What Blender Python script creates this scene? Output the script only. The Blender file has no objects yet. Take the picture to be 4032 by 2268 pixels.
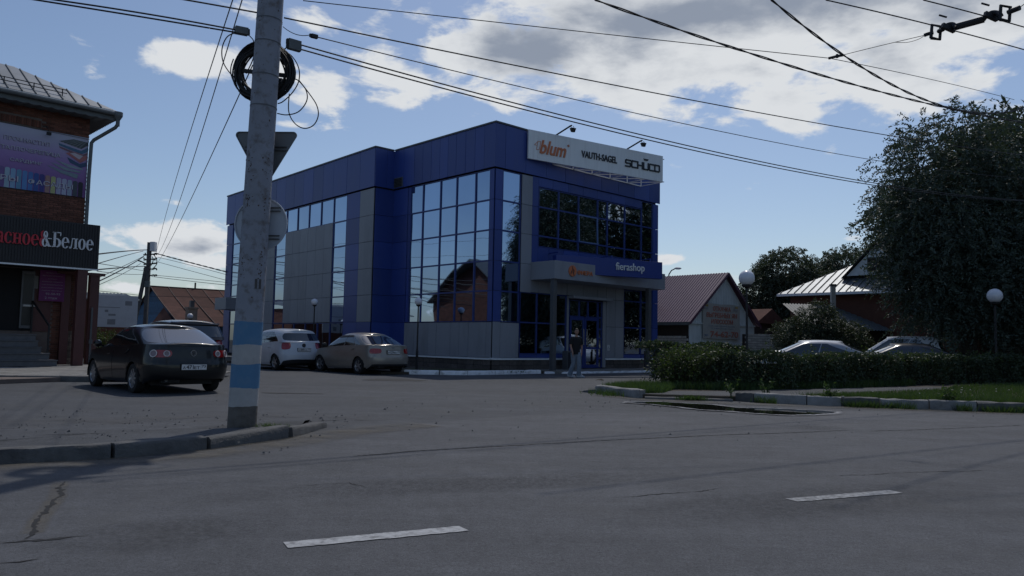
import bpy, bmesh, math, random
import numpy as np
from mathutils import Matrix, Vector

random.seed(11)
rng = np.random.default_rng(11)
SC = bpy.context.scene
COL = SC.collection
R = math.radians

# ------------------------------------------------------------------ camera
PW, PH, FPX = 4032.0, 2268.0, 3050.0
PITCH, ROLL, CAMH = R(4.09), R(1.1), 1.2
FW = Vector((0, math.cos(PITCH), math.sin(PITCH)))
RT0 = Vector((1, 0, 0)); UP0 = RT0.cross(FW)
RT = math.cos(ROLL) * RT0 + math.sin(ROLL) * UP0
UP = -math.sin(ROLL) * RT0 + math.cos(ROLL) * UP0
CAMPOS = Vector((0, 0, CAMH))
cam_d = bpy.data.cameras.new('camera')
cam = bpy.data.objects.new('camera', cam_d); COL.objects.link(cam)
cam.matrix_world = Matrix(((RT.x, UP.x, -FW.x, 0), (RT.y, UP.y, -FW.y, 0), (RT.z, UP.z, -FW.z, CAMH), (0, 0, 0, 1)))
cam_d.sensor_width = 36.0; cam_d.lens = FPX / PW * 36.0; cam_d.clip_start = 0.1; cam_d.clip_end = 2000
SC.camera = cam
SC.render.resolution_x = 1024; SC.render.resolution_y = 576

def ray(px, py):
    d = FW * FPX + RT * (px - PW / 2) + UP * (PH / 2 - py)
    return d.normalized()
def at(px, py, Y):            # point of the place seen at a pixel of the photograph, Y metres ahead
    d = ray(px, py); return CAMPOS + d * (Y / d.y)
def gnd(px, py, z=0.0):
    d = ray(px, py); return CAMPOS + d * ((z - CAMH) / d.z)

# ------------------------------------------------------------------ world, sun, exposure
SUN_AZ, SUN_EL = R(12), R(56.5)
world = bpy.data.worlds.new('World'); SC.world = world; world.use_nodes = True
wt = world.node_tree; wt.nodes.clear()
def wn(kind, **kw):
    n = wt.nodes.new(kind)
    for k, v in kw.items(): setattr(n, k, v)
    return n
def wmath(op, a, b=None, c=None, clamp=False):
    n = wt.nodes.new('ShaderNodeMath'); n.operation = op; n.use_clamp = clamp
    for i, v in enumerate((a, b, c)):
        if v is None: continue
        if isinstance(v, (int, float)): n.inputs[i].default_value = v
        else: wt.links.new(v, n.inputs[i])
    return n.outputs[0]
def wvec(op, a, b):
    n = wt.nodes.new('ShaderNodeVectorMath'); n.operation = op
    for i, v in enumerate((a, b)):
        if isinstance(v, (tuple, list, Vector)): n.inputs[i].default_value = tuple(v)
        else: wt.links.new(v, n.inputs[i])
    return n
sky = wn('ShaderNodeTexSky', sky_type='NISHITA', sun_disc=False)
sky.sun_elevation = SUN_EL; sky.sun_rotation = SUN_AZ
sky.altitude = 100; sky.air_density = 1.0; sky.dust_density = 1.0; sky.ozone_density = 2.6
SKY_STRENGTH = 0.086
gen = wn('ShaderNodeTexCoord').outputs['Generated']
sep = wn('ShaderNodeSeparateXYZ'); wt.links.new(gen, sep.inputs[0])
den = wmath('ADD', wmath('MAXIMUM', sep.outputs[2], 0.0), 0.42)
comb = wn('ShaderNodeCombineXYZ')
wt.links.new(wmath('DIVIDE', sep.outputs[0], den), comb.inputs[0])
wt.links.new(wmath('DIVIDE', sep.outputs[1], den), comb.inputs[1])
wt.links.new(wmath('MULTIPLY', sep.outputs[2], 2.0), comb.inputs[2])
def wnoise(scale, detail, rough, offset=(0, 0, 0), dist=0.0):
    n = wn('ShaderNodeTexNoise'); n.inputs['Scale'].default_value = scale
    n.inputs['Detail'].default_value = detail; n.inputs['Roughness'].default_value = rough
    n.inputs['Distortion'].default_value = dist
    wt.links.new(wvec('ADD', comb.outputs[0], offset).outputs[0], n.inputs['Vector'])
    return n.outputs['Fac']
fb = wnoise(8.0, 10.0, 0.58, (3.1, 1.7, 0.4), 0.2)
fb2 = wnoise(2.6, 4.0, 0.5, (7.3, 2.2, 1.0))
fb3 = wnoise(5.5, 6.0, 0.55, (1.3, 8.2, 2.0))
# where the clouds of this sky stand: pixel centre, radii (photo at 2576 wide) and how thick
BLOBS = [(1720, 60, 600, 180, .46), (1230, 120, 190, 130, .36), (2230, 110, 360, 160, .42), (1560, 190, 360, 115, .34),
         (1990, 255, 330, 75, .30), (515, 150, 130, 55, .36), (650, 185, 95, 60, .27), (815, 235, 90, 52, .34),
         (985, 190, 110, 75, .36), (770, 40, 90, 55, .27), (470, 600, 155, 50, .40), (560, 640, 120, 40, .25), (240, 190, 60, 18, .20),
         (640, 25, 80, 40, .26), (520, 722, 90, 14, .24), (1682, 650, 36, 14, .25), (1190, 288, 36, 18, .24), (2555, 195, 60, 50, .22),
         (2150, 600, 36, 12, .22), (1740, 285, 150, 30, .22), (345, 728, 70, 16, .22), (730, 315, 50, 14, .17), (450, 512, 40, 12, .16),
         (2330, 330, 200, 60, .12), (1800, 700, 60, 16, .2)]
K = PW / 2576.0
def gsum(blobs):
    acc = None
    for (bx, by, rx, ry, amp) in blobs:
        c = ray(bx * K, by * K)
        th = c.cross(Vector((0, 0, 1))).normalized(); tv = th.cross(c).normalized()
        du = wvec('DOT_PRODUCT', gen, th * (1949.0 / rx)).outputs['Value']
        dv = wvec('DOT_PRODUCT', gen, tv * (1949.0 / ry)).outputs['Value']
        fr = wmath('GREATER_THAN', wvec('DOT_PRODUCT', gen, c).outputs['Value'], 0.0)
        d2 = wmath('ADD', wmath('MULTIPLY', du, du), wmath('MULTIPLY', dv, dv))
        g = wmath('MULTIPLY', wmath('MULTIPLY', wmath('EXPONENT', wmath('MULTIPLY', d2, -0.9)), amp), fr)
        acc = g if acc is None else wmath('MAXIMUM', acc, g)
    return acc
acc = gsum(BLOBS)
# outside the clouds in view the sky goes on with scattered fair-weather clouds
scat = wmath('MULTIPLY', wmath('SUBTRACT', fb2, 0.46), 0.9)
back = wmath('SUBTRACT', 0.55, wmath('MULTIPLY', sep.outputs[1], 1.0), clamp=True)
side = wmath('MINIMUM', wmath('MULTIPLY', wmath('MAXIMUM', back, 0.0), 2.5), 1.0)
acc = wmath('ADD', acc, wmath('MULTIPLY', wmath('MAXIMUM', scat, 0.0), side))
dens = wmath('ADD', wmath('MULTIPLY', fb, 0.86), acc)
def smooth(v, a, b):
    n = wn('ShaderNodeMapRange'); n.interpolation_type = 'SMOOTHSTEP'
    wt.links.new(v, n.inputs['Value']); n.inputs['From Min'].default_value = a; n.inputs['From Max'].default_value = b
    return n.outputs[0]
mask = smooth(dens, 0.575, 0.70)
tacc = gsum([(1330, 115, 250, 85, .5), (1480, 60, 200, 60, .35), (1900, 15, 480, 60, .5), (2240, 150, 130, 70, .35), (1640, 190, 200, 50, .2), (2400, 30, 200, 60, .35), (500, 620, 110, 26, .2)])
thick = smooth(wmath('ADD', wmath('ADD', tacc, wmath('MULTIPLY', wmath('SUBTRACT', fb3, 0.5), 1.1)), wmath('MULTIPLY', wmath('SUBTRACT', dens, 0.7), 0.9)), 0.12, 0.62)
ccol = wn('ShaderNodeMix', data_type='RGBA')
wt.links.new(thick, ccol.inputs['Factor'])
ccol.inputs['A'].default_value = (0.70, 0.725, 0.755, 1); ccol.inputs['B'].default_value = (0.262, 0.305, 0.385, 1)
mul = wn('ShaderNodeVectorMath', operation='MULTIPLY'); wt.links.new(sky.outputs[0], mul.inputs[0]); mul.inputs[1].default_value = (SKY_STRENGTH * 0.985, SKY_STRENGTH, SKY_STRENGTH * 1.03)
cmix = wn('ShaderNodeMix', data_type='RGBA')
wt.links.new(mask, cmix.inputs['Factor']); wt.links.new(mul.outputs[0], cmix.inputs['A']); wt.links.new(ccol.outputs['Result'], cmix.inputs['B'])
bg = wn('ShaderNodeBackground'); wt.links.new(cmix.outputs['Result'], bg.inputs['Color']); bg.inputs['Strength'].default_value = 1.0
wo = wn('ShaderNodeOutputWorld'); wt.links.new(bg.outputs[0], wo.inputs['Surface'])
world.cycles.sampling_method = 'MANUAL'; world.cycles.sample_map_resolution = 512

sun_d = bpy.data.lights.new('sun', 'SUN'); sun_d.energy = 1.75; sun_d.angle = R(1.1); sun_d.color = (1.0, 0.95, 0.88)
sun = bpy.data.objects.new('sun', sun_d); COL.objects.link(sun)
sv = Vector((math.sin(SUN_AZ) * math.cos(SUN_EL), math.cos(SUN_AZ) * math.cos(SUN_EL), math.sin(SUN_EL)))
sun.rotation_euler = sv.to_track_quat('Z', 'Y').to_euler(); sun.location = sv * 60
SC.view_settings.view_transform = 'Standard'; SC.view_settings.look = 'None'
SC.view_settings.exposure = 0.0; SC.view_settings.gamma = 1.0; SC.view_settings.use_curve_mapping = False
SC.cycles.max_bounces = 8; SC.cycles.glossy_bounces = 4; SC.cycles.transparent_max_bounces = 8
SC.cycles.use_denoising = True

# ------------------------------------------------------------------ materials
def mat(name, col, rough=0.7, metal=0.0, var=0.12, vscale=3.0, bump=0.0, bscale=40.0, spec=0.5, coat=0.0,
        rnd=0.0, dirt=None, dscale=0.8, damount=0.0, island=0.0, stretch=None):
    m = bpy.data.materials.new(name); m.use_nodes = True
    nt = m.node_tree; p = nt.nodes['Principled BSDF']
    p.inputs['Roughness'].default_value = rough; p.inputs['Metallic'].default_value = metal
    p.inputs['Specular IOR Level'].default_value = spec; p.inputs['Coat Weight'].default_value = coat
    p.inputs['Coat Roughness'].default_value = 0.06
    tc = nt.nodes.new('ShaderNodeTexCoord'); src = tc.outputs['Object']
    if stretch:
        mp = nt.nodes.new('ShaderNodeMapping'); mp.inputs['Scale'].default_value = stretch
        nt.links.new(src, mp.inputs['Vector']); src = mp.outputs[0]
    nz = nt.nodes.new('ShaderNodeTexNoise'); nz.inputs['Scale'].default_value = vscale
    nz.inputs['Detail'].default_value = 6; nz.inputs['Roughness'].default_value = 0.6
    nt.links.new(src, nz.inputs['Vector'])
    mr = nt.nodes.new('ShaderNodeMapRange'); nt.links.new(nz.outputs['Fac'], mr.inputs['Value'])
    mr.inputs['From Min'].default_value = 0.25; mr.inputs['From Max'].default_value = 0.75
    mr.inputs['To Min'].default_value = 1 - var; mr.inputs['To Max'].default_value = 1 + var
    fac = mr.outputs[0]
    def mulf(f, rndout, amt):
        r2 = nt.nodes.new('ShaderNodeMapRange'); nt.links.new(rndout, r2.inputs['Value'])
        r2.inputs['To Min'].default_value = 1 - amt; r2.inputs['To Max'].default_value = 1 + amt
        mm = nt.nodes.new('ShaderNodeMath'); mm.operation = 'MULTIPLY'
        nt.links.new(f, mm.inputs[0]); nt.links.new(r2.outputs[0], mm.inputs[1]); return mm.outputs[0]
    if rnd: fac = mulf(fac, nt.nodes.new('ShaderNodeObjectInfo').outputs['Random'], rnd)
    if island: fac = mulf(fac, nt.nodes.new('ShaderNodeNewGeometry').outputs['Random Per Island'], island)
    sc = nt.nodes.new('ShaderNodeVectorMath'); sc.operation = 'SCALE'; sc.inputs[0].default_value = col[:3]
    nt.links.new(fac, sc.inputs['Scale']); out = sc.outputs[0]
    if dirt:
        n2 = nt.nodes.new('ShaderNodeTexNoise'); n2.inputs['Scale'].default_value = dscale; n2.inputs['Detail'].default_value = 8
        n2.inputs['Roughness'].default_value = 0.68
        nt.links.new(src, n2.inputs['Vector'])
        m2 = nt.nodes.new('ShaderNodeMapRange'); nt.links.new(n2.outputs['Fac'], m2.inputs['Value'])
        m2.inputs['From Min'].default_value = 0.5; m2.inputs['From Max'].default_value = 0.68; m2.inputs['To Max'].default_value = damount
        mx = nt.nodes.new('ShaderNodeMix'); mx.data_type = 'RGBA'
        nt.links.new(m2.outputs[0], mx.inputs['Factor']); nt.links.new(out, mx.inputs['A']); mx.inputs['B'].default_value = (*dirt, 1)
        out = mx.outputs['Result']
    nt.links.new(out, p.inputs['Base Color'])
    if bump:
        nb = nt.nodes.new('ShaderNodeTexNoise'); nb.inputs['Scale'].default_value = bscale; nb.inputs['Detail'].default_value = 5
        nt.links.new(src, nb.inputs['Vector'])
        b = nt.nodes.new('ShaderNodeBump'); b.inputs['Strength'].default_value = bump; b.inputs['Distance'].default_value = 0.02
        nt.links.new(nb.outputs['Fac'], b.inputs['Height']); nt.links.new(b.outputs[0], p.inputs['Normal'])
    return m

def leaf_mat(name, col, trans=0.35, island=0.45):
    m = mat(name, col, rough=0.55, var=0.30, vscale=0.9, spec=0.3, island=island)
    nt = m.node_tree; p = nt.nodes['Principled BSDF']; o = nt.nodes['Material Output']
    t = nt.nodes.new('ShaderNodeBsdfTranslucent'); t.inputs['Color'].default_value = (col[0] * 1.5, col[1] * 1.6, col[2] * 0.6, 1)
    mx = nt.nodes.new('ShaderNodeMixShader'); mx.inputs[0].default_value = trans
    nt.links.new(p.outputs[0], mx.inputs[1]); nt.links.new(t.outputs[0], mx.inputs[2]); nt.links.new(mx.outputs[0], o.inputs['Surface'])
    return m

MAT = {}
MAT['blue'] = mat('blue_cladding', (0.028, 0.058, 0.25), 0.42, var=0.05, vscale=0.7, rnd=0.16, dirt=(0.06, 0.075, 0.17), dscale=1.2, damount=0.25, stretch=(1, 1, 0.35))
MAT['blue_sign'] = mat('blue_sign_sheet', (0.012, 0.035, 0.21), 0.35, var=0.05)
MAT['grey'] = mat('grey_cladding', (0.24, 0.258, 0.295), 0.5, var=0.05, vscale=0.8, rnd=0.06, dirt=(0.12, 0.13, 0.145), dscale=1.1, damount=0.35, stretch=(1, 1, 0.3))
MAT['silver'] = mat('silver_sign_sheet', (0.76, 0.79, 0.80), 0.45, var=0.05, dirt=(0.58, 0.58, 0.58), dscale=2.0, damount=0.35, stretch=(3, 1, 0.25))
MAT['frame_blue'] = mat('blue_window_frame', (0.018, 0.04, 0.19), 0.4, var=0.06)
MAT['frame_light'] = mat('pale_blue_window_frame', (0.10, 0.17, 0.36), 0.4, var=0.06)
MAT['core'] = mat('dark_structure', (0.025, 0.027, 0.035), 0.9)
MAT['coping'] = mat('dark_coping', (0.06, 0.065, 0.075), 0.5, var=0.2)
MAT['plinth'] = mat('plinth_stone', (0.085, 0.075, 0.07), 0.75, var=0.35, vscale=9, rnd=0.3, bump=0.3)
MAT['white_paint'] = mat('white_kerb_paint', (0.74, 0.76, 0.78), 0.8, var=0.12, vscale=5, dirt=(0.2, 0.19, 0.18), dscale=3.0, damount=0.8, bump=0.3)
MAT['worn_paint'] = mat('worn_kerb_paint', (0.22, 0.22, 0.22), 0.85, var=0.25, vscale=4, dirt=(0.11, 0.11, 0.105), dscale=1.6, damount=0.95, bump=0.5)
MAT['concrete'] = mat('kerb_concrete', (0.095, 0.095, 0.095), 0.9, var=0.25, vscale=6, dirt=(0.04, 0.04, 0.042), dscale=2.0, damount=0.7, bump=0.5)
MAT['steel'] = mat('grey_steel', (0.10, 0.105, 0.115), 0.45, metal=0.3, var=0.1)
MAT['black'] = mat('black_plastic', (0.012, 0.012, 0.014), 0.6, var=0.2)
MAT['cable'] = mat('cable_black', (0.010, 0.010, 0.012), 0.6, var=0.1)
MAT['cable_grey'] = mat('cable_grey', (0.10, 0.11, 0.13), 0.6, var=0.1)
MAT['globe'] = mat('white_globe_glass', (0.66, 0.68, 0.74), 0.25, var=0.04)
MAT['glass'] = mat('mirror_glass', (0.34, 0.44, 0.60), 0.025, metal=1.0, var=0.05, vscale=0.4, rnd=0.10)
MAT['glass_dark'] = mat('tinted_glass', (0.26, 0.32, 0.40), 0.02, metal=1.0, var=0.05, vscale=0.4, rnd=0.12)
MAT['door_glass'] = mat('dark_door_glass', (0.012, 0.014, 0.018), 0.25, spec=0.35)
MAT['dark_in'] = mat('dark_interior', (0.006, 0.006, 0.008), 0.8)
MAT['orange'] = mat('orange_letter', (0.55, 0.17, 0.07), 0.5, var=0.08)
MAT['ink'] = mat('dark_letter', (0.022, 0.026, 0.035), 0.5, var=0.1)
MAT['white_letter'] = mat('white_letter', (0.66, 0.68, 0.70), 0.5, var=0.05)
MAT['white'] = mat('white_enamel', (0.62, 0.63, 0.65), 0.5, var=0.08)
MAT['stainless'] = mat('stainless', (0.32, 0.32, 0.33), 0.35, metal=0.8, var=0.1)
MAT['brick'] = mat('red_brick', (0.155, 0.062, 0.042), 0.9, var=0.25, vscale=8, rnd=0.35, island=0.3, bump=0.4)
MAT['brick_pale'] = mat('weathered_brick', (0.21, 0.165, 0.13), 0.9, var=0.3, vscale=7, rnd=0.3, island=0.35, bump=0.4)
MAT['mortar'] = mat('mortar', (0.15, 0.12, 0.105), 0.95, var=0.2)
MAT['maroon'] = mat('maroon_steel', (0.085, 0.028, 0.026), 0.5, var=0.15)
MAT['black_sheet'] = mat('black_profiled_sheet', (0.016, 0.016, 0.020), 0.5, var=0.15)
MAT['red_letter'] = mat('red_letter', (0.50, 0.02, 0.04), 0.4, var=0.08)
MAT['step'] = mat('grey_step_tile', (0.115, 0.115, 0.12), 0.7, var=0.18, vscale=5, rnd=0.1)
MAT['paver'] = mat('pavement_slab', (0.19, 0.185, 0.175), 0.9, var=0.2, vscale=4, rnd=0.18, bump=0.3)
MAT['roof_zinc'] = mat('zinc_roof', (0.21, 0.23, 0.25), 0.5, metal=0.5, var=0.18, vscale=1.5, rnd=0.15)
MAT['fascia'] = mat('grey_green_fascia', (0.11, 0.125, 0.13), 0.6, var=0.2)
MAT['rust_roof'] = mat('rust_red_roof', (0.088, 0.042, 0.033), 0.9, spec=0.2, var=0.25, vscale=1.6, rnd=0.22, dirt=(0.05, 0.026, 0.02), dscale=1.2, damount=0.6)
MAT['seam'] = mat('dark_seam', (0.05, 0.025, 0.02), 0.7)
MAT['blue_board'] = mat('blue_painted_boards', (0.035, 0.10, 0.19), 0.75, var=0.25, vscale=4, rnd=0.2)
MAT['purple_roof'] = mat('plum_profiled_roof', (0.11, 0.055, 0.09), 0.4, var=0.12, vscale=1.2)
MAT['pale_wall'] = mat('pale_plaster', (0.60, 0.66, 0.67), 0.85, var=0.10, vscale=2.0, dirt=(0.42, 0.46, 0.47), dscale=1.5, damount=0.5)
MAT['white_brick'] = mat('white_silicate_brick', (0.47, 0.45, 0.42), 0.9, var=0.2, vscale=6, rnd=0.2, bump=0.3)
MAT['dark_board'] = mat('dark_brown_board', (0.035, 0.027, 0.024), 0.9, var=0.2)
MAT['banner'] = mat('faded_banner', (0.40, 0.39, 0.36), 0.7, var=0.08)
MAT['banner_red'] = mat('faded_red_print', (0.42, 0.14, 0.10), 0.7, var=0.1)
MAT['banner_blue'] = mat('faded_blue_print', (0.22, 0.26, 0.33), 0.7, var=0.1)
MAT['bark'] = mat('bark', (0.05, 0.042, 0.035), 0.95, var=0.4, vscale=9, bump=0.6, stretch=(1, 1, 0.25))
MAT['leaf_big'] = leaf_mat('leaf_dark', (0.058, 0.080, 0.066), 0.14, 0.25)
MAT['leaf_far'] = leaf_mat('leaf_far', (0.058, 0.074, 0.052), 0.15, 0.3)
MAT['leaf_hedge'] = leaf_mat('leaf_hedge', (0.044, 0.064, 0.038), 0.18, 0.35)
MAT['leaf_shrub'] = leaf_mat('leaf_shrub', (0.050, 0.074, 0.026), 0.3)
MAT['grass'] = leaf_mat('grass_blade', (0.052, 0.088, 0.034), 0.35)
MAT['soil'] = mat('soil', (0.055, 0.045, 0.034), 0.95, var=0.4, vscale=3)
MAT['denim'] = mat('pale_denim', (0.17, 0.21, 0.26), 0.9, var=0.2, vscale=14)
MAT['shirt'] = mat('black_cotton', (0.010, 0.010, 0.012), 0.9, var=0.2)
MAT['skin'] = mat('skin', (0.33, 0.19, 0.14), 0.6, var=0.06)
MAT['hair'] = mat('dark_hair', (0.015, 0.011, 0.009), 0.7, var=0.3)
MAT['shoe'] = mat('pale_shoe', (0.40, 0.42, 0.45), 0.7, var=0.1)
MAT['tyre'] = mat('tyre_rubber', (0.012, 0.012, 0.013), 0.85, var=0.3, vscale=10)
MAT['rim'] = mat('alloy_rim', (0.36, 0.37, 0.39), 0.35, metal=0.7, var=0.15)
MAT['carglass'] = mat('car_glass', (0.012, 0.014, 0.016), 0.03, spec=1.0, var=0.05, coat=1.0)
MAT['lamp_red'] = mat('tail_red', (0.30, 0.012, 0.016), 0.12, var=0.1, coat=0.6)
MAT['lamp_clear'] = mat('tail_clear', (0.55, 0.50, 0.50), 0.15, var=0.05, coat=0.6)
MAT['plate'] = mat('plate_white', (0.62, 0.62, 0.62), 0.5, var=0.04)

# ------------------------------------------------------------------ mesh helpers
def tag(o, label=None, cat=None, group=None, kind=None):
    if label: o['label'] = label
    if cat: o['category'] = cat
    if group: o['group'] = group
    if kind: o['kind'] = kind
    return o
def empty(name, loc=(0, 0, 0), rz=0.0, parent=None):
    o = bpy.data.objects.new(name, None); COL.objects.link(o)
    o.empty_display_size = 0.2
    o.location = loc; o.rotation_euler = (0, 0, rz)
    if parent: o.parent = parent
    return o
BOXF = [(0, 3, 2, 1), (4, 5, 6, 7), (0, 1, 5, 4), (1, 2, 6, 5), (2, 3, 7, 6), (3, 0, 4, 7)]
class MB:
    def __init__(s): s.v = []; s.f = []; s.m = []
    def add(s, vs, fs, mi=0):
        k = len(s.v); s.v += [tuple(v) for v in vs]
        for f in fs: s.f.append(tuple(i + k for i in f)); s.m.append(mi)
        return s
    def box(s, x0, x1, y0, y1, z0, z1, mi=0, T=None):
        vs = [(x0, y0, z0), (x1, y0, z0), (x1, y1, z0), (x0, y1, z0), (x0, y0, z1), (x1, y0, z1), (x1, y1, z1), (x0, y1, z1)]
        if T: vs = [T(*v) for v in vs]
        return s.add(vs, BOXF, mi)
    def bar(s, a, b, w, h=None, mi=0, upv=(0, 0, 1)):
        a, b = Vector(a), Vector(b); h = h or w; d = (b - a).normalized()
        u = Vector(upv)
        if abs(d.dot(u)) > 0.95: u = Vector((1, 0, 0))
        x = d.cross(u).normalized(); y = x.cross(d).normalized()
        vs = []
        for p in (a, b):
            for sx, sy in ((-1, -1), (1, -1), (1, 1), (-1, 1)): vs.append(p + x * (sx * w / 2) + y * (sy * h / 2))
        return s.add(vs, BOXF, mi)
    def tube(s, pts, r, n=8, mi=0, cap=True):
        pts = [Vector(p) for p in pts]; rs = r if isinstance(r, (list, tuple)) else [r] * len(pts)
        vs = []; fs = []; prev = None
        for i, p in enumerate(pts):
            d = (pts[min(i + 1, len(pts) - 1)] - pts[max(i - 1, 0)]).normalized()
            if prev is None:
                u = Vector((0, 0, 1)) if abs(d.z) < 0.9 else Vector((1, 0, 0))
                x = d.cross(u).normalized()
            else:
                x = (prev - d * prev.dot(d)).normalized()
            prev = x; y = d.cross(x)
            for k in range(n):
                a = 2 * math.pi * k / n; vs.append(p + (x * math.cos(a) + y * math.sin(a)) * rs[i])
        for i in range(len(pts) - 1):
            for k in range(n):
                k2 = (k + 1) % n; fs.append((i * n + k, i * n + k2, (i + 1) * n + k2, (i + 1) * n + k))
        if cap: fs.append(tuple(range(n - 1, -1, -1))); fs.append(tuple((len(pts) - 1) * n + k for k in range(n)))
        return s.add(vs, fs, mi)
    def lathe(s, prof, c=(0, 0, 0), n=20, axis='z', mi=0, cap=True):
        c = Vector(c); vs = []; fs = []
        for (r, h) in prof:
            for k in range(n):
                a = 2 * math.pi * k / n
                p = (r * math.cos(a), r * math.sin(a), h)
                if axis == 'y': p = (p[0], p[2], p[1])
                if axis == 'x': p = (p[2], p[0], p[1])
                vs.append(c + Vector(p))
        for i in range(len(prof) - 1):
            for k in range(n):
                k2 = (k + 1) % n; fs.append((i * n + k, i * n + k2, (i + 1) * n + k2, (i + 1) * n + k))
        if cap:
            fs.append(tuple(range(n - 1, -1, -1))); fs.append(tuple((len(prof) - 1) * n + k for k in range(n)))
        return s.add(vs, fs, mi)
    def prism(s, poly, z0, z1, mi=0, T=None):
        n = len(poly); vs = [(x, y, z0) for x, y in poly] + [(x, y, z1) for x, y in poly]
        if T: vs = [T(*v) for v in vs]
        fs = [tuple(range(n - 1, -1, -1)), tuple(range(n, 2 * n))] + [(i, (i + 1) % n, n + (i + 1) % n, n + i) for i in range(n)]
        return s.add(vs, fs, mi)
    def grid(s, fn, nu, nv, mi=0):
        vs = [fn(i / nu, j / nv) for i in range(nu + 1) for j in range(nv + 1)]
        fs = [(i * (nv + 1) + j, (i + 1) * (nv + 1) + j, (i + 1) * (nv + 1) + j + 1, i * (nv + 1) + j + 1) for i in range(nu) for j in range(nv)]
        return s.add(vs, fs, mi)
    def build(s, name, mats, parent=None, smooth=False, norm=True, bevel=0.0):
        me = bpy.data.meshes.new(name); me.from_pydata([tuple(v) for v in s.v], [], s.f)
        if not isinstance(mats, (list, tuple)): mats = [mats]
        for m in mats: me.materials.append(m)
        if len(mats) > 1: me.polygons.foreach_set('material_index', s.m)
        if norm or bevel:
            bm = bmesh.new(); bm.from_mesh(me)
            bmesh.ops.recalc_face_normals(bm, faces=bm.faces)
            if bevel: bmesh.ops.bevel(bm, geom=bm.edges[:], offset=bevel, segments=2, affect='EDGES', profile=0.6)
            bm.to_mesh(me); bm.free()
        if smooth:
            me.polygons.foreach_set('use_smooth', [True] * len(me.polygons))
            try: me.set_sharp_from_angle(angle=R(smooth if smooth is not True else 40))
            except Exception: pass
        me.update()
        return link(name, me, parent)
def link(name, me, parent=None):
    o = bpy.data.objects.new(name, me); COL.objects.link(o)
    if parent: o.parent = parent
    return o
def copy_tree(o, parent=None):
    c = o.copy(); COL.objects.link(c)
    if parent: c.parent = parent
    for ch in list(o.children): copy_tree(ch, c)
    return c
def fast_mesh(name, verts, nper, mat_, parent=None):
    """many separate n-gons from one numpy array (N*nper, 3)"""
    n = len(verts); me = bpy.data.meshes.new(name)
    me.vertices.add(n); me.vertices.foreach_set('co', np.asarray(verts, dtype=np.float32).ravel())
    me.loops.add(n); me.loops.foreach_set('vertex_index', np.arange(n, dtype=np.int32))
    k = n // nper; me.polygons.add(k)
    me.polygons.foreach_set('loop_start', np.arange(0, n, nper, dtype=np.int32))
    me.polygons.foreach_set('loop_total', np.full(k, nper, dtype=np.int32))
    me.materials.append(mat_); me.update(calc_edges=True); me.validate()
    return link(name, me, parent)
def text(name, body, w, h, m, parent, M, extrude=0.015, bold=0.0, shear=0.0, spacing=1.0):
    """lettering as a mesh fitted to w x h metres; M places its lower left corner (X along, Y up, Z out)"""
    cu = bpy.data.curves.new(name, 'FONT'); cu.body = body; cu.size = 1.0; cu.extrude = 0.05; cu.offset = bold; cu.shear = shear
    cu.space_character = spacing; cu.resolution_u = 4
    t = bpy.data.objects.new(name + '_curve', cu); COL.objects.link(t)
    dg = bpy.context.evaluated_depsgraph_get(); dg.update()
    me = bpy.data.meshes.new_from_object(t.evaluated_get(dg))
    bpy.data.objects.remove(t); bpy.data.curves.remove(cu)
    n = len(me.vertices); co = np.empty(n * 3, dtype=np.float32); me.vertices.foreach_get('co', co); co = co.reshape(-1, 3)
    lo = co.min(0); hi = co.max(0)
    co[:, 0] = (co[:, 0] - lo[0]) / max(hi[0] - lo[0], 1e-6) * w
    co[:, 1] = (co[:, 1] - lo[1]) / max(hi[1] - lo[1], 1e-6) * h
    co[:, 2] = (co[:, 2] - lo[2]) / max(hi[2] - lo[2], 1e-6) * extrude
    me.vertices.foreach_set('co', co.ravel()); me.materials.clear(); me.materials.append(m)
    me.transform(M); me.name = name; me.update()
    return link(name, me, parent)
def face_M(o, u, w):     # lettering frame: origin, along, outward
    o, u, w = Vector(o), Vector(u).normalized(), Vector(w).normalized(); z = w.cross(u)
    return Matrix(((u.x, z.x, w.x, o.x), (u.y, z.y, w.y, o.y), (u.z, z.z, w.z, o.z), (0, 0, 0, 1)))
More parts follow.
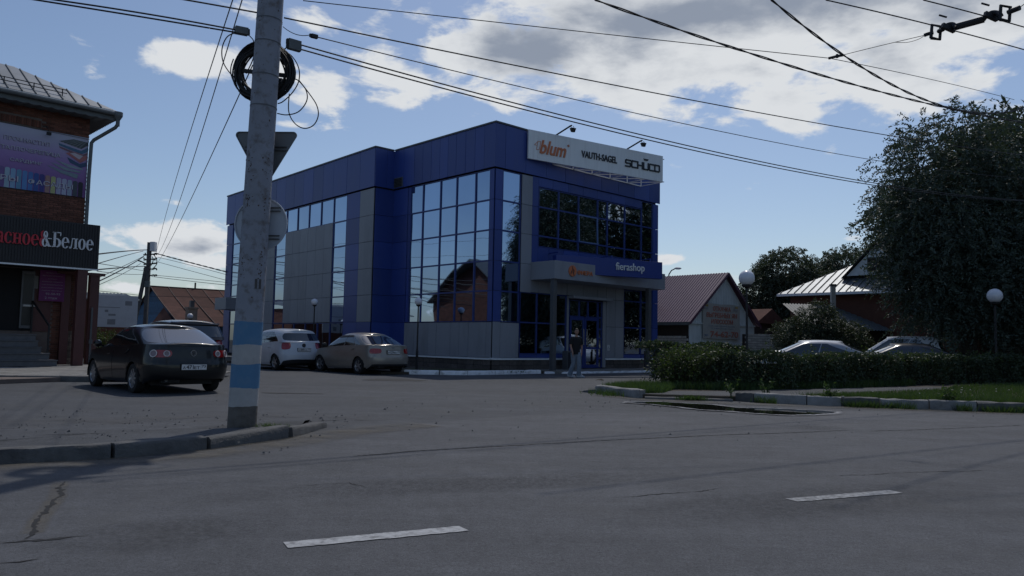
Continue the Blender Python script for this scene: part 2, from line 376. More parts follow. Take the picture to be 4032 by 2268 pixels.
# ------------------------------------------------------------------ ground
def asphalt_mat(name, base, tint):
    m = bpy.data.materials.new(name); m.use_nodes = True; nt = m.node_tree; p = nt.nodes['Principled BSDF']
    p.inputs['Roughness'].default_value = 0.85; p.inputs['Specular IOR Level'].default_value = 0.35
    tc = nt.nodes.new('ShaderNodeTexCoord')
    def nz(scale, detail, rough, st=None, rot=0):
        n = nt.nodes.new('ShaderNodeTexNoise'); n.inputs['Scale'].default_value = scale
        n.inputs['Detail'].default_value = detail; n.inputs['Roughness'].default_value = rough
        mp = nt.nodes.new('ShaderNodeMapping'); mp.inputs['Rotation'].default_value = (0, 0, rot)
        mp.inputs['Scale'].default_value = st or (1, 1, 1)
        nt.links.new(tc.outputs['Object'], mp.inputs[0]); nt.links.new(mp.outputs[0], n.inputs['Vector'])
        return n.outputs['Fac']
    def mrange(v, a, b, c, d):
        r = nt.nodes.new('ShaderNodeMapRange'); nt.links.new(v, r.inputs['Value'])
        for k, x in zip(('From Min', 'From Max', 'To Min', 'To Max'), (a, b, c, d)): r.inputs[k].default_value = x
        return r.outputs[0]
    def mm(a, b, op='MULTIPLY'):
        n = nt.nodes.new('ShaderNodeMath'); n.operation = op
        for i, v in enumerate((a, b)):
            if isinstance(v, (int, float)): n.inputs[i].default_value = v
            else: nt.links.new(v, n.inputs[i])
        return n.outputs[0]
    big = mrange(nz(0.22, 5, 0.6), 0.3, 0.7, 0.86, 1.14)
    mid = mm(mrange(nz(2.2, 7, 0.7), 0.3, 0.7, 0.84, 1.16), mrange(nz(9.0, 6, 0.75), 0.3, 0.7, 0.86, 1.14))
    streak = mrange(nz(1.0, 5, 0.65, (0.12, 1.6, 1), R(-24)), 0.3, 0.7, 0.86, 1.14)
    fine = nz(170, 3, 0.8); grain = mrange(fine, 0.3, 0.7, 0.62, 1.38)
    vo = nt.nodes.new('ShaderNodeTexVoronoi'); vo.inputs['Scale'].default_value = 75
    nt.links.new(tc.outputs['Object'], vo.inputs['Vector'])
    fleck = mrange(vo.outputs['Distance'], 0.05, 0.25, 1.55, 1.0)
    pits = mrange(nz(38, 4, 0.75), 0.34, 0.44, 0.62, 1.0)
    fac = mm(mm(mm(mm(big, mid), mm(streak, grain)), mm(fleck, pits)), mrange(nz(52, 4, 0.8), 0.3, 0.7, 0.72, 1.28))
    sc = nt.nodes.new('ShaderNodeVectorMath'); sc.operation = 'SCALE'
    sc.inputs[0].default_value = tuple(base * t for t in tint); nt.links.new(fac, sc.inputs['Scale'])
    sand = mrange(nz(0.5, 7, 0.66), 0.54, 0.72, 0.0, 0.5)
    mx = nt.nodes.new('ShaderNodeMix'); mx.data_type = 'RGBA'; nt.links.new(sand, mx.inputs['Factor'])
    nt.links.new(sc.outputs[0], mx.inputs['A']); mx.inputs['B'].default_value = (base * 1.16, base * 1.16, base * 1.15, 1)
    nt.links.new(mx.outputs['Result'], p.inputs['Base Color'])
    b = nt.nodes.new('ShaderNodeBump'); b.inputs['Strength'].default_value = 0.55; b.inputs['Distance'].default_value = 0.01
    nt.links.new(mm(fine, mm(nz(38, 4, 0.75), 1.5), 'ADD'), b.inputs['Height']); nt.links.new(b.outputs[0], p.inputs['Normal'])
    return m
MAT['asphalt'] = asphalt_mat('asphalt_lot', 0.071, (0.94, 1.0, 1.11))
MAT['asphalt_road'] = asphalt_mat('asphalt_road', 0.086, (0.96, 1.0, 1.10))
MAT['asphalt_dark'] = asphalt_mat('asphalt_patch', 0.040, (1, 1, 1.05))
MAT['paint'] = mat('road_paint', (0.38, 0.39, 0.40), 0.75, var=0.25, vscale=20, dirt=(0.10, 0.10, 0.105), dscale=14.0, damount=0.9, bump=0.4, bscale=120)
MAT['crack'] = mat('crack_dark', (0.016, 0.016, 0.017), 0.95, var=0.4, vscale=30)
def fade_mat(name, col, lo=0.42, hi=0.62, scale=3.0, amax=0.75):
    """loose dirt: noise breaks it up, and it thins out towards the strip's long edges"""
    m = mat(name, col, 0.95, var=0.25, vscale=12, bump=0.3); nt = m.node_tree
    o = nt.nodes['Material Output']; p = nt.nodes['Principled BSDF']
    at_ = nt.nodes.new('ShaderNodeAttribute'); at_.attribute_name = 'cover'
    tc = nt.nodes.new('ShaderNodeTexCoord'); n = nt.nodes.new('ShaderNodeTexNoise'); n.inputs['Scale'].default_value = scale
    n.inputs['Detail'].default_value = 8; n.inputs['Roughness'].default_value = 0.7; nt.links.new(tc.outputs['Object'], n.inputs['Vector'])
    r = nt.nodes.new('ShaderNodeMapRange'); nt.links.new(n.outputs['Fac'], r.inputs['Value'])
    r.inputs['From Min'].default_value = lo; r.inputs['From Max'].default_value = hi; r.inputs['To Max'].default_value = amax
    mu = nt.nodes.new('ShaderNodeMath'); mu.operation = 'MULTIPLY'; nt.links.new(r.outputs[0], mu.inputs[0]); nt.links.new(at_.outputs['Fac'], mu.inputs[1])
    tr = nt.nodes.new('ShaderNodeBsdfTransparent'); mx = nt.nodes.new('ShaderNodeMixShader')
    nt.links.new(mu.outputs[0], mx.inputs[0]); nt.links.new(tr.outputs[0], mx.inputs[1]); nt.links.new(p.outputs[0], mx.inputs[2])
    nt.links.new(mx.outputs[0], o.inputs['Surface']); return m
MAT['sand'] = fade_mat('sand_dirt', (0.145, 0.13, 0.105), 0.34, 0.66, 2.2, 0.6)
MAT['sand2'] = fade_mat('lot_dust', (0.115, 0.11, 0.105), 0.40, 0.72, 1.6, 0.45)
MAT['scuff'] = fade_mat('rough_asphalt', (0.045, 0.045, 0.048), 0.40, 0.72, 26.0, 0.5)
MAT['salt'] = fade_mat('dried_rim', (0.34, 0.34, 0.35), 0.34, 0.52, 5.0, 0.85)

def resample(pts, step):
    out = []; pts = [Vector((*p, 0)) if len(p) == 2 else Vector(p) for p in pts]
    for a, b in zip(pts[:-1], pts[1:]):
        n = max(1, int((b - a).length / step))
        out += [a.lerp(b, k / n) for k in range(n)]
    return out + [pts[-1]]
def strip_sheet(name, pts, w, z, m, step=0.25, jit=0.0, parent=None, taper=False):
    P = resample(pts, step); vs = []; fs = []; cov = []
    for i, p in enumerate(P):
        d = (P[min(i + 1, len(P) - 1)] - P[max(i - 1, 0)]).normalized(); nrm = Vector((-d.y, d.x, 0))
        q = p + nrm * random.uniform(-jit, jit); k = 1.0
        if taper: k = min(1, 3 * i / len(P), 3 * (len(P) - 1 - i) / len(P))
        for s_, c in ((-1, 0), (-.5, 1), (0, 1), (.5, 1), (1, 0)):
            vs.append((q.x + nrm.x * s_ * w * (.4 + .6 * k) / 2, q.y + nrm.y * s_ * w * (.4 + .6 * k) / 2, z)); cov.append(c * k)
    for i in range(len(P) - 1):
        for k in range(4): fs.append((i * 5 + k, i * 5 + k + 1, (i + 1) * 5 + k + 1, (i + 1) * 5 + k))
    mb = MB(); mb.add(vs, fs); o = mb.build(name, m, parent, norm=False)
    a = o.data.attributes.new('cover', 'FLOAT', 'POINT'); a.data.foreach_set('value', cov)
    return o

mb = MB(); mb.add([(-900, -300, -0.012), (900, -300, -0.012), (900, 1500, -0.012), (-900, 1500, -0.012)], [(0, 1, 2, 3)])
tag(mb.build('ground', MAT['soil']), kind='structure')
mb = MB(); mb.add([(-70, -40, 0), (80, -40, 0), (80, 75, 0), (-70, 75, 0)], [(0, 1, 2, 3)])
lot = tag(mb.build('parking_lot', MAT['asphalt']), kind='structure')
# the road in front: its edge sweeps into the side street
edge = [(-60, -22), (-12, 2.0), (-4.75, 7.12), (-3.9, 7.6), (-3.2, 8.35), (-2.62, 9.4), (-1.2, 11.6), (0.8, 13.6), (4.4, 14.6), (7.7, 15.7), (10.3, 15.5), (20, 19.0), (60, 36)]
mb = MB(); top = resample(edge, 1.0)
vs = [(p.x, p.y, .004) for p in top] + [(80, 36, .004), (80, -40, .004), (-60, -40, .004)]
mb.add(vs, [tuple(range(len(vs)))]); road = tag(mb.build('road', MAT['asphalt_road']), kind='structure')
# lane dashes, joint seams, cracks and worn places, children of the road
def dash(a, b, w):
    a, b = Vector((*a, 0)), Vector((*b, 0)); d = (b - a).normalized(); n = Vector((-d.y, d.x, 0)); m_ = MB(); N = 26; vs = []
    for i in range(N + 1):
        p = a.lerp(b, i / N)
        for s_ in (-1, 1): q = p + n * (s_ * w / 2 + random.uniform(-.006, .006)) + d * random.uniform(-.01, .01); vs.append((q.x, q.y, .009))
    m_.add(vs, [(2 * i, 2 * i + 2, 2 * i + 3, 2 * i + 1) for i in range(N)]); m_.build('lane_dash', MAT['paint'], road, norm=False)
dash((-1.285, 4.59), (-0.28, 5.08), .14); dash((2.24, 6.22), (3.29, 6.68), .13)
dash((-4.9, 2.95), (-3.9, 3.42), .105); dash((5.7, 7.8), (6.75, 8.26), .105); dash((9.2, 9.35), (10.3, 9.83), .105)
U = PW / 2576.0
def gp(x, y, z=0.0):
    q = gnd(x * U, y * U, z); return (q.x, q.y)
def crack(pts, w, jit, z=.007, m='crack'):
    P = resample(pts, .035); vs = []; fs = []
    off = 0
    for i, p in enumerate(P):
        d = (P[min(i + 1, len(P) - 1)] - P[max(i - 1, 0)]).normalized(); n = Vector((-d.y, d.x, 0))
        off = off * .7 + random.uniform(-jit, jit); k = max(0, random.uniform(.1, 1.0)) * w * min(1, i / 6, (len(P) - 1 - i) / 6)
        q = p + n * off; vs += [(q.x - n.x * k / 2, q.y - n.y * k / 2, z), (q.x + n.x * k / 2, q.y + n.y * k / 2, z)]
    fs = [(2 * i, 2 * i + 2, 2 * i + 3, 2 * i + 1) for i in range(len(P) - 1)]
    m_ = MB(); m_.add(vs, fs); return m_.build('crack', MAT[m], road, norm=False)
crack([gp(158, 1212), gp(150, 1245), gp(120, 1275), gp(85, 1330), gp(70, 1362)], .05, .016)
crack([gp(-20, 1372), gp(60, 1363), gp(150, 1358), gp(222, 1350)], .085, .012); crack([gp(-20, 1420), gp(50, 1415), gp(110, 1408)], .08, .012)
crack([gp(880, 1150), gp(1100, 1132), gp(1288, 1122), gp(1500, 1110), gp(1800, 1096), gp(2030, 1088), gp(2140, 1083)], .06, .012)
crack([gp(2180, 1086), gp(2330, 1081), gp(2460, 1076), gp(2576, 1070)], .045, .012)
crack([gp(715, 1225), gp(880, 1215), gp(925, 1230)], .018, .02); crack([gp(1530, 1255), gp(1700, 1242), gp(1830, 1228)], .02, .02)
crack([gp(2070, 1200), gp(2200, 1195), gp(2330, 1188), gp(2500, 1185)], .02, .015)
crack([gp(740, 1062), gp(860, 1056), gp(960, 1060)], .035, .03); crack([gp(700, 1050), gp(900, 1052)], .03, .02)
strip_sheet('worn_asphalt', [gp(40, 1400), gp(300, 1352), gp(520, 1335), gp(760, 1300)], 0.95, .010, MAT['scuff'], parent=road, taper=True)
strip_sheet('worn_asphalt', [gp(300, 1265), gp(560, 1252), gp(900, 1232), gp(1300, 1215), gp(1800, 1190)], 0.85, .011, MAT['scuff'], parent=road, taper=True)
strip_sheet('worn_asphalt', [gp(1400, 1330), gp(1750, 1290), gp(2150, 1255), gp(2500, 1220)], 1.14, .012, MAT['scuff'], parent=road, taper=True)
strip_sheet('worn_asphalt', [gp(1950, 1075), gp(2090, 1078), gp(2180, 1084)], 0.95, .013, MAT['scuff'], parent=road, taper=True)
strip_sheet('crack_filling', [gp(152, 1215), gp(142, 1255), gp(105, 1300), gp(80, 1345)], .16, .0055, MAT['sand'], parent=road)
# loose sand along the kerbs
strip_sheet('sand', [(-8, 4.6), (-4.6, 7.05), (-3.8, 7.5), (-3.1, 8.15), (-2.5, 9.2), (-2.0, 10.3), (-1.2, 11.3)], .85, .014, MAT['sand'], parent=road)
strip_sheet('sand', [(2.2, 18.6), (3.2, 17.2), (5, 16.7), (6.4, 16.2), (8.0, 15.9), (10.4, 15.3), (14, 16.6)], .8, .015, MAT['sand'], parent=road)
strip_sheet('sand', [(-9, 10.5), (-6.4, 10.6), (-4.6, 10.9), (-2.6, 11.9), (-.5, 12.6)], 2.6, .016, MAT['sand2'], parent=lot, taper=True)
strip_sheet('sand', [(-6.5, 8.2), (-4.6, 8.6), (-3.6, 9.4)], 1.8, .017, MAT['sand2'], parent=lot, taper=True)
# dark repair patches
def blob_sheet(name, c, rx, ry, z, m, parent, n=40, j=.12, rot=0):
    vs = []
    for k in range(n):
        a = 2 * math.pi * k / n; r = 1 + random.uniform(-j, j) * .6 + j * math.sin(3 * a + c[0])
        x, y = rx * r * math.cos(a), ry * r * math.sin(a)
        vs.append((c[0] + x * math.cos(rot) - y * math.sin(rot), c[1] + x * math.sin(rot) + y * math.cos(rot), z))
    m_ = MB(); m_.add(vs, [tuple(range(n))]); return m_.build(name, m, parent, norm=False)
blob_sheet('repair_patch', (-3.6, 24.1), .95, .75, .006, MAT['asphalt_dark'], lot)
blob_sheet('repair_patch', (-4.9, 17.3), .7, .14, .006, MAT['asphalt_dark'], lot); blob_sheet('repair_patch', (-13.0, 17.9), .6, .10, .006, MAT['asphalt_dark'], lot)
blob_sheet('repair_patch', (-12.6, 17.0), .5, .07, .006, MAT['asphalt_dark'], lot)
# puddle with its pale dried rim
pud = [gp(x, y) for x, y in ((1572, 1014), (1650, 1013), (1700, 1016), (1790, 1021), (1850, 1028), (1930, 1030), (1990, 1033), (2060, 1036), (2105, 1039), (2085, 1043), (2020, 1046), (1960, 1046), (1900, 1042), (1840, 1037), (1770, 1033), (1700, 1025), (1640, 1019))]
def inflate(poly, d):
    c = Vector((sum(p[0] for p in poly) / len(poly), sum(p[1] for p in poly) / len(poly))); out = []
    n = len(poly)
    for i in range(n):
        a, b = Vector(poly[i - 1]), Vector(poly[(i + 1) % n]); t = (b - a).normalized(); nr = Vector((t.y, -t.x))
        if nr.dot(Vector(poly[i]) - c) < 0: nr = -nr
        out.append(tuple(Vector(poly[i]) + nr * d))
    return out
MAT['water'] = mat('puddle_water', (0.012, 0.012, 0.010), 0.03, spec=0.5, var=0.2)
def poly_sheet(name, poly, z, m, parent=None, sub=0):
    m_ = MB(); P = resample(list(poly) + [poly[0]], .12)[:-1] if sub else [Vector((*p, 0)) for p in poly]
    m_.add([(p.x + (random.uniform(-.02, .02) if sub else 0), p.y + (random.uniform(-.03, .03) if sub else 0), z) for p in P], [tuple(range(len(P)))])
    return m_.build(name, m, parent, norm=False)
puddle = tag(poly_sheet('puddle', pud, .026, MAT['water'], None, 1), kind='structure')
rim = strip_sheet('dried_rim', pud + [pud[0]], .34, .021, MAT['salt'], step=.15, jit=.04, parent=puddle)

# ------------------------------------------------------------------ kerbs: every stone a piece
def stone(name, a, b, w, z0, z1, m, parent, tilt=0.0, chip=.012, inner=1):
    """a kerb stone from a to b (its road-side foot line), w thick towards the inner side"""
    a, b = Vector((*a, 0)), Vector((*b, 0)); d = (b - a); L = d.length; d.normalize(); n = Vector((-d.y, d.x, 0)) * inner
    m_ = MB(); N = 6; vs = []
    prof = [(0, z0), (0.004, z1 - .03), (.02, z1 - .006), (.045, z1), (w - .01, z1), (w, z1 - .01), (w, z0)]
    for i in range(N + 1):
        p = a + d * (L * i / N)
        for (x, z) in prof:
            e = chip if z > z0 + .02 else 0
            q = p + n * (x + random.uniform(-e, e) * .6) + d * (random.uniform(-e, e) * .5 if 0 < i < N else 0)
            vs.append((q.x, q.y, z + random.uniform(-e, e) * .6 + tilt * (i / N - .5)))
    k = len(prof); fs = [(i * k + j, (i + 1) * k + j, (i + 1) * k + j + 1, i * k + j + 1) for i in range(N) for j in range(k - 1)]
    fs += [tuple(range(k)), tuple(N * k + j for j in range(k))]
    m_.add(vs, fs); return m_.build(name, m, parent, smooth=50)
def kerb(pts, name='kerb'): return tag(empty(name, (0, 0, 0)), kind='structure')
k1 = kerb(None)
for a, b, t in (((-7.5, 5.2), (-6.2, 6.12), 0), ((-6.19, 6.13), (-4.72, 7.1), 0), ((-4.7, 7.11), (-3.87, 7.63), 0.004), ((-3.84, 7.66), (-3.22, 8.36), 0), ((-3.19, 8.40), (-2.66, 9.44), .03)):
    stone('kerb_stone', a, b, .17, -.02, .145, MAT['concrete'], k1, t)
stone('kerb_stone', (-2.63, 9.55), (-2.5, 10.75), .16, -.03, .10, MAT['concrete'], k1, -.05, .016)
# raised dirt footway behind this kerb, up to the striped pole
fw_poly = [(-7.65, 5.35), (-4.85, 7.28), (-3.98, 7.79), (-3.36, 8.48), (-2.83, 9.5), (-2.68, 10.7), (-2.9, 11.3), (-3.6, 11.5), (-5.4, 10.6), (-7.0, 9.4), (-9.5, 7.4)]
m_ = MB(); c0 = (-4.6, 8.6); NR = 8; vs = []; fs = []; P = resample(fw_poly + [fw_poly[0]], .3)[:-1]
for i in range(NR + 1):
    t = i / NR
    for j, p in enumerate(P):
        near = min((Vector((p.x, p.y)) - Vector(q)).length for q in fw_poly[:6])
        z = .12 if near < .45 else .002
        f = 1 - (1 - t) ** 1.5; zz = z + (.12 - z) * f
        x = p.x + (c0[0] - p.x) * t; y = p.y + (c0[1] - p.y) * t
        vs.append((x, y, zz + random.uniform(-.004, .004) + .001))
n = len(P); fs = [(i * n + j, i * n + (j + 1) % n, (i + 1) * n + (j + 1) % n, (i + 1) * n + j) for i in range(NR) for j in range(n)]
m_.add(vs, fs); foot = tag(m_.build('footway', MAT['asphalt'], smooth=True), kind='structure')
# kerb of the green island on the other side of the street mouth
k2 = kerb(None)
isl = [(2.05, 19.55), (2.14, 19.3), (2.95, 17.75)]
stone('kerb_stone', (1.75, 19.85), (2.1, 19.45), .16, -.06, .06, MAT['concrete'], k2, .08)
stone('kerb_stone', (2.12, 19.42), (2.95, 17.80), .17, -.02, .20, MAT['worn_paint'], k2, 0, .02)
low = [(3.05, 17.62), (4.0, 17.50), (4.98, 17.42)]
stone('kerb_stone', low[0], low[1], .16, -.03, .055, MAT['concrete'], k2); stone('kerb_stone', low[1], low[2], .16, -.03, .05, MAT['concrete'], k2)
rk = [(5.08, 17.62), (5.4, 17.28), (6.36, 16.72), (7.0, 16.45), (7.72, 16.28), (8.6, 16.0), (9.45, 15.78), (10.4, 15.62), (11.5, 15.9), (12.6, 16.3), (13.7, 16.75), (14.8, 17.2)]
for i in range(len(rk) - 1):
    a, b = Vector(rk[i]), Vector(rk[i + 1]); g_ = (b - a).normalized() * .012
    stone('kerb_stone', a + g_, b - g_, .17, -.02, .205 + random.uniform(-.012, .012), MAT['worn_paint' if i % 3 != 0 else 'concrete'], k2, random.uniform(-.01, .01), .02)
# ground of the island behind that kerb, and its footpath
isl_poly = [(2.2, 19.45), (3.05, 17.82), (3.4, 17.75), (4.95, 17.58), (5.2, 17.66), (5.5, 17.42), (6.45, 16.88), (7.75, 16.44), (8.65, 16.16), (10.4, 15.8), (14.7, 17.36), (40, 29), (44, 45), (30, 44), (12.5, 30), (4.6, 22.2), (3.1, 21.2)]
mb = MB(); mb.prism(isl_poly, -.01, .10); tag(mb.build('verge', MAT['soil']), kind='structure')
path = [(3.1, 17.86), (4.9, 17.66), (6.2, 18.2), (9.0, 20.3), (12, 22.3), (13.4, 23.7), (12.9, 24.1), (8.5, 21.6), (5.6, 19.6), (3.4, 19.0), (2.75, 18.6)]
tag(poly_sheet('footpath', path, .108, MAT['asphalt']), kind='structure')
# ------------------------------------------------------------------ blue shop building
BX, BY = -0.77971658, 31.38535761
bld = tag(empty('shop_building', (BX, BY, 0), R(90 - 46.7)), 'blue and grey panel clad two storey shop building with rows of mirrored windows', 'building')
# facade frames in the building's own axes: u along, w outward, z up
c2, s2 = math.cos(R(-2)), math.sin(R(-2))
def F_front(u, w, z): return (u, -w, z)
def F_left(u, w, z): return (-w, u, z)
def F_jog(u, w, z): return (u, 7.2 - w, z)
def F_rear(u, w, z): return (-1.07 - w * c2 - u * s2, 7.2 - w * s2 + u * c2, z)
def F_rjog(u, w, z): return F_rear(-w, -u, z)        # face of the rear block looking towards the street
def panel(F, u0, u1, z0, z1, m, w0=0.0, th=.035, g=.007, name='panel', wob=True):
    q = random.uniform(-.003, .003) if wob else 0
    mb = MB(); mb.box(u0 + g, u1 - g, w0 + q, w0 + th + q, z0 + g, z1 - g, 0, F)
    return mb.build(name, MAT[m], bld, bevel=.006)
def window(F, u0, u1, z0, z1, w0=0.0, fr=.03, glass='glass', tilt=.0045, frame='frame_blue', open_=0.0):
    mb = MB(); d = .05; T = F
    if open_:
        def T(u, w, z): return F(u, w + open_ * (z1 - z) / (z1 - z0), z)
    mb.box(u0, u0 + fr, w0 - d, w0 + .03, z0, z1, 0, T); mb.box(u1 - fr, u1, w0 - d, w0 + .03, z0, z1, 0, T)
    mb.box(u0 + fr, u1 - fr, w0 - d, w0 + .026, z0, z0 + fr, 0, T); mb.box(u0 + fr, u1 - fr, w0 - d, w0 + .026, z1 - fr, z1, 0, T)
    f = mb.build('window', MAT[frame], bld)
    a, b = random.uniform(-tilt, tilt), random.uniform(-tilt, tilt); um, zm = (u0 + u1) / 2, (z0 + z1) / 2
    vs = []; N = 5; bulge = random.uniform(-.003, .005)
    for i in range(N + 1):
        for j in range(N + 1):
            u = u0 + fr + (u1 - u0 - 2 * fr) * i / N; z = z0 + fr + (z1 - z0 - 2 * fr) * j / N
            s_ = (1 - (2 * i / N - 1) ** 2) * (1 - (2 * j / N - 1) ** 2)
            vs.append(T(u, w0 - .012 + a * (u - um) + b * (z - zm) + bulge * s_, z))
    p = MB(); p.add(vs, [(i * (N + 1) + j, (i + 1) * (N + 1) + j, (i + 1) * (N + 1) + j + 1, i * (N + 1) + j + 1) for i in range(N) for j in range(N)])
    p.build('pane', MAT[glass], f, norm=False).data.polygons.foreach_set('use_smooth', [True] * (N * N))
    return f
ROWS = [2.07, 3.33, 4.57, 5.84, 7.09, 8.36]
def chain(e): return list(zip(e[:-1], e[1:]))

# the mass behind the skin
mb = MB()
mb.prism([(.06, .06), (11.06, .06), (11.06, 20), (.06, 20)], .1, 10.2)
mb.build('wall', MAT['core'], bld)
mb = MB(); P = [F_rear(.06, -.06, 0)[:2], F_rear(17.84, -.06, 0)[:2], F_rear(17.84, -8, 0)[:2], F_rear(.06, -8, 0)[:2]]
mb.prism(P, .1, 10.19); mb.build('wall', MAT['core'], bld)
# --- front facade
for a, b in chain([-.09, .47, 1.66, 2.9, 4.14, 5.38, 6.62, 7.86, 9.1, 10.34, 11.22]): panel(F_front, a, b, 8.41, 10.25, 'blue', .06)
for a, b in chain([.54] + ROWS): panel(F_front, 0, .41, a, b, 'blue' if a > 1 else 'grey', .01)
panel(F_front, .41, 1.47, .6, 2.05, 'grey', .01)
for a, b in chain(ROWS): window(F_front, .42, 1.47, a, b)
for a, b in chain([3.36, 4.57, 5.84, 7.09, 8.36]): panel(F_front, 1.50, 2.13, a, b, 'grey', .02)
for a, b in chain([4.6, 5.84, 7.09, 8.39]): panel(F_front, 2.14, 2.52, a, b, 'blue', .0)
for a, b in chain([2.52, 3.4, 4.4, 5.4, 6.4, 7.4, 8.5, 9.79]): panel(F_front, a, b, 7.99, 8.40, 'blue', .0)
for a, b in chain([2.52, 3.2, 4.14, 5.13, 6.46, 7.4, 8.48, 9.79]): panel(F_front, a, b, 4.6, 5.37, 'blue', .0)
UC = [2.54, 3.81, 5.13, 6.46, 7.17, 8.48, 9.79]
for i, (a, b) in enumerate(chain(UC)):
    for j, (z0, z1) in enumerate(chain([5.38, 5.85, 7.11, 7.97])):
        op = (i == 2 and j == 1)
        window(F_front, a, b, z0, z1, glass='glass_dark', frame='frame_light' if op else 'frame_blue', fr=.045 if op else .032, open_=.05 if op else 0)
for z0, z1 in chain([.78, 2.06, 3.34, 4.6, 5.85, 7.11, 8.38]): window(F_front, 9.80, 10.72, z0, z1, glass='glass_dark')
for a, b in chain([.6] + ROWS): panel(F_front, 10.73, 11.16, a, b, 'blue', .0)
# ground floor front
for a, b in chain([1.52, 2.54, 3.5, 4.4]):
    window(F_front, a, b, .77, 2.09, glass='glass_dark'); window(F_front, a, b, 2.09, 3.37, glass='glass_dark')
    panel(F_front, a, b, .6, .765, 'blue', .0)
for a, b in chain([2.13, 2.6, 3.5, 4.4]): panel(F_front, a, b, 3.38, 4.6, 'grey', .0)
panel(F_front, 4.42, 4.56, .16, 3.37, 'grey', .0)
for a, b in chain([4.42, 5.5, 6.5, 7.13]): panel(F_front, a, b, 3.38, 4.6, 'grey', .0)
for u0, u1 in ((7.14, 7.79), (7.79, 8.43)):
    for a, b in chain([.6, 2.06, 3.34, 4.6]): panel(F_front, u0, u1, a, b, 'grey', .01)
panel(F_front, 8.44, 9.78, 3.9, 4.6, 'grey', .0)
window(F_front, 8.45, 9.78, .77, 2.06, glass='glass_dark'); window(F_front, 8.45, 9.78, 2.06, 3.34, glass='glass_dark'); window(F_front, 8.45, 9.78, 3.34, 3.88, glass='glass_dark')
for a, b in ((8.45, 9.78), (9.8, 10.72)): panel(F_front, a, b, .6, .765, 'blue', .0)
# sills and the dark stone plinth
def sill(F, a, b, z=.555):
    mb = MB(); mb.add([F(a, -.02, z + .045), F(b, -.02, z + .045), F(b, .10, z + .015), F(a, .10, z + .015), F(a, -.02, z - .02), F(b, -.02, z - .02), F(b, .10, z - .035), F(a, .10, z - .035)], [(0, 1, 2, 3), (4, 5, 6, 7), (2, 3, 7, 6), (0, 1, 5, 4), (0, 3, 7, 4), (1, 2, 6, 5)])
    mb.build('sill', MAT['silver'], bld)
sill(F_front, -.10, 4.45); sill(F_front, 7.1, 11.18); sill(F_left, -.1, 6.0)
def plinth(F, a, b, z0=.08, z1=.52):
    u = a
    while u < b - .05:
        w = min(random.uniform(.42, .58), b - u)
        for r_, (za, zb) in enumerate(chain([z0, (z0 + z1) / 2, z1])):
            mb = MB(); mb.box(u + .008, u + w - .008, 0, .035 + random.uniform(-.006, .006), za + .008, zb - .008, 0, F); mb.build('stone', MAT['plinth'], bld)
        u += w
plinth(F_front, .0, 4.5); plinth(F_front, 7.14, 11.1); plinth(F_left, .04, 7.18)
# --- left facade
for a, b in chain([-.10, .6, 1.2, 1.82, 2.45, 3.02, 3.6, 4.22, 4.86, 5.5, 6.32, 7.2]): panel(F_left, a, b, 8.41, 10.25, 'blue', .06)
for a, b in chain(ROWS): panel(F_left, 0, .25, a, b, 'blue', .01)
LC = [.26, 1.19, 2.45, 3.58, 4.86, 5.80]
for a, b in chain(LC):
    for z0, z1 in chain(ROWS): window(F_left, a, b, z0, z1)
for a, b in chain(ROWS): panel(F_left, 5.81, 6.01, a, b, 'blue', -.02)
for a, b in chain([.54] + ROWS): panel(F_left, 6.02, 7.2, a, b, 'blue', .0)
for a, b in chain([0, .3, 1.42, 2.02, 2.62, 3.6, 4.2, 5.25, 6.0]): panel(F_left, a, b, .6, 2.05, 'grey', .02)
# louvre
mb = MB(); mb.box(6.38, 7.06, .10, .12, 8.46, 8.92, 0, F_left); lv = mb.build('vent', MAT['fascia'], bld)
for k in range(6):
    mb = MB(); mb.box(6.42, 7.02, .121, .15, 8.49 + k * .07, 8.525 + k * .07, 0, F_left); mb.build('slat', MAT['black'], lv)
# --- jog face and rear block
for a, b in chain([-1.16, -.5, -.065]): panel(F_jog, a, b, 8.41, 10.25, 'blue', .06)
for a, b in chain([.54] + ROWS): panel(F_jog, -1.06, -.02, a, b, 'blue', .0)
for a, b in chain([-.06, 1.28, 2.55, 3.9, 5.0, 6.1, 7.2, 8.3, 9.4, 10.6, 11.8, 13.0, 14.2, 15.4, 16.6, 17.95]): panel(F_rear, a, b, 8.41, 10.25, 'blue', .06)
for a, b in chain([.54] + ROWS): panel(F_rear, .02, 1.28, a, b, 'grey' if a > 1 else 'blue', .01); panel(F_rear, 1.29, 2.54, a, b, 'blue', .0)
WC = [2.55, 3.9, 5.24, 6.59, 7.93, 9.27, 10.6]
for a, b in chain(WC): window(F_rear, a, b, 7.09, 8.36)
for z0, z1 in chain(ROWS[:5]):
    window(F_rear, 2.55, 3.88, z0, z1); window(F_rear, 9.27, 10.6, z0, z1)
    for a, b in chain([3.9, 4.78, 5.68, 6.58, 7.48, 8.36, 9.25]): panel(F_rear, a, b, z0, z1, 'grey', .015)
for a, b in chain(WC): window(F_rear, a, b, .6, 2.05, glass='glass_dark')
for z0, z1 in chain([.6] + ROWS):
    for a, b in chain([10.62, 11.9, 13.2, 14.5, 15.65]): panel(F_rear, a, b, z0, z1, 'grey', .01)
for z0, z1 in chain([2.07, 2.9, 3.80, 4.5, 5.84, 7.09, 8.36]): window(F_rear, 15.66, 16.94, z0, z1)
for a, b in chain([.54] + ROWS): panel(F_rear, 16.95, 17.88, a, b, 'blue', .0)
window(F_rear, 15.66, 16.94, .3, 2.07, glass='glass_dark')
sill(F_rear, 2.5, 10.7); plinth(F_rear, .0, 10.6)
mb = MB(); mb.box(14.55, 16.3, .06, 1.2, 2.9, 3.62, 0, F_rear); mb.build('canopy', MAT['grey'], bld, bevel=.01)
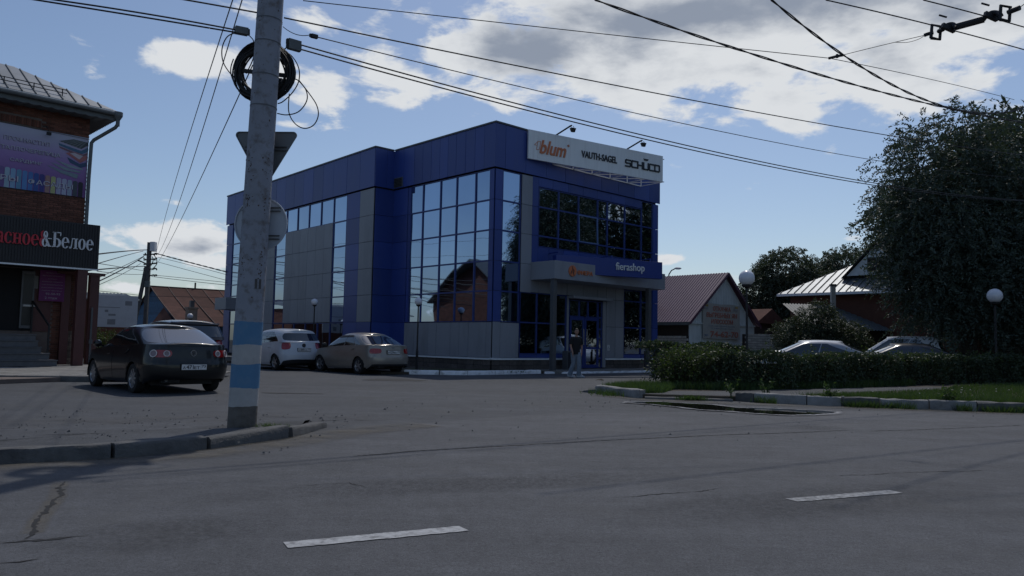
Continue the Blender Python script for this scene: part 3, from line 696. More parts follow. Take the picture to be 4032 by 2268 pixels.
# coping
mb = MB()
for F, a, b in ((F_front, -.12, 11.24), (F_left, .13, 7.06), (F_rear, -.12, 17.97)): mb.box(a, b, -.25, .13, 10.25, 10.32, 0, F)
mb.box(-1.0, -.13, -.25, .128, 10.252, 10.318, 0, F_jog); mb.build('coping', MAT['coping'], bld)
# --- entrance: canopy box, columns, doors
CZ0, CZ1, CD = 3.90, 4.66, 1.46
mb = MB(); mb.box(2.10, 9.78, .06, CD, CZ0, CZ1, 0, F_front); can = mb.build('canopy', MAT['grey'], bld, bevel=.012)
for u in (2.6, 4.4): pass
for (u, w) in ((2.27, 1.25), (8.62, 1.35)):
    mb = MB(); mb.box(u - .1, u + .1, w - .1, w + .1, .12, CZ0 - .003, 0, F_front); mb.build('column', MAT['steel'], bld, bevel=.01)
mb = MB(); mb.box(4.45, 7.14, .06, .42, 3.25, 3.36, 0, F_front); mb.build('door_hood', MAT['grey'], bld, bevel=.01)
for a, b in chain([4.60, 5.29, 5.89, 6.58]): window(F_front, a, b, 2.46, 3.2, w0=-.02, glass='glass_dark')
for a, b in chain([.16, .59, 1.04, 1.5, 1.93, 2.46, 3.2]): window(F_front, 6.60, 6.88, a, b, w0=-.02, glass='glass_dark')
panel(F_front, 6.9, 7.13, .16, 3.25, 'grey', .0)
for (a, b, hx) in ((4.60, 5.58, 5.48), (5.60, 6.58, 5.70)):
    mb = MB(); fr = .11; w0, w1 = .0, .06
    mb.box(a, a + fr, w0, w1, .15, 2.45, 0, F_front); mb.box(b - fr, b, w0, w1, .15, 2.45, 0, F_front)
    for z0, z1 in ((.15, .30), (1.0, 1.10), (2.30, 2.45)): mb.box(a + fr, b - fr, w0, w1 - .002, z0, z1, 0, F_front)
    dr = mb.build('door', MAT['frame_blue'], bld)
    for z0, z1 in ((.30, 1.0), (1.10, 2.30)):
        mb = MB(); mb.box(a + fr, b - fr, .02, .03, z0, z1, 0, F_front); mb.build('pane', MAT['glass_dark'], dr)
    mb = MB(); mb.tube([F_front(hx, .06, 1.2), F_front(hx, .12, 1.2), F_front(hx, .12, 1.9), F_front(hx, .06, 1.9)], .018, 6); mb.build('handle', MAT['stainless'], dr)
# wheelchair sign plate
mb = MB(); mb.box(7.22, 7.37, .046, .06, .96, 1.21, 0, F_front); pl = mb.build('access_plate', MAT['white'], bld)
mb = MB(); mb.lathe([(.001, 0), (.018, 0), (.018, .004), (.001, .004)], F_front(7.29, .064, 1.165), 10, 'y'); mb.tube([F_front(7.285, .064, 1.14), F_front(7.285, .064, 1.07), F_front(7.325, .064, 1.065), F_front(7.335, .064, 1.02)], .010, 5)
mb.tube([F_front(7.29 + .045 * math.cos(a), .064, 1.045 + .045 * math.sin(a)) for a in [R(x) for x in range(100, 400, 25)]], .007, 5); mb.build('wheelchair_mark', MAT['ink'], pl)
# paved platform round the building and its white kerb stones
mb = MB(); mb.prism([(2.0, -1.75), (8.9, -1.75), (11.6, -1.2), (11.6, .05), (2.0, .05)], 0.0, .12); mb.build('platform', MAT['paver'], bld)
mb = MB(); mb.prism([(-5.2, .1), (-4.0, -.2), (-2.3, -1.3), (-.9, -1.25), (.35, -1.2), (1.6, -1.2), (2.0, -1.2), (2.0, .05), (-.02, .05), (-.02, 7.15), (-1.2, 7.15), (-1.5, 18), (-5.0, 18)], -.005, .09); mb.build('apron', MAT['soil'], bld)
kb = tag(empty('kerb', (BX, BY, 0), R(90 - 46.7)), kind='structure')
ks = [(-4.32, -.04), (-3.28, -.83), (-2.44, -1.44), (-1.05, -1.42), (.32, -1.37), (1.52, -1.34)]
for i in range(len(ks) - 1):
    a, b = Vector(ks[i]), Vector(ks[i + 1]); g_ = (b - a).normalized() * .02
    stone('kerb_stone', a + g_, b - g_, .17, -.02, .16 + random.uniform(-.012, .012), MAT['white_paint'], kb, random.uniform(-.01, .01), .008)
ks = [(1.6, -1.50), (2.6, -1.86), (4.0, -1.86), (5.4, -1.86), (6.9, -1.86), (8.4, -1.86)]
for i in range(len(ks) - 1): stone('kerb_stone', ks[i], (ks[i + 1][0] - .01, ks[i + 1][1]), .12, -.02, .085, MAT['white_paint'], kb, 0, .02)

# ---------------------------- signs on the building: things of their own
def wl(u, w, z=0.0):       # building axes -> world
    a = R(90 - 46.7); return Vector((BX + u * math.cos(a) + w * math.sin(a), BY + u * math.sin(a) - w * math.cos(a), z))
sg = tag(empty('roof_sign', wl(1.66, .16, 9.03), R(90 - 57)), 'long pale grey sign board with orange and black lettering on the roof edge', 'sign')
mb = MB(); mb.box(.0, .47, -.09, 0, 0, 1.26); mb.build('board', MAT['silver'], sg, bevel=.008)
mb = MB(); mb.box(.474, 7.78, -.09, 0, 0, 1.26); mb.build('board', MAT['silver'], sg, bevel=.008)
def sT(x, z): return face_M((x, -.09, z), (1, 0, 0), (0, -1, 0))
text('lettering', 'blum', 1.42, .60, MAT['orange'], sg, sT(.56, .30), .04, .018, .30, 1.0)
mb = MB()
for (a, b) in (((.40, .44), (.47, .80)), ((.47, .80), (.30, .64)), ((.30, .64), (.41, .62)), ((.55, .46), (.62, .82)), ((.62, .82), (.47, .80)), ((.40, .44), (.55, .46))): mb.bar((a[0], -.10, a[1]), (b[0], -.10, b[1]), .016)
mb.build('arrow_emblem', MAT['orange'], sg)
mb = MB(); mb.lathe([(.055, -.10), (.055, -.115), (.035, -.115), (.035, -.10)], (2.10, 0, .86), 12, 'y', cap=False); mb.lathe([(.02, -.10), (.02, -.112)], (2.10, 0, .86), 8, 'y'); mb.build('registered_mark', MAT['orange'], sg)
text('lettering', 'VAUTH-SAGEL', 2.06, .31, MAT['ink'], sg, sT(2.83, .47), .04, .014, 0, 1.0)
def stroke(mb, pts, w, y=-.11):
    for a, b in zip(pts[:-1], pts[1:]):
        a, b = Vector((a[0], y, a[1])), Vector((b[0], y, b[1])); e = (b - a).normalized() * w * .5
        mb.bar(a - e, b + e, w, .04, upv=(0, 1, 0))
mb = MB(); h, W_ = .29, .29; x0, z0 = 5.42, .45
def rc(x, z, w, h, seq): return [(x + w * a, z + h * b) for a, b in seq]
stroke(mb, rc(x0, z0, W_, h, [(1, 1), (.12, 1), (0, .9), (0, .6), (.12, .5), (.88, .5), (1, .4), (1, .1), (.88, 0), (0, 0)]), .065)
stroke(mb, rc(x0 + .37, z0, W_, h, [(1, 1), (.12, 1), (0, .88), (0, .12), (.12, 0), (1, 0)]), .065)
stroke(mb, rc(x0 + .74, z0, W_, h, [(0, 1), (0, 0)]), .065); stroke(mb, rc(x0 + .74, z0, W_, h, [(0, .5), (1, .5)]), .06); stroke(mb, rc(x0 + .74, z0, W_, h, [(1, 1), (1, 0)]), .065)
stroke(mb, rc(x0 + 1.11, z0, W_, h, [(0, 1), (0, .12), (.12, 0), (.88, 0), (1, .12), (1, 1)]), .065)
stroke(mb, rc(x0 + 1.48, z0, W_, h, [(1, 1), (.12, 1), (0, .88), (0, .12), (.12, 0), (1, 0)]), .065)
stroke(mb, rc(x0 + 1.82, z0, W_, h, [(.12, 1), (0, .88), (0, .12), (.12, 0), (.88, 0), (1, .12), (1, .88), (.88, 1), (.12, 1)]), .065)
mb.add([(x0 + 1.10, -.13, z0 + .50), (x0 + 1.42, -.13, z0 + .50), (x0 + 1.35, -.13, z0 + .42), (x0 + 1.17, -.13, z0 + .42), (x0 + 1.10, -.09, z0 + .50), (x0 + 1.42, -.09, z0 + .50), (x0 + 1.35, -.09, z0 + .42), (x0 + 1.17, -.09, z0 + .42)], BOXF)
mb.build('lettering', MAT['ink'], sg)
# lattice bracket between wall and board
mb = MB()
def onw(u): # wall line under the board in the sign's own axes
    q = wl(u, .11) - wl(1.66, .16); a = -R(90 - 57); return (q.x * math.cos(a) - q.y * math.sin(a), q.x * math.sin(a) + q.y * math.cos(a))
pw = [onw(u) for u in (3.3, 4.6, 5.9, 7.2, 8.5, 9.6)]
for z in (.05, 1.15):
    mb.bar((pw[0][0], pw[0][1], z), (pw[-1][0], pw[-1][1], z), .05)
    for i, p in enumerate(pw):
        mb.bar((p[0], p[1], z), (p[0] - .1 + .25 * i / 5, .01, z), .035)
        if i: mb.bar((pw[i - 1][0], pw[i - 1][1], z), (p[0] - .1 + .25 * i / 5, .01, z), .03)
for p in pw: mb.bar((p[0], p[1], .05), (p[0], p[1], 1.15), .05)
mb.build('bracket', MAT['silver'], sg)
# floodlights over the board
for i, (x, lab) in enumerate(((1.5, 'black floodlight on a slanted arm above the orange lettering of the roof sign'), (5.57, 'black floodlight on a slanted arm near the far end of the roof sign'))):
    a = R(90 - 57); o = wl(1.66, .16, 9.03 + 1.262) + Vector((x * math.cos(a), x * math.sin(a), 0))
    fl = tag(empty('floodlight', o, a), lab, 'floodlight', 'floodlights over the roof sign')
    mb = MB(); mb.tube([(0, .05, -.05), (0, .03, 0), (.3, -.62, .32), (.32, -.70, .33)], .035, 6); mb.build('arm', MAT['black'], fl)
    mb = MB(); mb.tube([(.25, -.68, .31), (.24, -.74, .24), (.29, -.74, .18)], .012, 5); mb.tube([(.38, -.72, .31), (.42, -.74, .22), (.40, -.74, .16)], .012, 5); mb.build('yoke', MAT['black'], fl)
    mb = MB(); mb.add([(.22, -.84, .20), (.46, -.84, .20), (.46, -.66, .20), (.22, -.66, .20), (.26, -.80, .02), (.42, -.80, .02), (.40, -.68, .04), (.28, -.68, .04)], BOXF); mb.build('lamp_head', MAT['black'], fl, bevel=.01)
# blue board over the entrance, turned towards the road
pb = wl(4.64, CD, 0); sb = tag(empty('entrance_sign', pb, R(90 - 65.5)), 'deep blue sign box with white lowercase lettering over the shop entrance', 'sign')
mb = MB(); mb.box(-1.92, 3.52, 0, .32, 4.235, 5.0); mb.build('board', MAT['blue_sign'], sb, bevel=.012)
text('lettering', 'fierashop', 1.50, .44, MAT['white_letter'], sb, face_M((1.03, 0, 4.41), (1, 0, 0), (0, -1, 0)), .05, .004, 0, 1.0)
mb = MB()
for x in (-1.7, .95, 3.0): mb.bar((x, .2, 5.0), (x, .2, 5.16), .05); mb.bar((x, .2, 5.14), (x - .1, .9, 5.14), .04)
mb.build('bracket', MAT['blue_sign'], sb)
# orange emblem on the grey canopy
em = tag(empty('canopy_sign', wl(2.1, CD + .002, 0), R(90 - 46.7)), 'orange round emblem and short orange lettering on the grey entrance canopy', 'sign')
cx, cz = 1.06, 4.29
mb = MB(); mb.lathe([(.235, 0), (.235, -.04), (.10, -.04), (.10, 0)], (cx, 0, cz), 26, 'y', cap=False); mb.bar((cx - .03, -.03, cz - .10), (cx + .03, -.03, cz + .10), .05, .03)
mb.bar((cx - .09, -.03, cz + .02), (cx - .04, -.03, cz + .10), .03, .03); mb.build('emblem', MAT['orange'], em)
mb = MB(); mb.tube([(cx + .07, -.045, cz - .2), (cx + .03, -.045, cz), (cx - .06, -.045, cz + .2)], .018, 6); mb.tube([(cx - .13, -.045, cz - .15), (cx - .10, -.045, cz)], .015, 6); mb.build('emblem_ink', MAT['ink'], em)
text('lettering', 'ФИЕРА', .98, .20, MAT['orange'], em, face_M((1.38, 0, 4.16), (1, 0, 0), (0, -1, 0)), .03, .02)
# ------------------------------------------------------------------ brick shop on the left
B0 = Vector((-15.72436599, 28.35206374, 0)); AB = R(45)
bs = tag(empty('brick_building', B0, AB), 'dark red brick two storey shop with a zinc hipped roof and grey entrance steps', 'building')
mb = MB(); mb.box(-16, -.11, .0, 4.2, .0, 9.25); mb.box(-16, -.11, 4.2, 13, 0, 4.5); mb.build('wall', MAT['mortar'], bs)
# bricks of the front wall: those in view singly, the others as one mass
bm_ = {}
for key in ('s', 'h'):
    mb = MB(); w, h = (.25, .065) if key == 's' else (.065, .25)
    mb.box(0, w, -.02, .10, 0, h); o = mb.build('brick', MAT['brick'], bs, bevel=.004); bm_[key] = o.data; bpy.data.objects.remove(o)
def brick(x, z, key='s', dy=None, parent=None):
    o = bpy.data.objects.new('brick', bm_[key]); COL.objects.link(o); o.parent = parent or bs
    o.location = (x, random.uniform(-.004, .004) + (dy or 0), z); return o
rowh = .075
def course(zlist, x0, x1, skip=lambda x, z: False, bulk=None, budget=[0]):
    for r_, z in enumerate(zlist):
        x = x1 - (.0 if int(round(z / rowh)) % 2 else .125)
        if int(round(z / rowh)) % 2 == 0 and not skip(x1 - .1, z):      # closing half brick at the corner
            if bulk is None: o = brick(x1 - .121, z); o.scale.x = .46
            else: bulk.box(x1 - .119, x1 - .006, -.02, .10, z, z + .065)
        while x - .25 > x0:
            if not skip(x - .25, z):
                if bulk is None: brick(x - .25 + .006, z)
                else: bulk.box(x - .25 + .006, x - .006, -.02 + random.uniform(-.004, .004), .10, z, z + .065)
            x -= .26
        if bulk is not None and x - x0 > .07 and not skip(x0, z): bulk.box(x0 + .006, x - .006, -.02, .10, z, z + .065)
zs = [8.50 + i * rowh for i in range(10)]
course(zs, -3.3, -.10, lambda x, z: (-3.2 < x + .12 < -1.55) and z < 8.82)
for i in range(20):                                    # soldier course over the upper windows
    x = -3.22 + i * .078; brick(x, 8.52 + .03 * math.sin(math.pi * (i + 3) / 24), 'h', -.01)
course([5.09 + i * rowh for i in range(15)], -3.3, -.10)
bulk = MB()
course([6.22 + i * rowh for i in range(30)], -.6, -.10, bulk=bulk)
course([i * rowh + 8.5 for i in range(10)] + [5.09 + i * rowh for i in range(15)], -15.9, -3.3, bulk=bulk)
course([i * rowh + .15 for i in range(45)], -.66, -.10, lambda x, z: z < 1.3, bulk=bulk)
course([i * rowh + .15 for i in range(45)], -1.0, -.70, bulk=bulk)
course([i * rowh + .15 for i in range(45)], -15.9, -3.4, bulk=bulk)
# return wall towards the blue building
for i in range(120):
    z = .15 + i * rowh; y = .0 if i % 2 else .125
    while y < (4.0 if z > 4.45 else 12.8): bulk.box(-.13, -.095 + random.uniform(-.003, .003), y + .006, y + .254, z, z + .065); y += .26
o = bulk.build('brickwork', MAT['brick'], bs); o['kind'] = 'stuff'
bulk = MB(); course([i * rowh + .15 for i in range(16)], -.66, -.10, bulk=bulk)
bulk.build('weathered_brickwork', MAT['brick_pale'], bs)['kind'] = 'stuff'
# hip roof with standing seams, snow guard, fascia, scalloped soffit, gutter
EZ, OV, SL = 9.52, .72, .58
x1, y0, D_ = .62, -.72, 5.64
hh = D_ / 2
rid = EZ + hh * SL
mb = MB(); mb.add([(x1, y0, EZ), (x1 - hh, y0 + hh, rid), (-16.5, y0 + hh, rid), (-16.5, y0, EZ), (x1, y0 + D_, EZ), (-16.5, y0 + D_, EZ), (x1, y0, EZ - .05), (-16.5, y0, EZ - .05), (x1, y0 + D_, EZ - .05), (-16.5, y0 + D_, EZ - .05)], [(0, 1, 2, 3), (0, 4, 1), (4, 5, 2, 1), (6, 7, 9, 8), (0, 3, 7, 6), (0, 6, 8, 4)])
roof = mb.build('roof', MAT['roof_zinc'], bs)
for i in range(26):
    x = x1 - .35 - i * .42; ln = min(x1 - x, hh)
    mb = MB(); xa, xb = x - .20, x + .20
    la, lb = min(x1 - xa, hh), min(x1 - xb, hh)
    mb.add([(xa, y0 + .02, EZ + .02), (xb, y0 + .02, EZ + .02), (xb, y0 + lb - .03, EZ + (lb - .05) * SL + .02), (xa, y0 + la - .03, EZ + (la - .05) * SL + .02)], [(0, 1, 2, 3)]); mb.build('roof_sheet', MAT['roof_zinc'], roof)
    mb = MB(); mb.bar((x - .21, y0 + .02, EZ + .035), (x - .21, y0 + la - .05, EZ + (la - .07) * SL + .035), .03, .05); mb.build('seam', MAT['fascia'], roof)
mb = MB()
for zz in (.12, .24): mb.bar((x1 - 1.6, y0 + .45, EZ + .26 + zz), (-9, y0 + .45, EZ + .26 + zz), .025)
for i in range(9): mb.bar((x1 - 1.75 - i * .9, y0 + .45, EZ + .24), (x1 - 1.75 - i * .9, y0 + .45, EZ + .52), .03)
mb.build('snow_guard', MAT['black'], roof)
mb = MB(); mb.box(-16.4, x1 + .02, y0 - .03, y0, EZ - .12, EZ - .02); mb.box(x1, x1 + .03, y0 + .002, y0 + 6, EZ - .122, EZ - .022); mb.build('drip_edge', MAT['silver'], bs)
mb = MB(); N = 150; vs = []
for i in range(N + 1):
    x = x1 - i * .09; s_ = .035 * abs(math.sin(i * math.pi * .5 / 1.0 * .5))
    vs += [(x, y0 + .02, EZ - .125), (x, y0 + .02, EZ - .34 - s_), (x, y0 + .05, EZ - .34 - s_), (x, .12, EZ - .30 - s_)]
mb.add(vs, [(i * 4 + j, (i + 1) * 4 + j, (i + 1) * 4 + j + 1, i * 4 + j + 1) for i in range(N) for j in range(3)]); mb.build('soffit', MAT['fascia'], bs)
mb = MB(); vs = []
for i in range(60):
    y = y0 + .05 + i * .09; s_ = .05 * (i % 2); vs += [(x1 - .02, y, EZ - .125), (x1 - .02, y, EZ - .30 - s_), (-.1, y, EZ - .30 - s_)]
mb.add(vs, [(i * 3 + j, (i + 1) * 3 + j, (i + 1) * 3 + j + 1, i * 3 + j + 1) for i in range(59) for j in range(2)]); mb.build('soffit', MAT['fascia'], bs)
mb = MB(); mb.tube([(-16, y0 - .09, EZ - .10), (x1 + .05, y0 - .09, EZ - .13)], .075, 8); mb.build('gutter', MAT['fascia'], bs)
mb = MB(); mb.lathe([(.16, 0), (.16, -.14), (.07, -.30), (.07, -.52)], (x1 + .0, y0 - .06, EZ - .05), 12); mb.tube([(x1, y0 - .06, EZ - .5), (x1 - .05, y0 + .02, EZ - .62), (.03, -.14, EZ - 1.10), (-.04, -.12, EZ - 1.22), (-.06, -.12, 7.0), (-.06, -.12, 5.1)], .065, 8); mb.build('downpipe', MAT['fascia'], bs)
# lower rear wing with its own gabled roof and a brick gable towards the blue building
gy0, gy1, gz, gr = 4.25, 13.2, 4.45, 6.9; gm = (gy0 + gy1) / 2
mb = MB(); mb.add([(-.12, gy0, gz), (-.12, gy1 - .2, gz), (-.12, gm, gr - .15)], [(0, 1, 2)]); mb.build('gable', MAT['brick'], bs)
mb = MB()
for s_ in (gy0 - .1, gy1 + .35): mb.add([(.45, s_, gz - .15), (.45, gm, gr), (-16, gm, gr), (-16, s_, gz - .15), (.45, s_, gz - .27), (.45, gm, gr - .12), (-16, gm, gr - .12), (-16, s_, gz - .27)], BOXF)
mb.build('roof', MAT['fascia'], bs)
MAT['pale_wall2'] = mat('dull_paper', (.16, .16, .16), .8)
# shop front under the canopy
mb = MB(); mb.box(-3.4, -1.62, -.03, .0, 1.32, 3.47); mb.build('door_recess', MAT['dark_in'], bs)
mb = MB(); mb.box(-1.98, -1.58, -.12, -.07, 1.40, 3.4); dr = mb.build('door', MAT['steel'], bs)
mb = MB(); mb.box(-1.93, -1.63, -.125, -.121, 1.50, 2.15); mb.build('pane', MAT['door_glass'], dr); mb = MB(); mb.box(-1.93, -1.63, -.125, -.121, 2.25, 3.3); mb.build('pane', MAT['door_glass'], dr)
mb = MB(); mb.box(-1.9, -1.5, -.16, -.126, 2.16, 2.22); mb.build('handle', MAT['stainless'], dr)
mb = MB(); mb.box(-.72, -.45, -.18, .0, .15, 3.46); mb.build('pilaster', MAT['maroon'], bs, bevel=.01)
mb = MB(); mb.box(-1.56, -1.02, -.04, .1, 1.3, 3.46); mb.build('side_panel', MAT['maroon'], bs)
mb = MB(); mb.box(-1.62, -1.48, -.14, -.12, 2.8, 3.25); nt_ = mb.build('notice', MAT['pale_wall2'], bs)
for nme, (xa, xb, ya, yb) in (('post', (-.68, -.36, -1.72, -1.44)), ('post', (.07, .39, -.55, -.27))):
    mb = MB(); mb.box(xa, xb, ya, yb, .15, 3.47); mb.build(nme, MAT['maroon'], bs, bevel=.012)
mb = MB(); mb.box(.12, .18, -.68, -.64, .15, 2.2); mb.box(.09, .21, -.70, -.66, .9, 1.05); mb.build('conduit', MAT['steel'], bs)
mb = MB(); mb.tube([(-.32, -.03, 1.53), (-.30, -.10, 1.56), (-.18, -.10, 1.56), (-.16, -.03, 1.5)], .02, 6); mb.build('gas_cock', MAT['stainless'], bs)
for i in range(5):
    z1_ = .15 + .21 * (i + 1); xr = -1.27 + (.16 * -i if i < 3 else -.35); yf = -2.14 + i * .33
    mb = MB(); mb.box(-9, xr, yf, .12 - i * .001, z1_ - .209, z1_ - .035); mb.box(-9.0, xr + .02, yf - .03, .119, z1_ - .034, z1_); mb.build('step', MAT['step'], bs, bevel=.006)
mb = MB(); mb.bar((-1.62, -.15, 2.35), (-1.42, -1.55, 1.5), .05); mb.bar((-1.42, -1.55, 1.55), (-1.42, -1.55, .5), .05); mb.bar((-1.62, -.15, 2.35), (-1.62, -.15, 1.25), .05); mb.build('handrail', MAT['black'], bs)
# --- black canopy sign with raised serif lettering
sh = tag(empty('shop_sign', B0, AB), 'black ribbed canopy sign with raised red and white serif letters', 'sign')
mb = MB(); mb.box(-15, -.06, -1.74, -.13, 3.50, 5.06); mb.build('casing', MAT['black_sheet'], sh)
mb = MB()
for i in range(170): mb.box(-.10 - i * .085 - .035, -.10 - i * .085, -1.765, -1.741, 3.56, 5.03)
mb.build('rib_sheet', MAT['black_sheet'], sh)
mb = MB(); mb.box(-15, -.05, -1.77, -1.742, 3.46, 3.51); mb.build('edge_strip', MAT['silver'], sh)
mb = MB(); mb.box(-1.0, .55, -.6, -.5, 3.36, 3.46); mb.build('outrigger', MAT['maroon'], sh)
def ring(mb, cx, cz, rx, rz, ix, iz, a0=0, a1=360, T=None, mi=0, n=22):
    vs = []
    for k in range(n + 1):
        a = R(a0 + (a1 - a0) * k / n)
        for (p, q) in ((rx, rz), (ix, iz)):
            x, z = cx + p * math.cos(a), cz + q * math.sin(a); vs += [T(x, 0, z), T(x, 1, z)]
    fs = []
    for k in range(n):
        b = k * 4; c = b + 4
        fs += [(b, c, c + 1, b + 1), (b + 2, b + 3, c + 3, c + 2), (b + 1, c + 1, c + 3, b + 3), (b, b + 2, c + 2, c)]
    e = n * 4
    if abs(a1 - a0) < 360: fs += [(0, 1, 3, 2), (e, e + 2, e + 3, e + 1)]
    mb.add(vs, fs, mi)
XH = .36
def glyph(ch, x, mat_):
    """one raised serif letter, left edge at x; returns its advance"""
    S = XH / .5
    def T(px, d, pz): return (x + px * S * .675, -1.768 - .05 * d, 4.15 + pz * S)
    mb = MB()
    def bx(a, b, c, d): mb.box(a, b, 0, 1, c, d, 0, T)
    def poly(P):
        n = len(P); mb.add([T(p, 0, q) for p, q in P] + [T(p, 1, q) for p, q in P], [tuple(range(n)), tuple(range(n, 2 * n))] + [(i, (i + 1) % n, n + (i + 1) % n, n + i) for i in range(n)])
    if ch == 'о': ring(mb, .24, .25, .24, .265, .10, .235, 0, 360, T); adv = .52
    elif ch == 'с': ring(mb, .24, .25, .24, .265, .10, .235, 40, 325, T); ring(mb, .37, .40, .07, .07, .001, .001, 0, 360, T, n=10); adv = .48
    elif ch == 'е': ring(mb, .24, .25, .24, .265, .10, .235, 0, 322, T); bx(.10, .44, .25, .29); adv = .51
    elif ch == 'н':
        for o in (0.03, .33): bx(o + .03, o + .16, 0, .5); bx(o - .03, o + .22, 0, .04); bx(o - .03, o + .22, .46, .5)
        bx(.19, .36, .23, .28); adv = .58
    elif ch == 'л':
        bx(.33, .46, 0, .5); bx(.27, .52, 0, .04); bx(.14, .52, .46, .5); poly([(.15, .48), (.20, .48), (.15, .08), (.10, 0), (0, 0), (0, .09), (.07, .07), (.11, .15)]); adv = .56
    elif ch == 'а':
        bx(.26, .38, .0, .38); bx(.36, .44, 0, .04); ring(mb, .24, .36, .14, .15, .02, .115, 0, 165, T); ring(mb, .08, .40, .065, .07, .001, .001, 0, 360, T, n=10)
        ring(mb, .16, .14, .16, .145, .05, .10, 70, 290, T); bx(.17, .30, .24, .28); poly([(.2, 0), (.29, .09), (.29, .14), (.16, .04)]); adv = .46
    elif ch == 'Б':
        bx(.07, .21, 0, .72); bx(.0, .28, 0, .045); bx(0, .52, .675, .72); bx(.47, .52, .54, .69); bx(0, .28, .675, .72)
        ring(mb, .26, .215, .28, .215, .13, .17, -90, 90, T); bx(.2, .27, .385, .43); bx(.2, .27, 0, .045); adv = .58
    elif ch == '&':
        ring(mb, .22, .54, .14, .18, .05, .14, 0, 360, T); ring(mb, .2, .19, .2, .21, .07, .165, 60, 350, T); poly([(.12, .48), (.2, .55), (.52, .05), (.60, .04), (.60, 0), (.38, 0)]); bx(.36, .6, .36, .40); adv = .62
    elif ch == 'р':
        bx(.06, .19, -.2, .5); bx(0, .25, -.2, -.16); bx(0, .12, .46, .5); ring(mb, .27, .25, .21, .265, .09, .23, -180, 180, T); adv = .52
    else:
        bx(.05, .19, 0, .72); bx(0, .25, 0, .045); bx(0, .25, .675, .72); poly([(.19, .34), (.26, .40), (.5, .04), (.55, 0), (.36, 0)]); poly([(.19, .34), (.40, .70), (.50, .72), (.24, .36)]); adv = .58
    mb.build('letter', MAT[mat_], sh); return adv * S * .675
x = -1.545
for ch in 'Белое': x += glyph(ch, x, 'white_letter') * .99
glyph('&', -1.86, 'white_letter')
ring_mb = MB(); 
def Tr(px, d, pz): return (-1.905 + px * .72 * .8, -1.768 - .055 * d, 4.15 + pz * .72)
ring(ring_mb, .13, .54, .12, .18, .03, .14, 80, 280, Tr); ring(ring_mb, .12, .19, .17, .21, .05, .165, 60, 270, Tr); ring_mb.build('letter', MAT['red_letter'], sh)
xs = -1.93
for ch, wd in zip('еонсарК', (.51, .52, .58, .48, .46, .52, .58)):
    xs -= wd * .72 * .675 * .99; glyph(ch, xs, 'red_letter')
# --- printed banner on the upper wall
bn = tag(empty('banner', B0 + Vector((0, 0, 0)), AB), 'lilac printed banner with building material lettering and a row of coloured fence boards', 'banner')
def grad_mat():
    m = mat('lilac_print', (.4, .3, .5), .6, var=.04); nt = m.node_tree; p = nt.nodes['Principled BSDF']
    tc = nt.nodes.new('ShaderNodeTexCoord'); sp = nt.nodes.new('ShaderNodeSeparateXYZ'); nt.links.new(tc.outputs['Object'], sp.inputs[0])
    r = nt.nodes.new('ShaderNodeMapRange'); nt.links.new(sp.outputs[2], r.inputs['Value']); r.inputs['From Min'].default_value = 6.6; r.inputs['From Max'].default_value = 8.3
    cr = nt.nodes.new('ShaderNodeValToRGB'); nt.links.new(r.outputs[0], cr.inputs[0])
    e = cr.color_ramp.elements; e[0].color = (.20, .085, .27, 1); e[1].color = (.42, .43, .55, 1); k = cr.color_ramp.elements.new(.5); k.color = (.30, .19, .42, 1)
    nt.links.new(cr.outputs[0], p.inputs['Base Color']); return m
mb = MB(); vs = []; N = 30
for i in range(N + 1):
    for j in range(9): vs.append((-6.0 + 5.88 * i / N, -.06 + .008 * math.sin(j * 2.1 + i) , 6.24 + (8.47 - 6.24) * j / 8))
mb.add(vs, [(i * 9 + j, (i + 1) * 9 + j, (i + 1) * 9 + j + 1, i * 9 + j + 1) for i in range(N) for j in range(8)]); mb.build('sheet', grad_mat(), bn, smooth=True)
def bT(x, z): return face_M((x, -.072, z), (1, 0, .0), (0, -1, 0))
def btext(s, x, z, w, h, d=.012):
    text('lettering', s, w, h, MAT['ink2'], bn, face_M((x - d, -.071, z - d), (1, 0, 0), (0, -1, 0)), .003, .012, .0)
    text('lettering', s, w, h, MAT['print_white'], bn, face_M((x, -.078, z), (1, 0, 0), (0, -1, 0)), .004, .003, .0)
MAT['print_white'] = mat('white_print', (.48, .48, .54), .6, var=.03); MAT['ink2'] = mat('violet_outline', (.10, .07, .17), .6, var=.05)
btext('ПРОФНАСТИЛ', -2.78, 7.90, 1.41, .17); btext('МЕТАЛЛОЧЕРЕПИЦА', -3.15, 7.55, 2.13, .17); btext('САЙДИНГ', -2.56, 7.17, .99, .16)
cols = [(.20, .30, .42), (.16, .10, .26), (.30, .42, .50), (.22, .36, .52), (.12, .28, .42), (.10, .24, .50), (.07, .17, .42), (.04, .09, .30), (.05, .05, .22), (.34, .20, .18), (.42, .44, .20), (.36, .36, .48), (.38, .40, .52), (.30, .36, .46), (.06, .07, .09), (.02, .02, .03)]
for i, c in enumerate(cols):
    mm_ = mat('board_print', c, .6, var=.1, vscale=3); x = -3.05 + i * .178
    h = 6.98 - .012 * i; mb = MB(); prof = [(0, 6.245), (.15, 6.245), (.15, h - .05), (.13, h - .015), (.075, h), (.02, h - .015), (0, h - .05)]
    mb.add([(x + a, -.0705, b) for a, b in prof], [tuple(range(7))]); mb.build('printed_board', mm_, bn, norm=False)
btext('ЗАБОРЫ', -3.9, 6.48, 1.62, .20); btext('ФАСАДЫ', -1.98, 6.44, 1.42, .22)
def sheetpic(pts, c, z0=.0715):
    mb = MB(); mb.add([(a, -z0, b) for a, b in pts], [tuple(range(len(pts)))]); mb.build('printed_sheet', mat('sheet_print', c, .5, var=.12, vscale=10), bn, norm=False)
sheetpic([(-1.08, 8.18), (-.62, 8.33), (-.13, 8.30), (-.13, 8.20), (-.35, 8.02)], (.05, .06, .065))
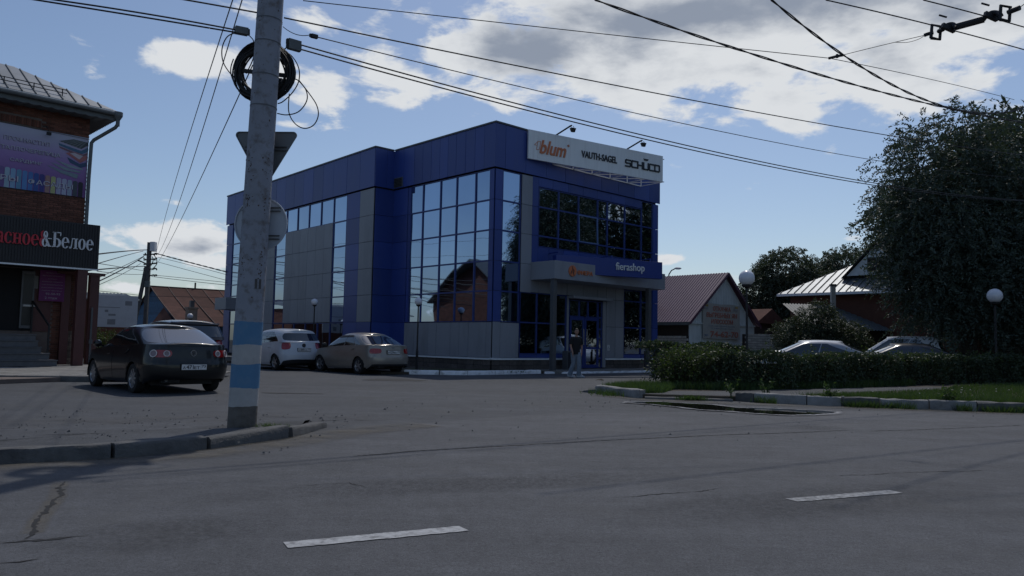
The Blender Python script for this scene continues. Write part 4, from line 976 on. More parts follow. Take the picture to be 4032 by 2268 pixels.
for i in range(6): sheetpic([(-1.04 + i * .115, 8.16 - i * .024), (-.98 + i * .115, 8.15 - i * .024), (-.56 + i * .075, 8.30), (-.60 + i * .075, 8.31)], (.13, .15, .155), .0722)
sheetpic([(-1.10, 8.10), (-.35, 7.95), (-.13, 8.12), (-.13, 7.95), (-.33, 7.83), (-1.08, 8.02)], (.05, .13, .22), .0718)
sheetpic([(-1.08, 7.99), (-.33, 7.80), (-.14, 7.92), (-.14, 7.84), (-.32, 7.72), (-1.06, 7.93)], (.18, .09, .12), .072)
sheetpic([(-.86, 7.78), (-.60, 7.87), (-.15, 7.80), (-.15, 7.66), (-.36, 7.50)], (.38, .13, .13), .0718); sheetpic([(-.72, 7.80), (-.58, 7.84), (-.28, 7.77), (-.40, 7.62)], (.48, .42, .45), .0724)
sheetpic([(-.80, 7.64), (-.38, 7.46), (-.16, 7.56), (-.16, 7.40), (-.34, 7.32), (-.70, 7.45)], (.03, .07, .15), .0716)
for i in range(3): sheetpic([(-1.44 + i * .12, 7.24 + i * .12), (-1.0 + i * .13, 7.14 + i * .12), (-.40 + i * .07, 7.06 + i * .12), (-.44 + i * .07, 6.90 + i * .12) if i == 0 else (-.41 + i * .07, 7.0 + i * .12), (-1.0 + i * .13, 7.03 + i * .12)], (.17 + .03 * i, .23 + .03 * i, .27 + .03 * i), .0717 + .0003 * i)
mb = MB(); mb.bar((-6, -.05, 8.55), (-.1, -.09, 8.42), .012); mb.bar((-.13, -.07, 6.24), (-.13, -.07, 8.45), .012); mb.build('rope', MAT['black'], bn)
# small lamp on the wall in front of the banner
wlmp = tag(empty('wall_lamp', B0, AB), 'small black lamp hanging over the top of the lilac banner', 'lamp')
mb = MB(); mb.tube([(-1.62, -.02, 8.62), (-1.52, -.2, 8.58), (-1.47, -.24, 8.40)], .012, 5); mb.box(-1.54, -1.40, -.30, -.20, 8.28, 8.38); mb.build('lamp_body', MAT['black'], wlmp)
# purple poster beside the door
ps_ = tag(empty('poster', B0, AB), 'purple poster with white price list lines beside the shop door', 'poster')
mb = MB(); mb.box(-1.46, -.66, -.20, -.185, 2.38, 3.47); mb.build('sheet', mat('purple_print', (.13, .012, .11), .5, var=.12, vscale=1.5), ps_)
MAT['pp'] = mat('poster_white_print', (.36, .30, .36), .6)
for i, s in enumerate(('ПРОФНАСТИЛ', 'МЕТАЛЛОЧЕРЕПИЦА', 'САЙДИНГ', 'ДОБОРНЫЕ ЭЛЕМЕНТЫ', 'СНЕГОЗАДЕРЖАТЕЛИ', 'ВОДОСТОЧНЫЕ СИСТЕМЫ', 'ГИБКАЯ ЧЕРЕПИЦА')):
    w = min(.66, .042 * len(s)); text('lettering', s, w, .035, MAT['pp'], ps_, face_M((-1.06 - w / 2, -.201, 3.36 - i * .105), (1, 0, 0), (0, -1, 0)), .002)
text('lettering', '93-50-93', .46, .075, MAT['pp'], ps_, face_M((-1.25, -.201, 2.60), (1, 0, 0), (0, -1, 0)), .002, .01); text('lettering', '2 этаж', .40, .08, MAT['pp'], ps_, face_M((-1.27, -.201, 2.45), (1, 0, 0), (0, -1, 0)), .002, .01)
# --- raised pavement of slabs in front, with kerb
pv = tag(empty('pavement', B0, AB), kind='structure')
mb = MB(); mb.prism([(-12, -12), (-.2, -8.05), (1.6, -5.2), (1.6, .1), (-12, .1)], .0, .11); mb.build('bed', MAT['mortar'], pv)
q0 = B0; ca, sa = math.cos(AB), math.sin(AB)
def tol(p): d = Vector((p[0], p[1], 0)) - B0; return (d.x * ca + d.y * sa, -d.x * sa + d.y * ca)
K0, K1 = tol((-14.6, 19.30)), tol((-10.7, 20.05))
mbp = MB(); mbp.box(0, .585, 0, .585, .10, .148); o = mbp.build('slab', MAT['paver'], pv, bevel=.006); slab_me = o.data; bpy.data.objects.remove(o)
kd = (Vector(K1) - Vector(K0)).normalized(); kn = Vector((-kd.y, kd.x)); ang = math.atan2(kd.y, kd.x); cnt = 0
for i in range(-3, 12):
    for j in range(0, 17):
        p = Vector(K1) - kd * (.6 * (i + 1) - .9) + kn * (.17 + .6 * j)
        if -7.5 < p.x < 1.6 and p.y < -.6 and not (p.x < -1.9 and p.y > -2.6):
            o = bpy.data.objects.new('slab', slab_me); COL.objects.link(o); o.parent = pv; o.location = (p.x, p.y, random.uniform(-.003, .003)); o.rotation_euler = (0, 0, ang + random.uniform(-.004, .004)); cnt += 1
kk = tag(empty('kerb', (0, 0, 0)), kind='structure')
A_, B_ = Vector((-17.5, 18.75)), Vector((-10.5, 20.09))
for i in range(7): stone('kerb_stone', A_.lerp(B_, i / 7 + .0012), A_.lerp(B_, (i + 1) / 7 - .0012), .15, -.02, .152, MAT['concrete'], kk, 0, .006)
for i in range(5):
    a = B_ + Vector((.05, .25)) + Vector((-.05, 1.0)) * i * 1.02; stone('kerb_stone', a, a + Vector((-.05, 1.0)), .15, -.02, .15, MAT['concrete'], kk, 0, .006)
# ------------------------------------------------------------------ striped concrete pole
PBX, PBY = -3.29, 9.62
pole = tag(empty('utility_pole', (PBX, PBY, 0)), 'tall grey concrete pole with blue and white painted bands near its foot', 'pole')
LEAN = .0245
def pc(z): return Vector((LEAN * z, 0, z))
def prad(z): return .173 - .0026 * z
def pole_seg(name, z0, z1, m, n=6, grow=0.0):
    mb = MB(); zs = [z0 + (z1 - z0) * i / n for i in range(n + 1)]
    mb.tube([pc(z) for z in zs], [prad(z) + grow for z in zs], 28); return mb.build(name, m, pole, smooth=True)
MAT['pole_grey'] = mat('pole_grey_paint', (.235, .252, .295), .75, var=.12, vscale=2.5, dirt=(.10, .08, .065), dscale=7.0, damount=.75, bump=.25, bscale=25)
MAT['pole_white'] = mat('pole_white_paint', (.37, .37, .37), .8, var=.12, vscale=5, dirt=(.25, .24, .23), dscale=4, damount=.6, bump=.25, bscale=25)
MAT['pole_blue'] = mat('pole_blue_paint', (.075, .19, .33), .75, var=.10, vscale=5, dirt=(.12, .2, .28), dscale=5, damount=.5, bump=.25, bscale=25)
MAT['pole_foot'] = mat('pole_bare_foot', (.12, .11, .10), .95, var=.35, vscale=7, dirt=(.035, .03, .028), dscale=3.5, damount=.95, bump=.8, bscale=18)
pole_seg('shaft', 1.40, 9.2, MAT['pole_grey'], 14)
def band(z0, z1, m, grow=.0015):
    mb = MB(); n = 40; vs = []
    for k in range(n):
        a = 2 * math.pi * k / n; w = .006 * math.sin(2 * a + z0 * 9) + random.uniform(-.003, .003)
        for z in (z0 + w, (z0 + z1) / 2, z1 + .006 * math.sin(2 * a + z1 * 9) + random.uniform(-.003, .003)):
            c = pc(z); r = prad(z) + grow; vs.append((c.x + r * math.cos(a), c.y + r * math.sin(a), z))
    mb.add(vs, [(k * 3 + j, ((k + 1) % n) * 3 + j, ((k + 1) % n) * 3 + j + 1, k * 3 + j + 1) for k in range(n) for j in range(2)]); mb.build('painted_band', m, pole, smooth=True)
pole_seg('shaft', -.05, 1.40, MAT['pole_foot'], 6)
band(.37, .60, MAT['pole_white']); band(.595, .885, MAT['pole_blue'], .0022); band(.88, 1.125, MAT['pole_white']); band(1.12, 1.405, MAT['pole_blue'], .0022)
for z in (2.66, 2.98, 3.42, 3.67, 4.12, 4.52, 4.95, 5.25):
    mb = MB(); mb.tube([pc(z - .008) , pc(z + .008)], [prad(z) + .004] * 2, 28, cap=False)
    o = mb.build('band_clamp', MAT['steel'] if z > 4 else MAT['pole_grey'], pole, smooth=True)
    o.rotation_euler = (0, R(1.5), 0); o.location = (0 - .026 * z, 0, 0)
MAT['rust'] = mat('rust_chips', (.07, .045, .035), .95, var=.4, vscale=20)
mb = MB()
for k in range(150):
    z = random.choice([random.uniform(1.5, 6.2), random.gauss(2.05, .12), random.gauss(3.35, .14), random.gauss(2.9, .05)]); a = R(random.choice([random.uniform(190, 350), random.gauss(245, 8), random.gauss(325, 6)]))
    c = pc(z); r = prad(z) + .0012; w, h = random.uniform(.004, .014), random.uniform(.003, .016); t = Vector((-math.sin(a), math.cos(a), 0)); p = c + Vector((math.cos(a), math.sin(a), 0)) * r
    n = random.choice((5, 6, 7)); mb.add([p + t * (w * math.cos(2 * math.pi * i / n) * random.uniform(.6, 1.1)) + Vector((0, 0, h * math.sin(2 * math.pi * i / n) * random.uniform(.6, 1.1))) for i in range(n)], [tuple(range(n))])
mb.build('chipped_paint', MAT['rust'], pole, norm=False)['kind'] = 'stuff'
# painted number
def on_pole(z, ang):
    c = pc(z); a = R(ang); return c + Vector((math.cos(a), math.sin(a), 0)) * (prad(z) + .002), Vector((-math.sin(a), math.cos(a), 0)), Vector((math.cos(a), math.sin(a), 0))
MAT['stencil'] = mat('faded_stencil', (.085, .08, .08), .9, var=.3, vscale=15)
for ang in (302, 320): p, t, w = on_pole(1.81, ang); text('number', '1', .03, .12, MAT['stencil'], pole, face_M(p, t, w), .001, .02)
# back of a give way sign and of a round sign, clamped behind the pole
def sign_plate(name, label, pts, m, zc, brs):
    s_ = tag(empty(name, (PBX + LEAN * zc, PBY + prad(zc) + .045, zc), R(-3)), label, 'road sign')
    mb = MB(); mb.prism(pts, -.002, .002, 0, lambda x, z, y: (x, y, z)); mb.build('plate', m, s_)
    n = len(pts); rim = MB(); c = Vector((sum(p[0] for p in pts) / n, sum(p[1] for p in pts) / n)); vs = []
    for p in pts:
        d = (Vector(p) - c).normalized() * .016; vs += [(p[0], -.003, p[1]), (p[0], -.018, p[1]), (p[0] - d.x, -.018, p[1] - d.y), (p[0] - d.x, -.003, p[1] - d.y)]
    rim.add(vs, [(i * 4 + j, ((i + 1) % n) * 4 + j, ((i + 1) % n) * 4 + (j + 1) % 4, i * 4 + (j + 1) % 4) for i in range(n) for j in range(4)]); rim.build('rim', m, s_)
    for (z, hw) in brs:
        for dz in (-.022, .022):
            mb = MB(); mb.box(-hw, hw, -.03, -.004, z + dz - .006, z + dz + .006); mb.build('bracket', MAT['steel'], s_)
    return s_
tri = []
for (cx_, cz_, a0) in ((-.355, .215, 90), (0, -.40, 210), (.355, .215, -30)):
    for k in range(7): a = R(a0 + 120 * k / 6); tri.append((cx_ + .045 * math.cos(a), cz_ + .045 * math.sin(a)))
MAT['sign_back'] = mat('sign_back_grey', (.16, .17, .18), .55, metal=.2, var=.1, vscale=4)
MAT['sign_back2'] = mat('sign_back_white', (.42, .46, .52), .5, var=.08, vscale=4)
sign_plate('give_way_sign', 'back of an inverted triangular road sign on the striped concrete pole', tri, MAT['sign_back'], 3.60, ((.04, .27),))
rs_ = sign_plate('round_sign', 'pale back of a round road sign on the concrete pole under the triangular one', [(.345 * math.cos(2 * math.pi * k / 40), .345 * math.sin(2 * math.pi * k / 40)) for k in range(40)], MAT['sign_back2'], 2.66, ((.19, .25), (-.17, .25)))
mb = MB(); mb.box(-.25, -.16, -.005, -.003, -.06, .03); mb.build('sticker', MAT['sign_back'], rs_)
# coil of spare cable behind the pole
zc_ = 4.60
CO = at(663 * U, 181 * U, PBY + .27); zc_ = CO.z
coil = tag(empty('cable_coil', CO), 'black coil of spare cable with a cross bracket hanging behind the concrete pole', 'cable coil')
mb = MB(); rnd = random.Random(4)
for k in range(30):
    a0 = rnd.uniform(0, 6.28); r0 = .345 + rnd.uniform(-.05, .045); dy = rnd.uniform(-.06, .06); ex, ez = rnd.uniform(-.02, .02), rnd.uniform(-.03, .02)
    mb.tube([(ex + (r0 + .012 * math.sin(3 * t_ + a0)) * math.cos(t_ + a0), dy + .01 * math.sin(2 * t_), ez + (r0 + .012 * math.sin(3 * t_ + a0)) * math.sin(t_ + a0)) for t_ in [2 * math.pi * i / 36 for i in range(37)]], .011, 5, cap=False)
mb.build('winding', MAT['cable'], coil, smooth=True)
mb = MB(); mb.bar((-.36, 0, .02), (.36, 0, -.05), .03, .05); mb.bar((.02, 0, .36), (-.02, 0, -.36), .03, .04); mb.tube([(-.1, .0, -.15), (.25, .0, -.15)], .07, 10); mb.build('cross_bracket', MAT['black'], coil)
mb = MB()
def arc3(pts, n=36):
    P = [Vector(p) for p in pts]; out = []
    for i in range(len(P) - 1):
        p0, p1, p2, p3 = P[max(i - 1, 0)], P[i], P[i + 1], P[min(i + 2, len(P) - 1)]
        for k in range(8):
            t = k / 8; out.append(.5 * ((2 * p1) + (p2 - p0) * t + (2 * p0 - 5 * p1 + 4 * p2 - p3) * t * t + (3 * p1 - p0 - 3 * p2 + p3) * t ** 3))
    return out + [P[-1]]
def pxl(pts, Y): return [at(x, y, Y) - CO for x, y in pts]
C1 = lambda x, y: (700 + x / 2.4143, y / 2.4143)
Y0 = PBY + .3
for q in ([(570, 305), (470, 350), (420, 470), (440, 610), (540, 730), (560, 600)], [(530, 560), (505, 640), (510, 720), (560, 830), (640, 900)], [(660, 320), (710, 370), (722, 400)],
          [(990, 465), (1090, 540), (1150, 650), (1150, 770), (1090, 880), (1000, 965), (950, 985)], [(1110, 750), (1150, 770), (1220, 860), (1225, 960), (1150, 1060), (1040, 1092), (945, 1078)],
          [(1150, 760), (1250, 890), (1320, 1000), (1335, 1100), (1290, 1190), (1200, 1220), (1110, 1170), (1055, 1060), (1060, 890)], [(740, 490), (700, 600), (650, 700)], [(985, 490), (1030, 455)]):
    mb.tube(arc3(pxl([C1(*p) for p in q], Y0)), .0075, 6, cap=True)
mb.build('loose_loop', MAT['cable'], coil, smooth=True)

# ------------------------------------------------------------------ overhead cables, each a thing
def cable(label, pts, depths, r, m='cable', twist=False, n=40, group='overhead cables', extra=None, name='cable'):
    """pts: photo pixels along the cable; depths: metres ahead at first and last; hangs as a parabola in one vertical plane"""
    A, B = at(*pts[0], depths[0]), at(*pts[-1], depths[1])
    hd = Vector((B.x - A.x, B.y - A.y, 0)); L = hd.length; nrm = Vector((-hd.y, hd.x, 0)).normalized()
    samp = [(0.0, A.z)]
    for p in pts[1:-1]:
        d = ray(*p); t = (A - CAMPOS).dot(nrm) / d.dot(nrm); q = CAMPOS + d * t
        samp.append((Vector((q.x - A.x, q.y - A.y, 0)).dot(hd) / L / L, q.z))
    samp.append((1.0, B.z))
    if len(samp) > 2:
        ts = np.array([s_[0] for s_ in samp]); zs_ = np.array([s_[1] for s_ in samp]); lin = A.z + (B.z - A.z) * ts
        sag = np.sum((zs_ - lin) * (ts * (1 - ts))) / np.sum((ts * (1 - ts)) ** 2)
    else: sag = 0
    P = [Vector((A.x + hd.x * t, A.y + hd.y * t, A.z + (B.z - A.z) * t + sag * t * (1 - t))) for t in [i / n for i in range(n + 1)]]
    o0 = P[0].copy(); e = tag(empty(name, o0), label, 'cable', group); P = [p - o0 for p in P]
    mb = MB()
    if twist:
        P2 = []
        for i in range(len(P) - 1): P2 += [P[i].lerp(P[i + 1], k / 6) for k in range(6)]
        for ph in (0, math.pi):
            mb.tube([p + Vector((nrm.x, nrm.y, 0)) * (r * .8 * math.cos(i * .22 + ph)) + Vector((0, 0, r * .8 * math.sin(i * .22 + ph))) for i, p in enumerate(P2)], r * .75, 5)
    else: mb.tube(P, r, 6)
    mb.build('wire', MAT[m], e, smooth=True)
    if extra: extra(e, P)
    return e, P, o0
K3 = lambda x, y: (x / 2.3418, y / 2.3418)               # zoomed views of the photo
K4 = lambda x, y: (1100 + x / 2.1467, y / 2.1467)
K5 = lambda x, y: (2200 + x / 2.1467, y / 2.1467)
K6 = lambda x, y: (2700 + x / 1.934, 400 + y / 1.934)
K7 = lambda x, y: (3100 + x / 2.764, y / 2.764)
def clamp(sz, side=0, mt='fascia'):
    def f(e, P):
        i = side if side >= 0 else len(P) - 1; p = P[i]; d = (P[1] - P[0] if side == 0 else P[-2] - P[-1]).normalized()
        mb = MB(); mb.bar(p + d * .02, p + d * (.02 + sz[0]), sz[1], sz[2]); mb.build('clamp', MAT[mt], e, bevel=.006)
        mb = MB(); mb.bar(p, p + d * .05, sz[1] * .6, sz[2] * .8); mb.build('clamp_end', MAT['black'], e)
    return f
cable('upper of the paired black cables running right from the striped pole', [K4(60, 345), K4(1280, 685), K5(0, 980), K5(1290, 1270), K6(0, 338), K6(1500, 625), K6(2576, 752)], (9.75, 24), .010, extra=clamp((.17, .075, .075)))
cable('lower of the paired black cables running right from the striped pole', [K4(60, 383), K4(1280, 720), K5(0, 1012), K5(1200, 1286), K6(0, 362), K6(1500, 638), K6(2576, 757)], (9.75, 24), .010, extra=clamp((.17, .075, .075)))
cable('upper of the paired cables running left from the striped pole', [K3(2300, 300), K3(1500, 152), K3(490, 0), K3(300, -30)], (9.62, 8.3), .010, extra=clamp((.16, .085, .09)))
cable('lower of the paired cables running left from the striped pole', [K3(2300, 320), K3(1500, 187), K3(330, 0), K3(150, -30)], (9.60, 8.3), .010)
cable('single black cable crossing above the paired cables right of the striped pole', [K4(40, 150), K4(1400, 443), K5(0, 640), K5(2570, 1105), K6(1640, 268), K6(2576, 410)], (9.75, 25), .010)
cable('single black cable running left from the pole above the coil', [K3(2380, 118), K3(1720, 0), K3(1500, -38)], (9.6, 8.9), .010)
cable('thin cable with a small joint between the single and the paired cables', [K4(255, 297), K4(1200, 545), K5(0, 830), K5(2300, 1286), K6(0, 180), K6(1500, 445), K6(2576, 585)], (9.75, 25), .007, extra=clamp((.09, .05, .05), 0, 'black'))
e_, P_, o_ = cable('short slack lead between the striped pole and the thin middle cable', [K4(30, 225), K4(140, 290), K4(250, 297)], (9.72, 9.75), .005)
cable('thin span wire running from the pole top to the trolley wire junction', [K4(200, 5), K4(1240, 122), K5(0, 246), K5(1100, 365), K5(2290, 492)], (9.75, 12.5), .006, group='trolley wires and span wires')
cable('thin wire continuing from the span wire junction down to the big tree', [K7(490, 640), K7(1500, 850), K7(2470, 1085)], (12.5, 20), .006, group='trolley wires and span wires')
cable('thick twisted cable passing over the roof sign to the top of the big tree', [K5(310, 0), K5(1000, 240), K5(1800, 515), K7(0, 710), K7(1000, 990), K7(2576, 1335)], (10, 17), .0135, 'cable', True)
cable('thick twisted cable crossing the span wire junction near the sky edge', [K5(1800, 0), K5(2000, 100), K5(2290, 490), K7(1000, 790), K7(2576, 1175)], (9.6, 17), .0125, 'cable', True)
tw1 = cable('lower trolley contact wire held by the insulated hanger', [K7(420, 0), K7(1720, 310), K7(2576, 540)], (10.05, 11.7), .0085, group='trolley wires and span wires')
tw2 = cable('upper trolley contact wire held by the insulated hanger', [K7(1480, 0), K7(2150, 175), K7(2576, 295)], (10.15, 10.95), .0085, group='trolley wires and span wires')
# insulated hanger on the cross span
hz = at(*K7(1750, 290), 10.9); hg = tag(empty('wire_hanger', hz), 'black insulated hanger with hooks joining the two trolley wires on the cross span', 'wire hanger', 'trolley wires and span wires')
def hp(x, y, Y): return at(*K7(x, y), Y) - hz
mb = MB(); mb.tube(arc3([hp(600, 600, 12.3), hp(900, 525, 12.0), hp(1170, 460, 11.7), hp(1490, 385, 11.3)]), .0055, 5); mb.tube(arc3([hp(1170, 460, 11.7), hp(1300, 462, 11.5), hp(1420, 430, 11.35), hp(1490, 390, 11.3)]), .0045, 5); mb.tube([hp(2530, 80, 10.3), hp(2600, 30, 10.2), hp(2800, -60, 9.9)], .006, 5); mb.build('span_wire', MAT['cable'], hg)
mb = MB(); mb.tube([hp(450, 635, 12.45), hp(540, 612, 12.35), hp(605, 600, 12.3)], .022, 6); mb.bar(hp(540, 590, 12.35), hp(545, 630, 12.35), .03); mb.build('turnbuckle', MAT['black'], hg)
mb = MB()
mb.tube(arc3([hp(1490, 385, 11.3), hp(1530, 370, 11.28), hp(1590, 355, 11.25)]), [.028] * 17, 8)
for (x, y, Y) in ((1617, 350, 11.2), (2370, 145, 10.45)):
    c = hp(x, y, Y); mb.tube([c + Vector((dx, 0, dz)) for dx, dz in ((-.075, -.09), (.055, -.11), (.075, .09), (-.055, .11), (-.075, -.09))], .024, 6)
mb.tube(arc3([hp(1650, 340, 11.2), hp(1690, 320, 11.1), hp(1740, 275, 10.95), hp(1800, 265, 10.9), hp(1830, 300, 10.85), hp(1850, 300, 10.8)]), .034, 8)
mb.tube([hp(1840, 292, 10.8), hp(2140, 210, 10.65)], .05, 8); mb.tube(arc3([hp(2130, 215, 10.65), hp(2160, 180, 10.6), hp(2220, 140, 10.6), hp(2280, 140, 10.55), hp(2310, 165, 10.5), hp(2340, 150, 10.48)]), .034, 8)
mb.tube(arc3([hp(2400, 140, 10.42), hp(2440, 120, 10.4), hp(2530, 85, 10.3)]), .036, 8)
for (x, y, Y) in ((1760, 305, 10.9), (2225, 180, 10.58)): c = hp(x, y, Y); mb.bar(c + Vector((-.11, -.02, .03)), c + Vector((.09, .02, -.03)), .05, .07); mb.tube([c + Vector((-.03, 0, .16)), c + Vector((-.14, 0, .19))], .014, 5)
mb.build('insulator', MAT['black'], hg, smooth=True)

# ------------------------------------------------------------------ far wooden... concrete pole with box and brace
Z = lambda x, y: (360 + x / 3.623, 930 + y / 3.623)
FP = at(*Z(770, 1225), 54); FP.z = 0; FPX_ = Vector((FP.x, 54, 0))
fp = tag(empty('utility_pole', FPX_), 'distant grey concrete pole with a white box at its top and a slanted brace', 'pole')
def fpp(x, y, Y=54): return at(*Z(x, y), Y) - FPX_
mb = MB(); mb.bar((0, 0, 0), fpp(832, 88), .24, .24); mb.build('shaft', MAT['concrete'], fp, bevel=.02)
b_ = fpp(590, 1260); mb = MB(); mb.bar((b_.x * 1.15 - .1, .1, 0), fpp(785, 430), .20, .20); mb.build('brace', MAT['concrete'], fp)
c = fpp(885, 150); mb = MB(); mb.box(c.x - .16, c.x + .16, -.2, .2, c.z - .33, c.z + .33); mb.build('top_box', MAT['white'], fp, bevel=.02)
c = fpp(820, 690); mb = MB(); mb.box(c.x - .16, c.x + .16, -.35, -.13, c.z - .22, c.z + .22); mb.build('meter_box', MAT['fascia'], fp, bevel=.02)
mb = MB()
for z in (260, 330, 395, 470, 560):
    mb.bar(fpp(745, z + 10), fpp(930, z - 8), .06, .08); 
    for x in (750, 770, 880, 905, 930): mb.lathe([(.03, -.06), (.055, 0), (.03, .06)], fpp(x, z - 4 + random.uniform(-12, 12)), 6)
mb.build('insulators', MAT['black'], fp)
mb = MB()
for q in ([(880, 250), (930, 330), (925, 410), (860, 475)], [(870, 290), (880, 350), (850, 420)], [(760, 860), (790, 930), (760, 970), (730, 900)]): mb.tube(arc3([fpp(*p) for p in q]), .03, 5)
mb.tube([fpp(775, 395), fpp(720, 365), fpp(665, 345)], [.03, .05, .06], 6); mb.build('leads', MAT['black'], fp)
for i, (lab, pts, dp, r, tw) in enumerate((
    ('dark cable from the distant pole top to the black shop sign', [Z(795, 195), Z(500, 212), Z(75, 258)], (54, 30), .03, 0),
    ('thin cable from the distant pole sloping down behind the shop sign', [Z(740, 212), Z(400, 300), Z(75, 395)], (54, 30), .018, 0),
    ('thin cable rising from the shop post to the distant pole insulators', [Z(745, 285), Z(430, 440), Z(40, 620)], (54, 34), .016, 0),
    ('dark cable rising from the shop post to the distant pole lamp arm', [Z(745, 290), Z(430, 480), Z(35, 675)], (54, 34), .028, 0),
    ('dark cable below the lamp arm from the distant pole to the shop canopy', [Z(770, 428), Z(500, 443), Z(75, 478)], (54, 30), .028, 0),
    ('thin crossing cable falling from the shop canopy to the distant pole', [Z(760, 495), Z(450, 445), Z(80, 385)], (54, 32), .015, 0),
    ('thin level cable between distant pole and the shop canopy', [Z(740, 543), Z(400, 535), Z(80, 498)], (54, 32), .015, 0),
    ('faint cable from the pole brace down to the garage roof', [Z(700, 390), Z(400, 560), Z(40, 720)], (54, 36), .014, 0),
    ('low pair of cables just over the garage roof', [Z(700, 845), Z(300, 800), Z(30, 775)], (56, 40), .016, 0),
    ('thick twisted cable from the distant pole to the rear corner of the blue building', [Z(905, 240), Z(1200, 320), Z(1935, 510)], (54, 49), .030, 1),
    ('upper thin cable from the distant pole to the blue building', [Z(950, 300), Z(1400, 410), Z(1935, 552)], (54, 49), .015, 0),
    ('lower thin cable from the distant pole to the blue building', [Z(950, 368), Z(1400, 490), Z(1935, 632)], (54, 49), .015, 0),
    ('upper low cable from the distant pole over the rusty roof', [Z(860, 552), Z(1400, 605), Z(1935, 660)], (54, 49), .016, 0),
    ('lower low cable from the distant pole over the rusty roof', [Z(860, 575), Z(1400, 640), Z(1935, 698)], (54, 49), .018, 0),
    ('service cable crossing in front of the rusty roof', [Z(760, 855), Z(1300, 862), Z(1900, 880)], (53, 49), .013, 0),
    ('first steep thin wire rising from the distant pole past the coil', [Z(925, 235), (790, 390), K3(2140, 30), K3(2165, -60)], (54, 12), .010, 0),
    ('second steep thin wire rising from the distant pole past the coil', [Z(960, 245), (835, 390), K3(2230, 20), K3(2250, -60)], (54, 12), .010, 0),
    ('third steep thin wire rising from the distant pole to the cable coil', [Z(850, 500), Z(1160, 0), K3(2210, 850), K3(2330, 600)], (54, 10.0), .008, 0))):
    cable(lab, pts, dp, r, 'cable_grey' if 'steep' in lab else 'cable', bool(tw), n=28, group='cables of the distant pole')

# ------------------------------------------------------------------ garage, board, red roofed house
ga = R(90 - 55); GO = at(*Z(370, 1305), 46); GO.z = 0
gar = tag(empty('garage', GO, ga), 'low brick garage with a corrugated grey roof behind the dark sedan', 'garage')
mb = MB(); mb.box(-9, .95, 0, 5, 0, 3.3); mb.build('wall', MAT['brick'], gar)
mb = MB(); N = 100; vs = []
for i in range(N + 1):
    x = -9.3 + i * .105; z = .055 * (i % 2)
    vs += [(x, -.35, 3.32 + z), (x, 5.4, 3.95 + z), (x, -.35, 3.26 + z)]
mb.add(vs, [(i * 3 + a, (i + 1) * 3 + a, (i + 1) * 3 + b, i * 3 + b) for i in range(N) for a, b in ((0, 1), (0, 2))]); mb.build('roof', MAT['fascia'], gar)
bw = tag(empty('notice_board', at(*Z(335, 1302), 43.5), R(90 - 62)), 'large plain white board with small dark prints in front of the garage', 'board')
mb = MB(); mb.box(-1.14, 1.10, 0, .04, 0.02, 1.80); mb.build('sheet', MAT['white'], bw)
MAT['print_grey'] = mat('grey_print', (.30, .30, .31), .7)
for (a, b, c_, d) in ((-.55, -.38, .85, .98), (-.36, .0, .65, .76), (-.40, .0, .16, .46), (-.9, .2, 1.1, 1.14), (.45, .8, 1.25, 1.5)):
    mb = MB(); mb.box(a, b, -.006, -.001, c_, d); mb.build('print', MAT['print_grey'], bw)
for x in (-1.0, 1.0): mb = MB(); mb.box(x - .03, x + .03, .041, .1, -1.7, 1.8); mb.build('leg', MAT['steel'], bw)
rh_o = Vector((-28.07, 60.0, 0)); ra = R(90 - 46.7)
rhs = tag(empty('red_roof_house', rh_o, ra), 'single storey house with a wide rusty red sheet roof and a blue board gable', 'house')
HW, RZ, EZ2 = 6.4, 5.05, 2.05
def rz_(y): t = abs(y) / HW; return RZ - (RZ - EZ2) * (t ** .92 if t < .99 else 1.0) 
mb = MB(); mb.box(.35, 14, -HW + .6, HW - .6, 0, 2.1); mb.build('wall', MAT['blue_board'], rhs)
mb = MB(); mb.add([(.3, -HW + .1, 2.05), (.3, HW - .1, 2.05), (.3, 0, RZ - .06)], [(0, 1, 2)]); mb.build('gable', MAT['blue_board'], rhs)
for i in range(14):
    z = 2.1 + i * .2; w = (HW - .15) * (RZ - .08 - z - .18) / (RZ - EZ2)
    if w > .2: mb = MB(); mb.box(.24, .295, -w, w, z, z + .185); mb.build('plank', MAT['blue_board'], rhs)
NR_ = 4
for side in (-1, 1):
    for i in range(10):
        xa, xb = .0 + i * 1.35, (i + 1) * 1.35 - .03
        for j in range(NR_):
            ya, yb = side * HW * j / NR_, side * HW * (j + 1) / NR_
            mb = MB(); o_j = .012 * (NR_ - j)
            mb.add([(xa, ya, rz_(ya) + o_j), (xb, ya, rz_(ya) + o_j), (xb, yb, rz_(yb) + o_j - .01), (xa, yb, rz_(yb) + o_j - .01), (xa, ya, rz_(ya) - .03), (xb, ya, rz_(ya) - .03), (xb, yb, rz_(yb) - .03), (xa, yb, rz_(yb) - .03)], BOXF); mb.build('roof_sheet', MAT['rust_roof'], rhs)
        if side == -1: mb = MB(); mb.tube([(xa - .015, side * HW * t / 8, rz_(HW * t / 8) + .07) for t in range(9)], .035, 5); mb.build('seam', MAT['seam'], rhs)
mb = MB(); mb.bar((-.05, 0, RZ + .06), (13.5, 0, RZ + .06), .14, .08); mb.build('ridge_cap', MAT['seam'], rhs)
mb = MB(); mb.add([(-.05, -3.3, 3.4), (-.05, -5.6, 2.2), (.25, -3.4, 2.2), (-.9, -3.6, 2.25)], [(0, 1, 2), (0, 3, 1), (0, 2, 3)]); mb.build('porch_roof', MAT['rust_roof'], rhs)
q = at(*Z(1430, 1040), 56.5) - rh_o; cxl, cyl = q.x * math.cos(ra) + q.y * math.sin(ra), -q.x * math.sin(ra) + q.y * math.cos(ra)
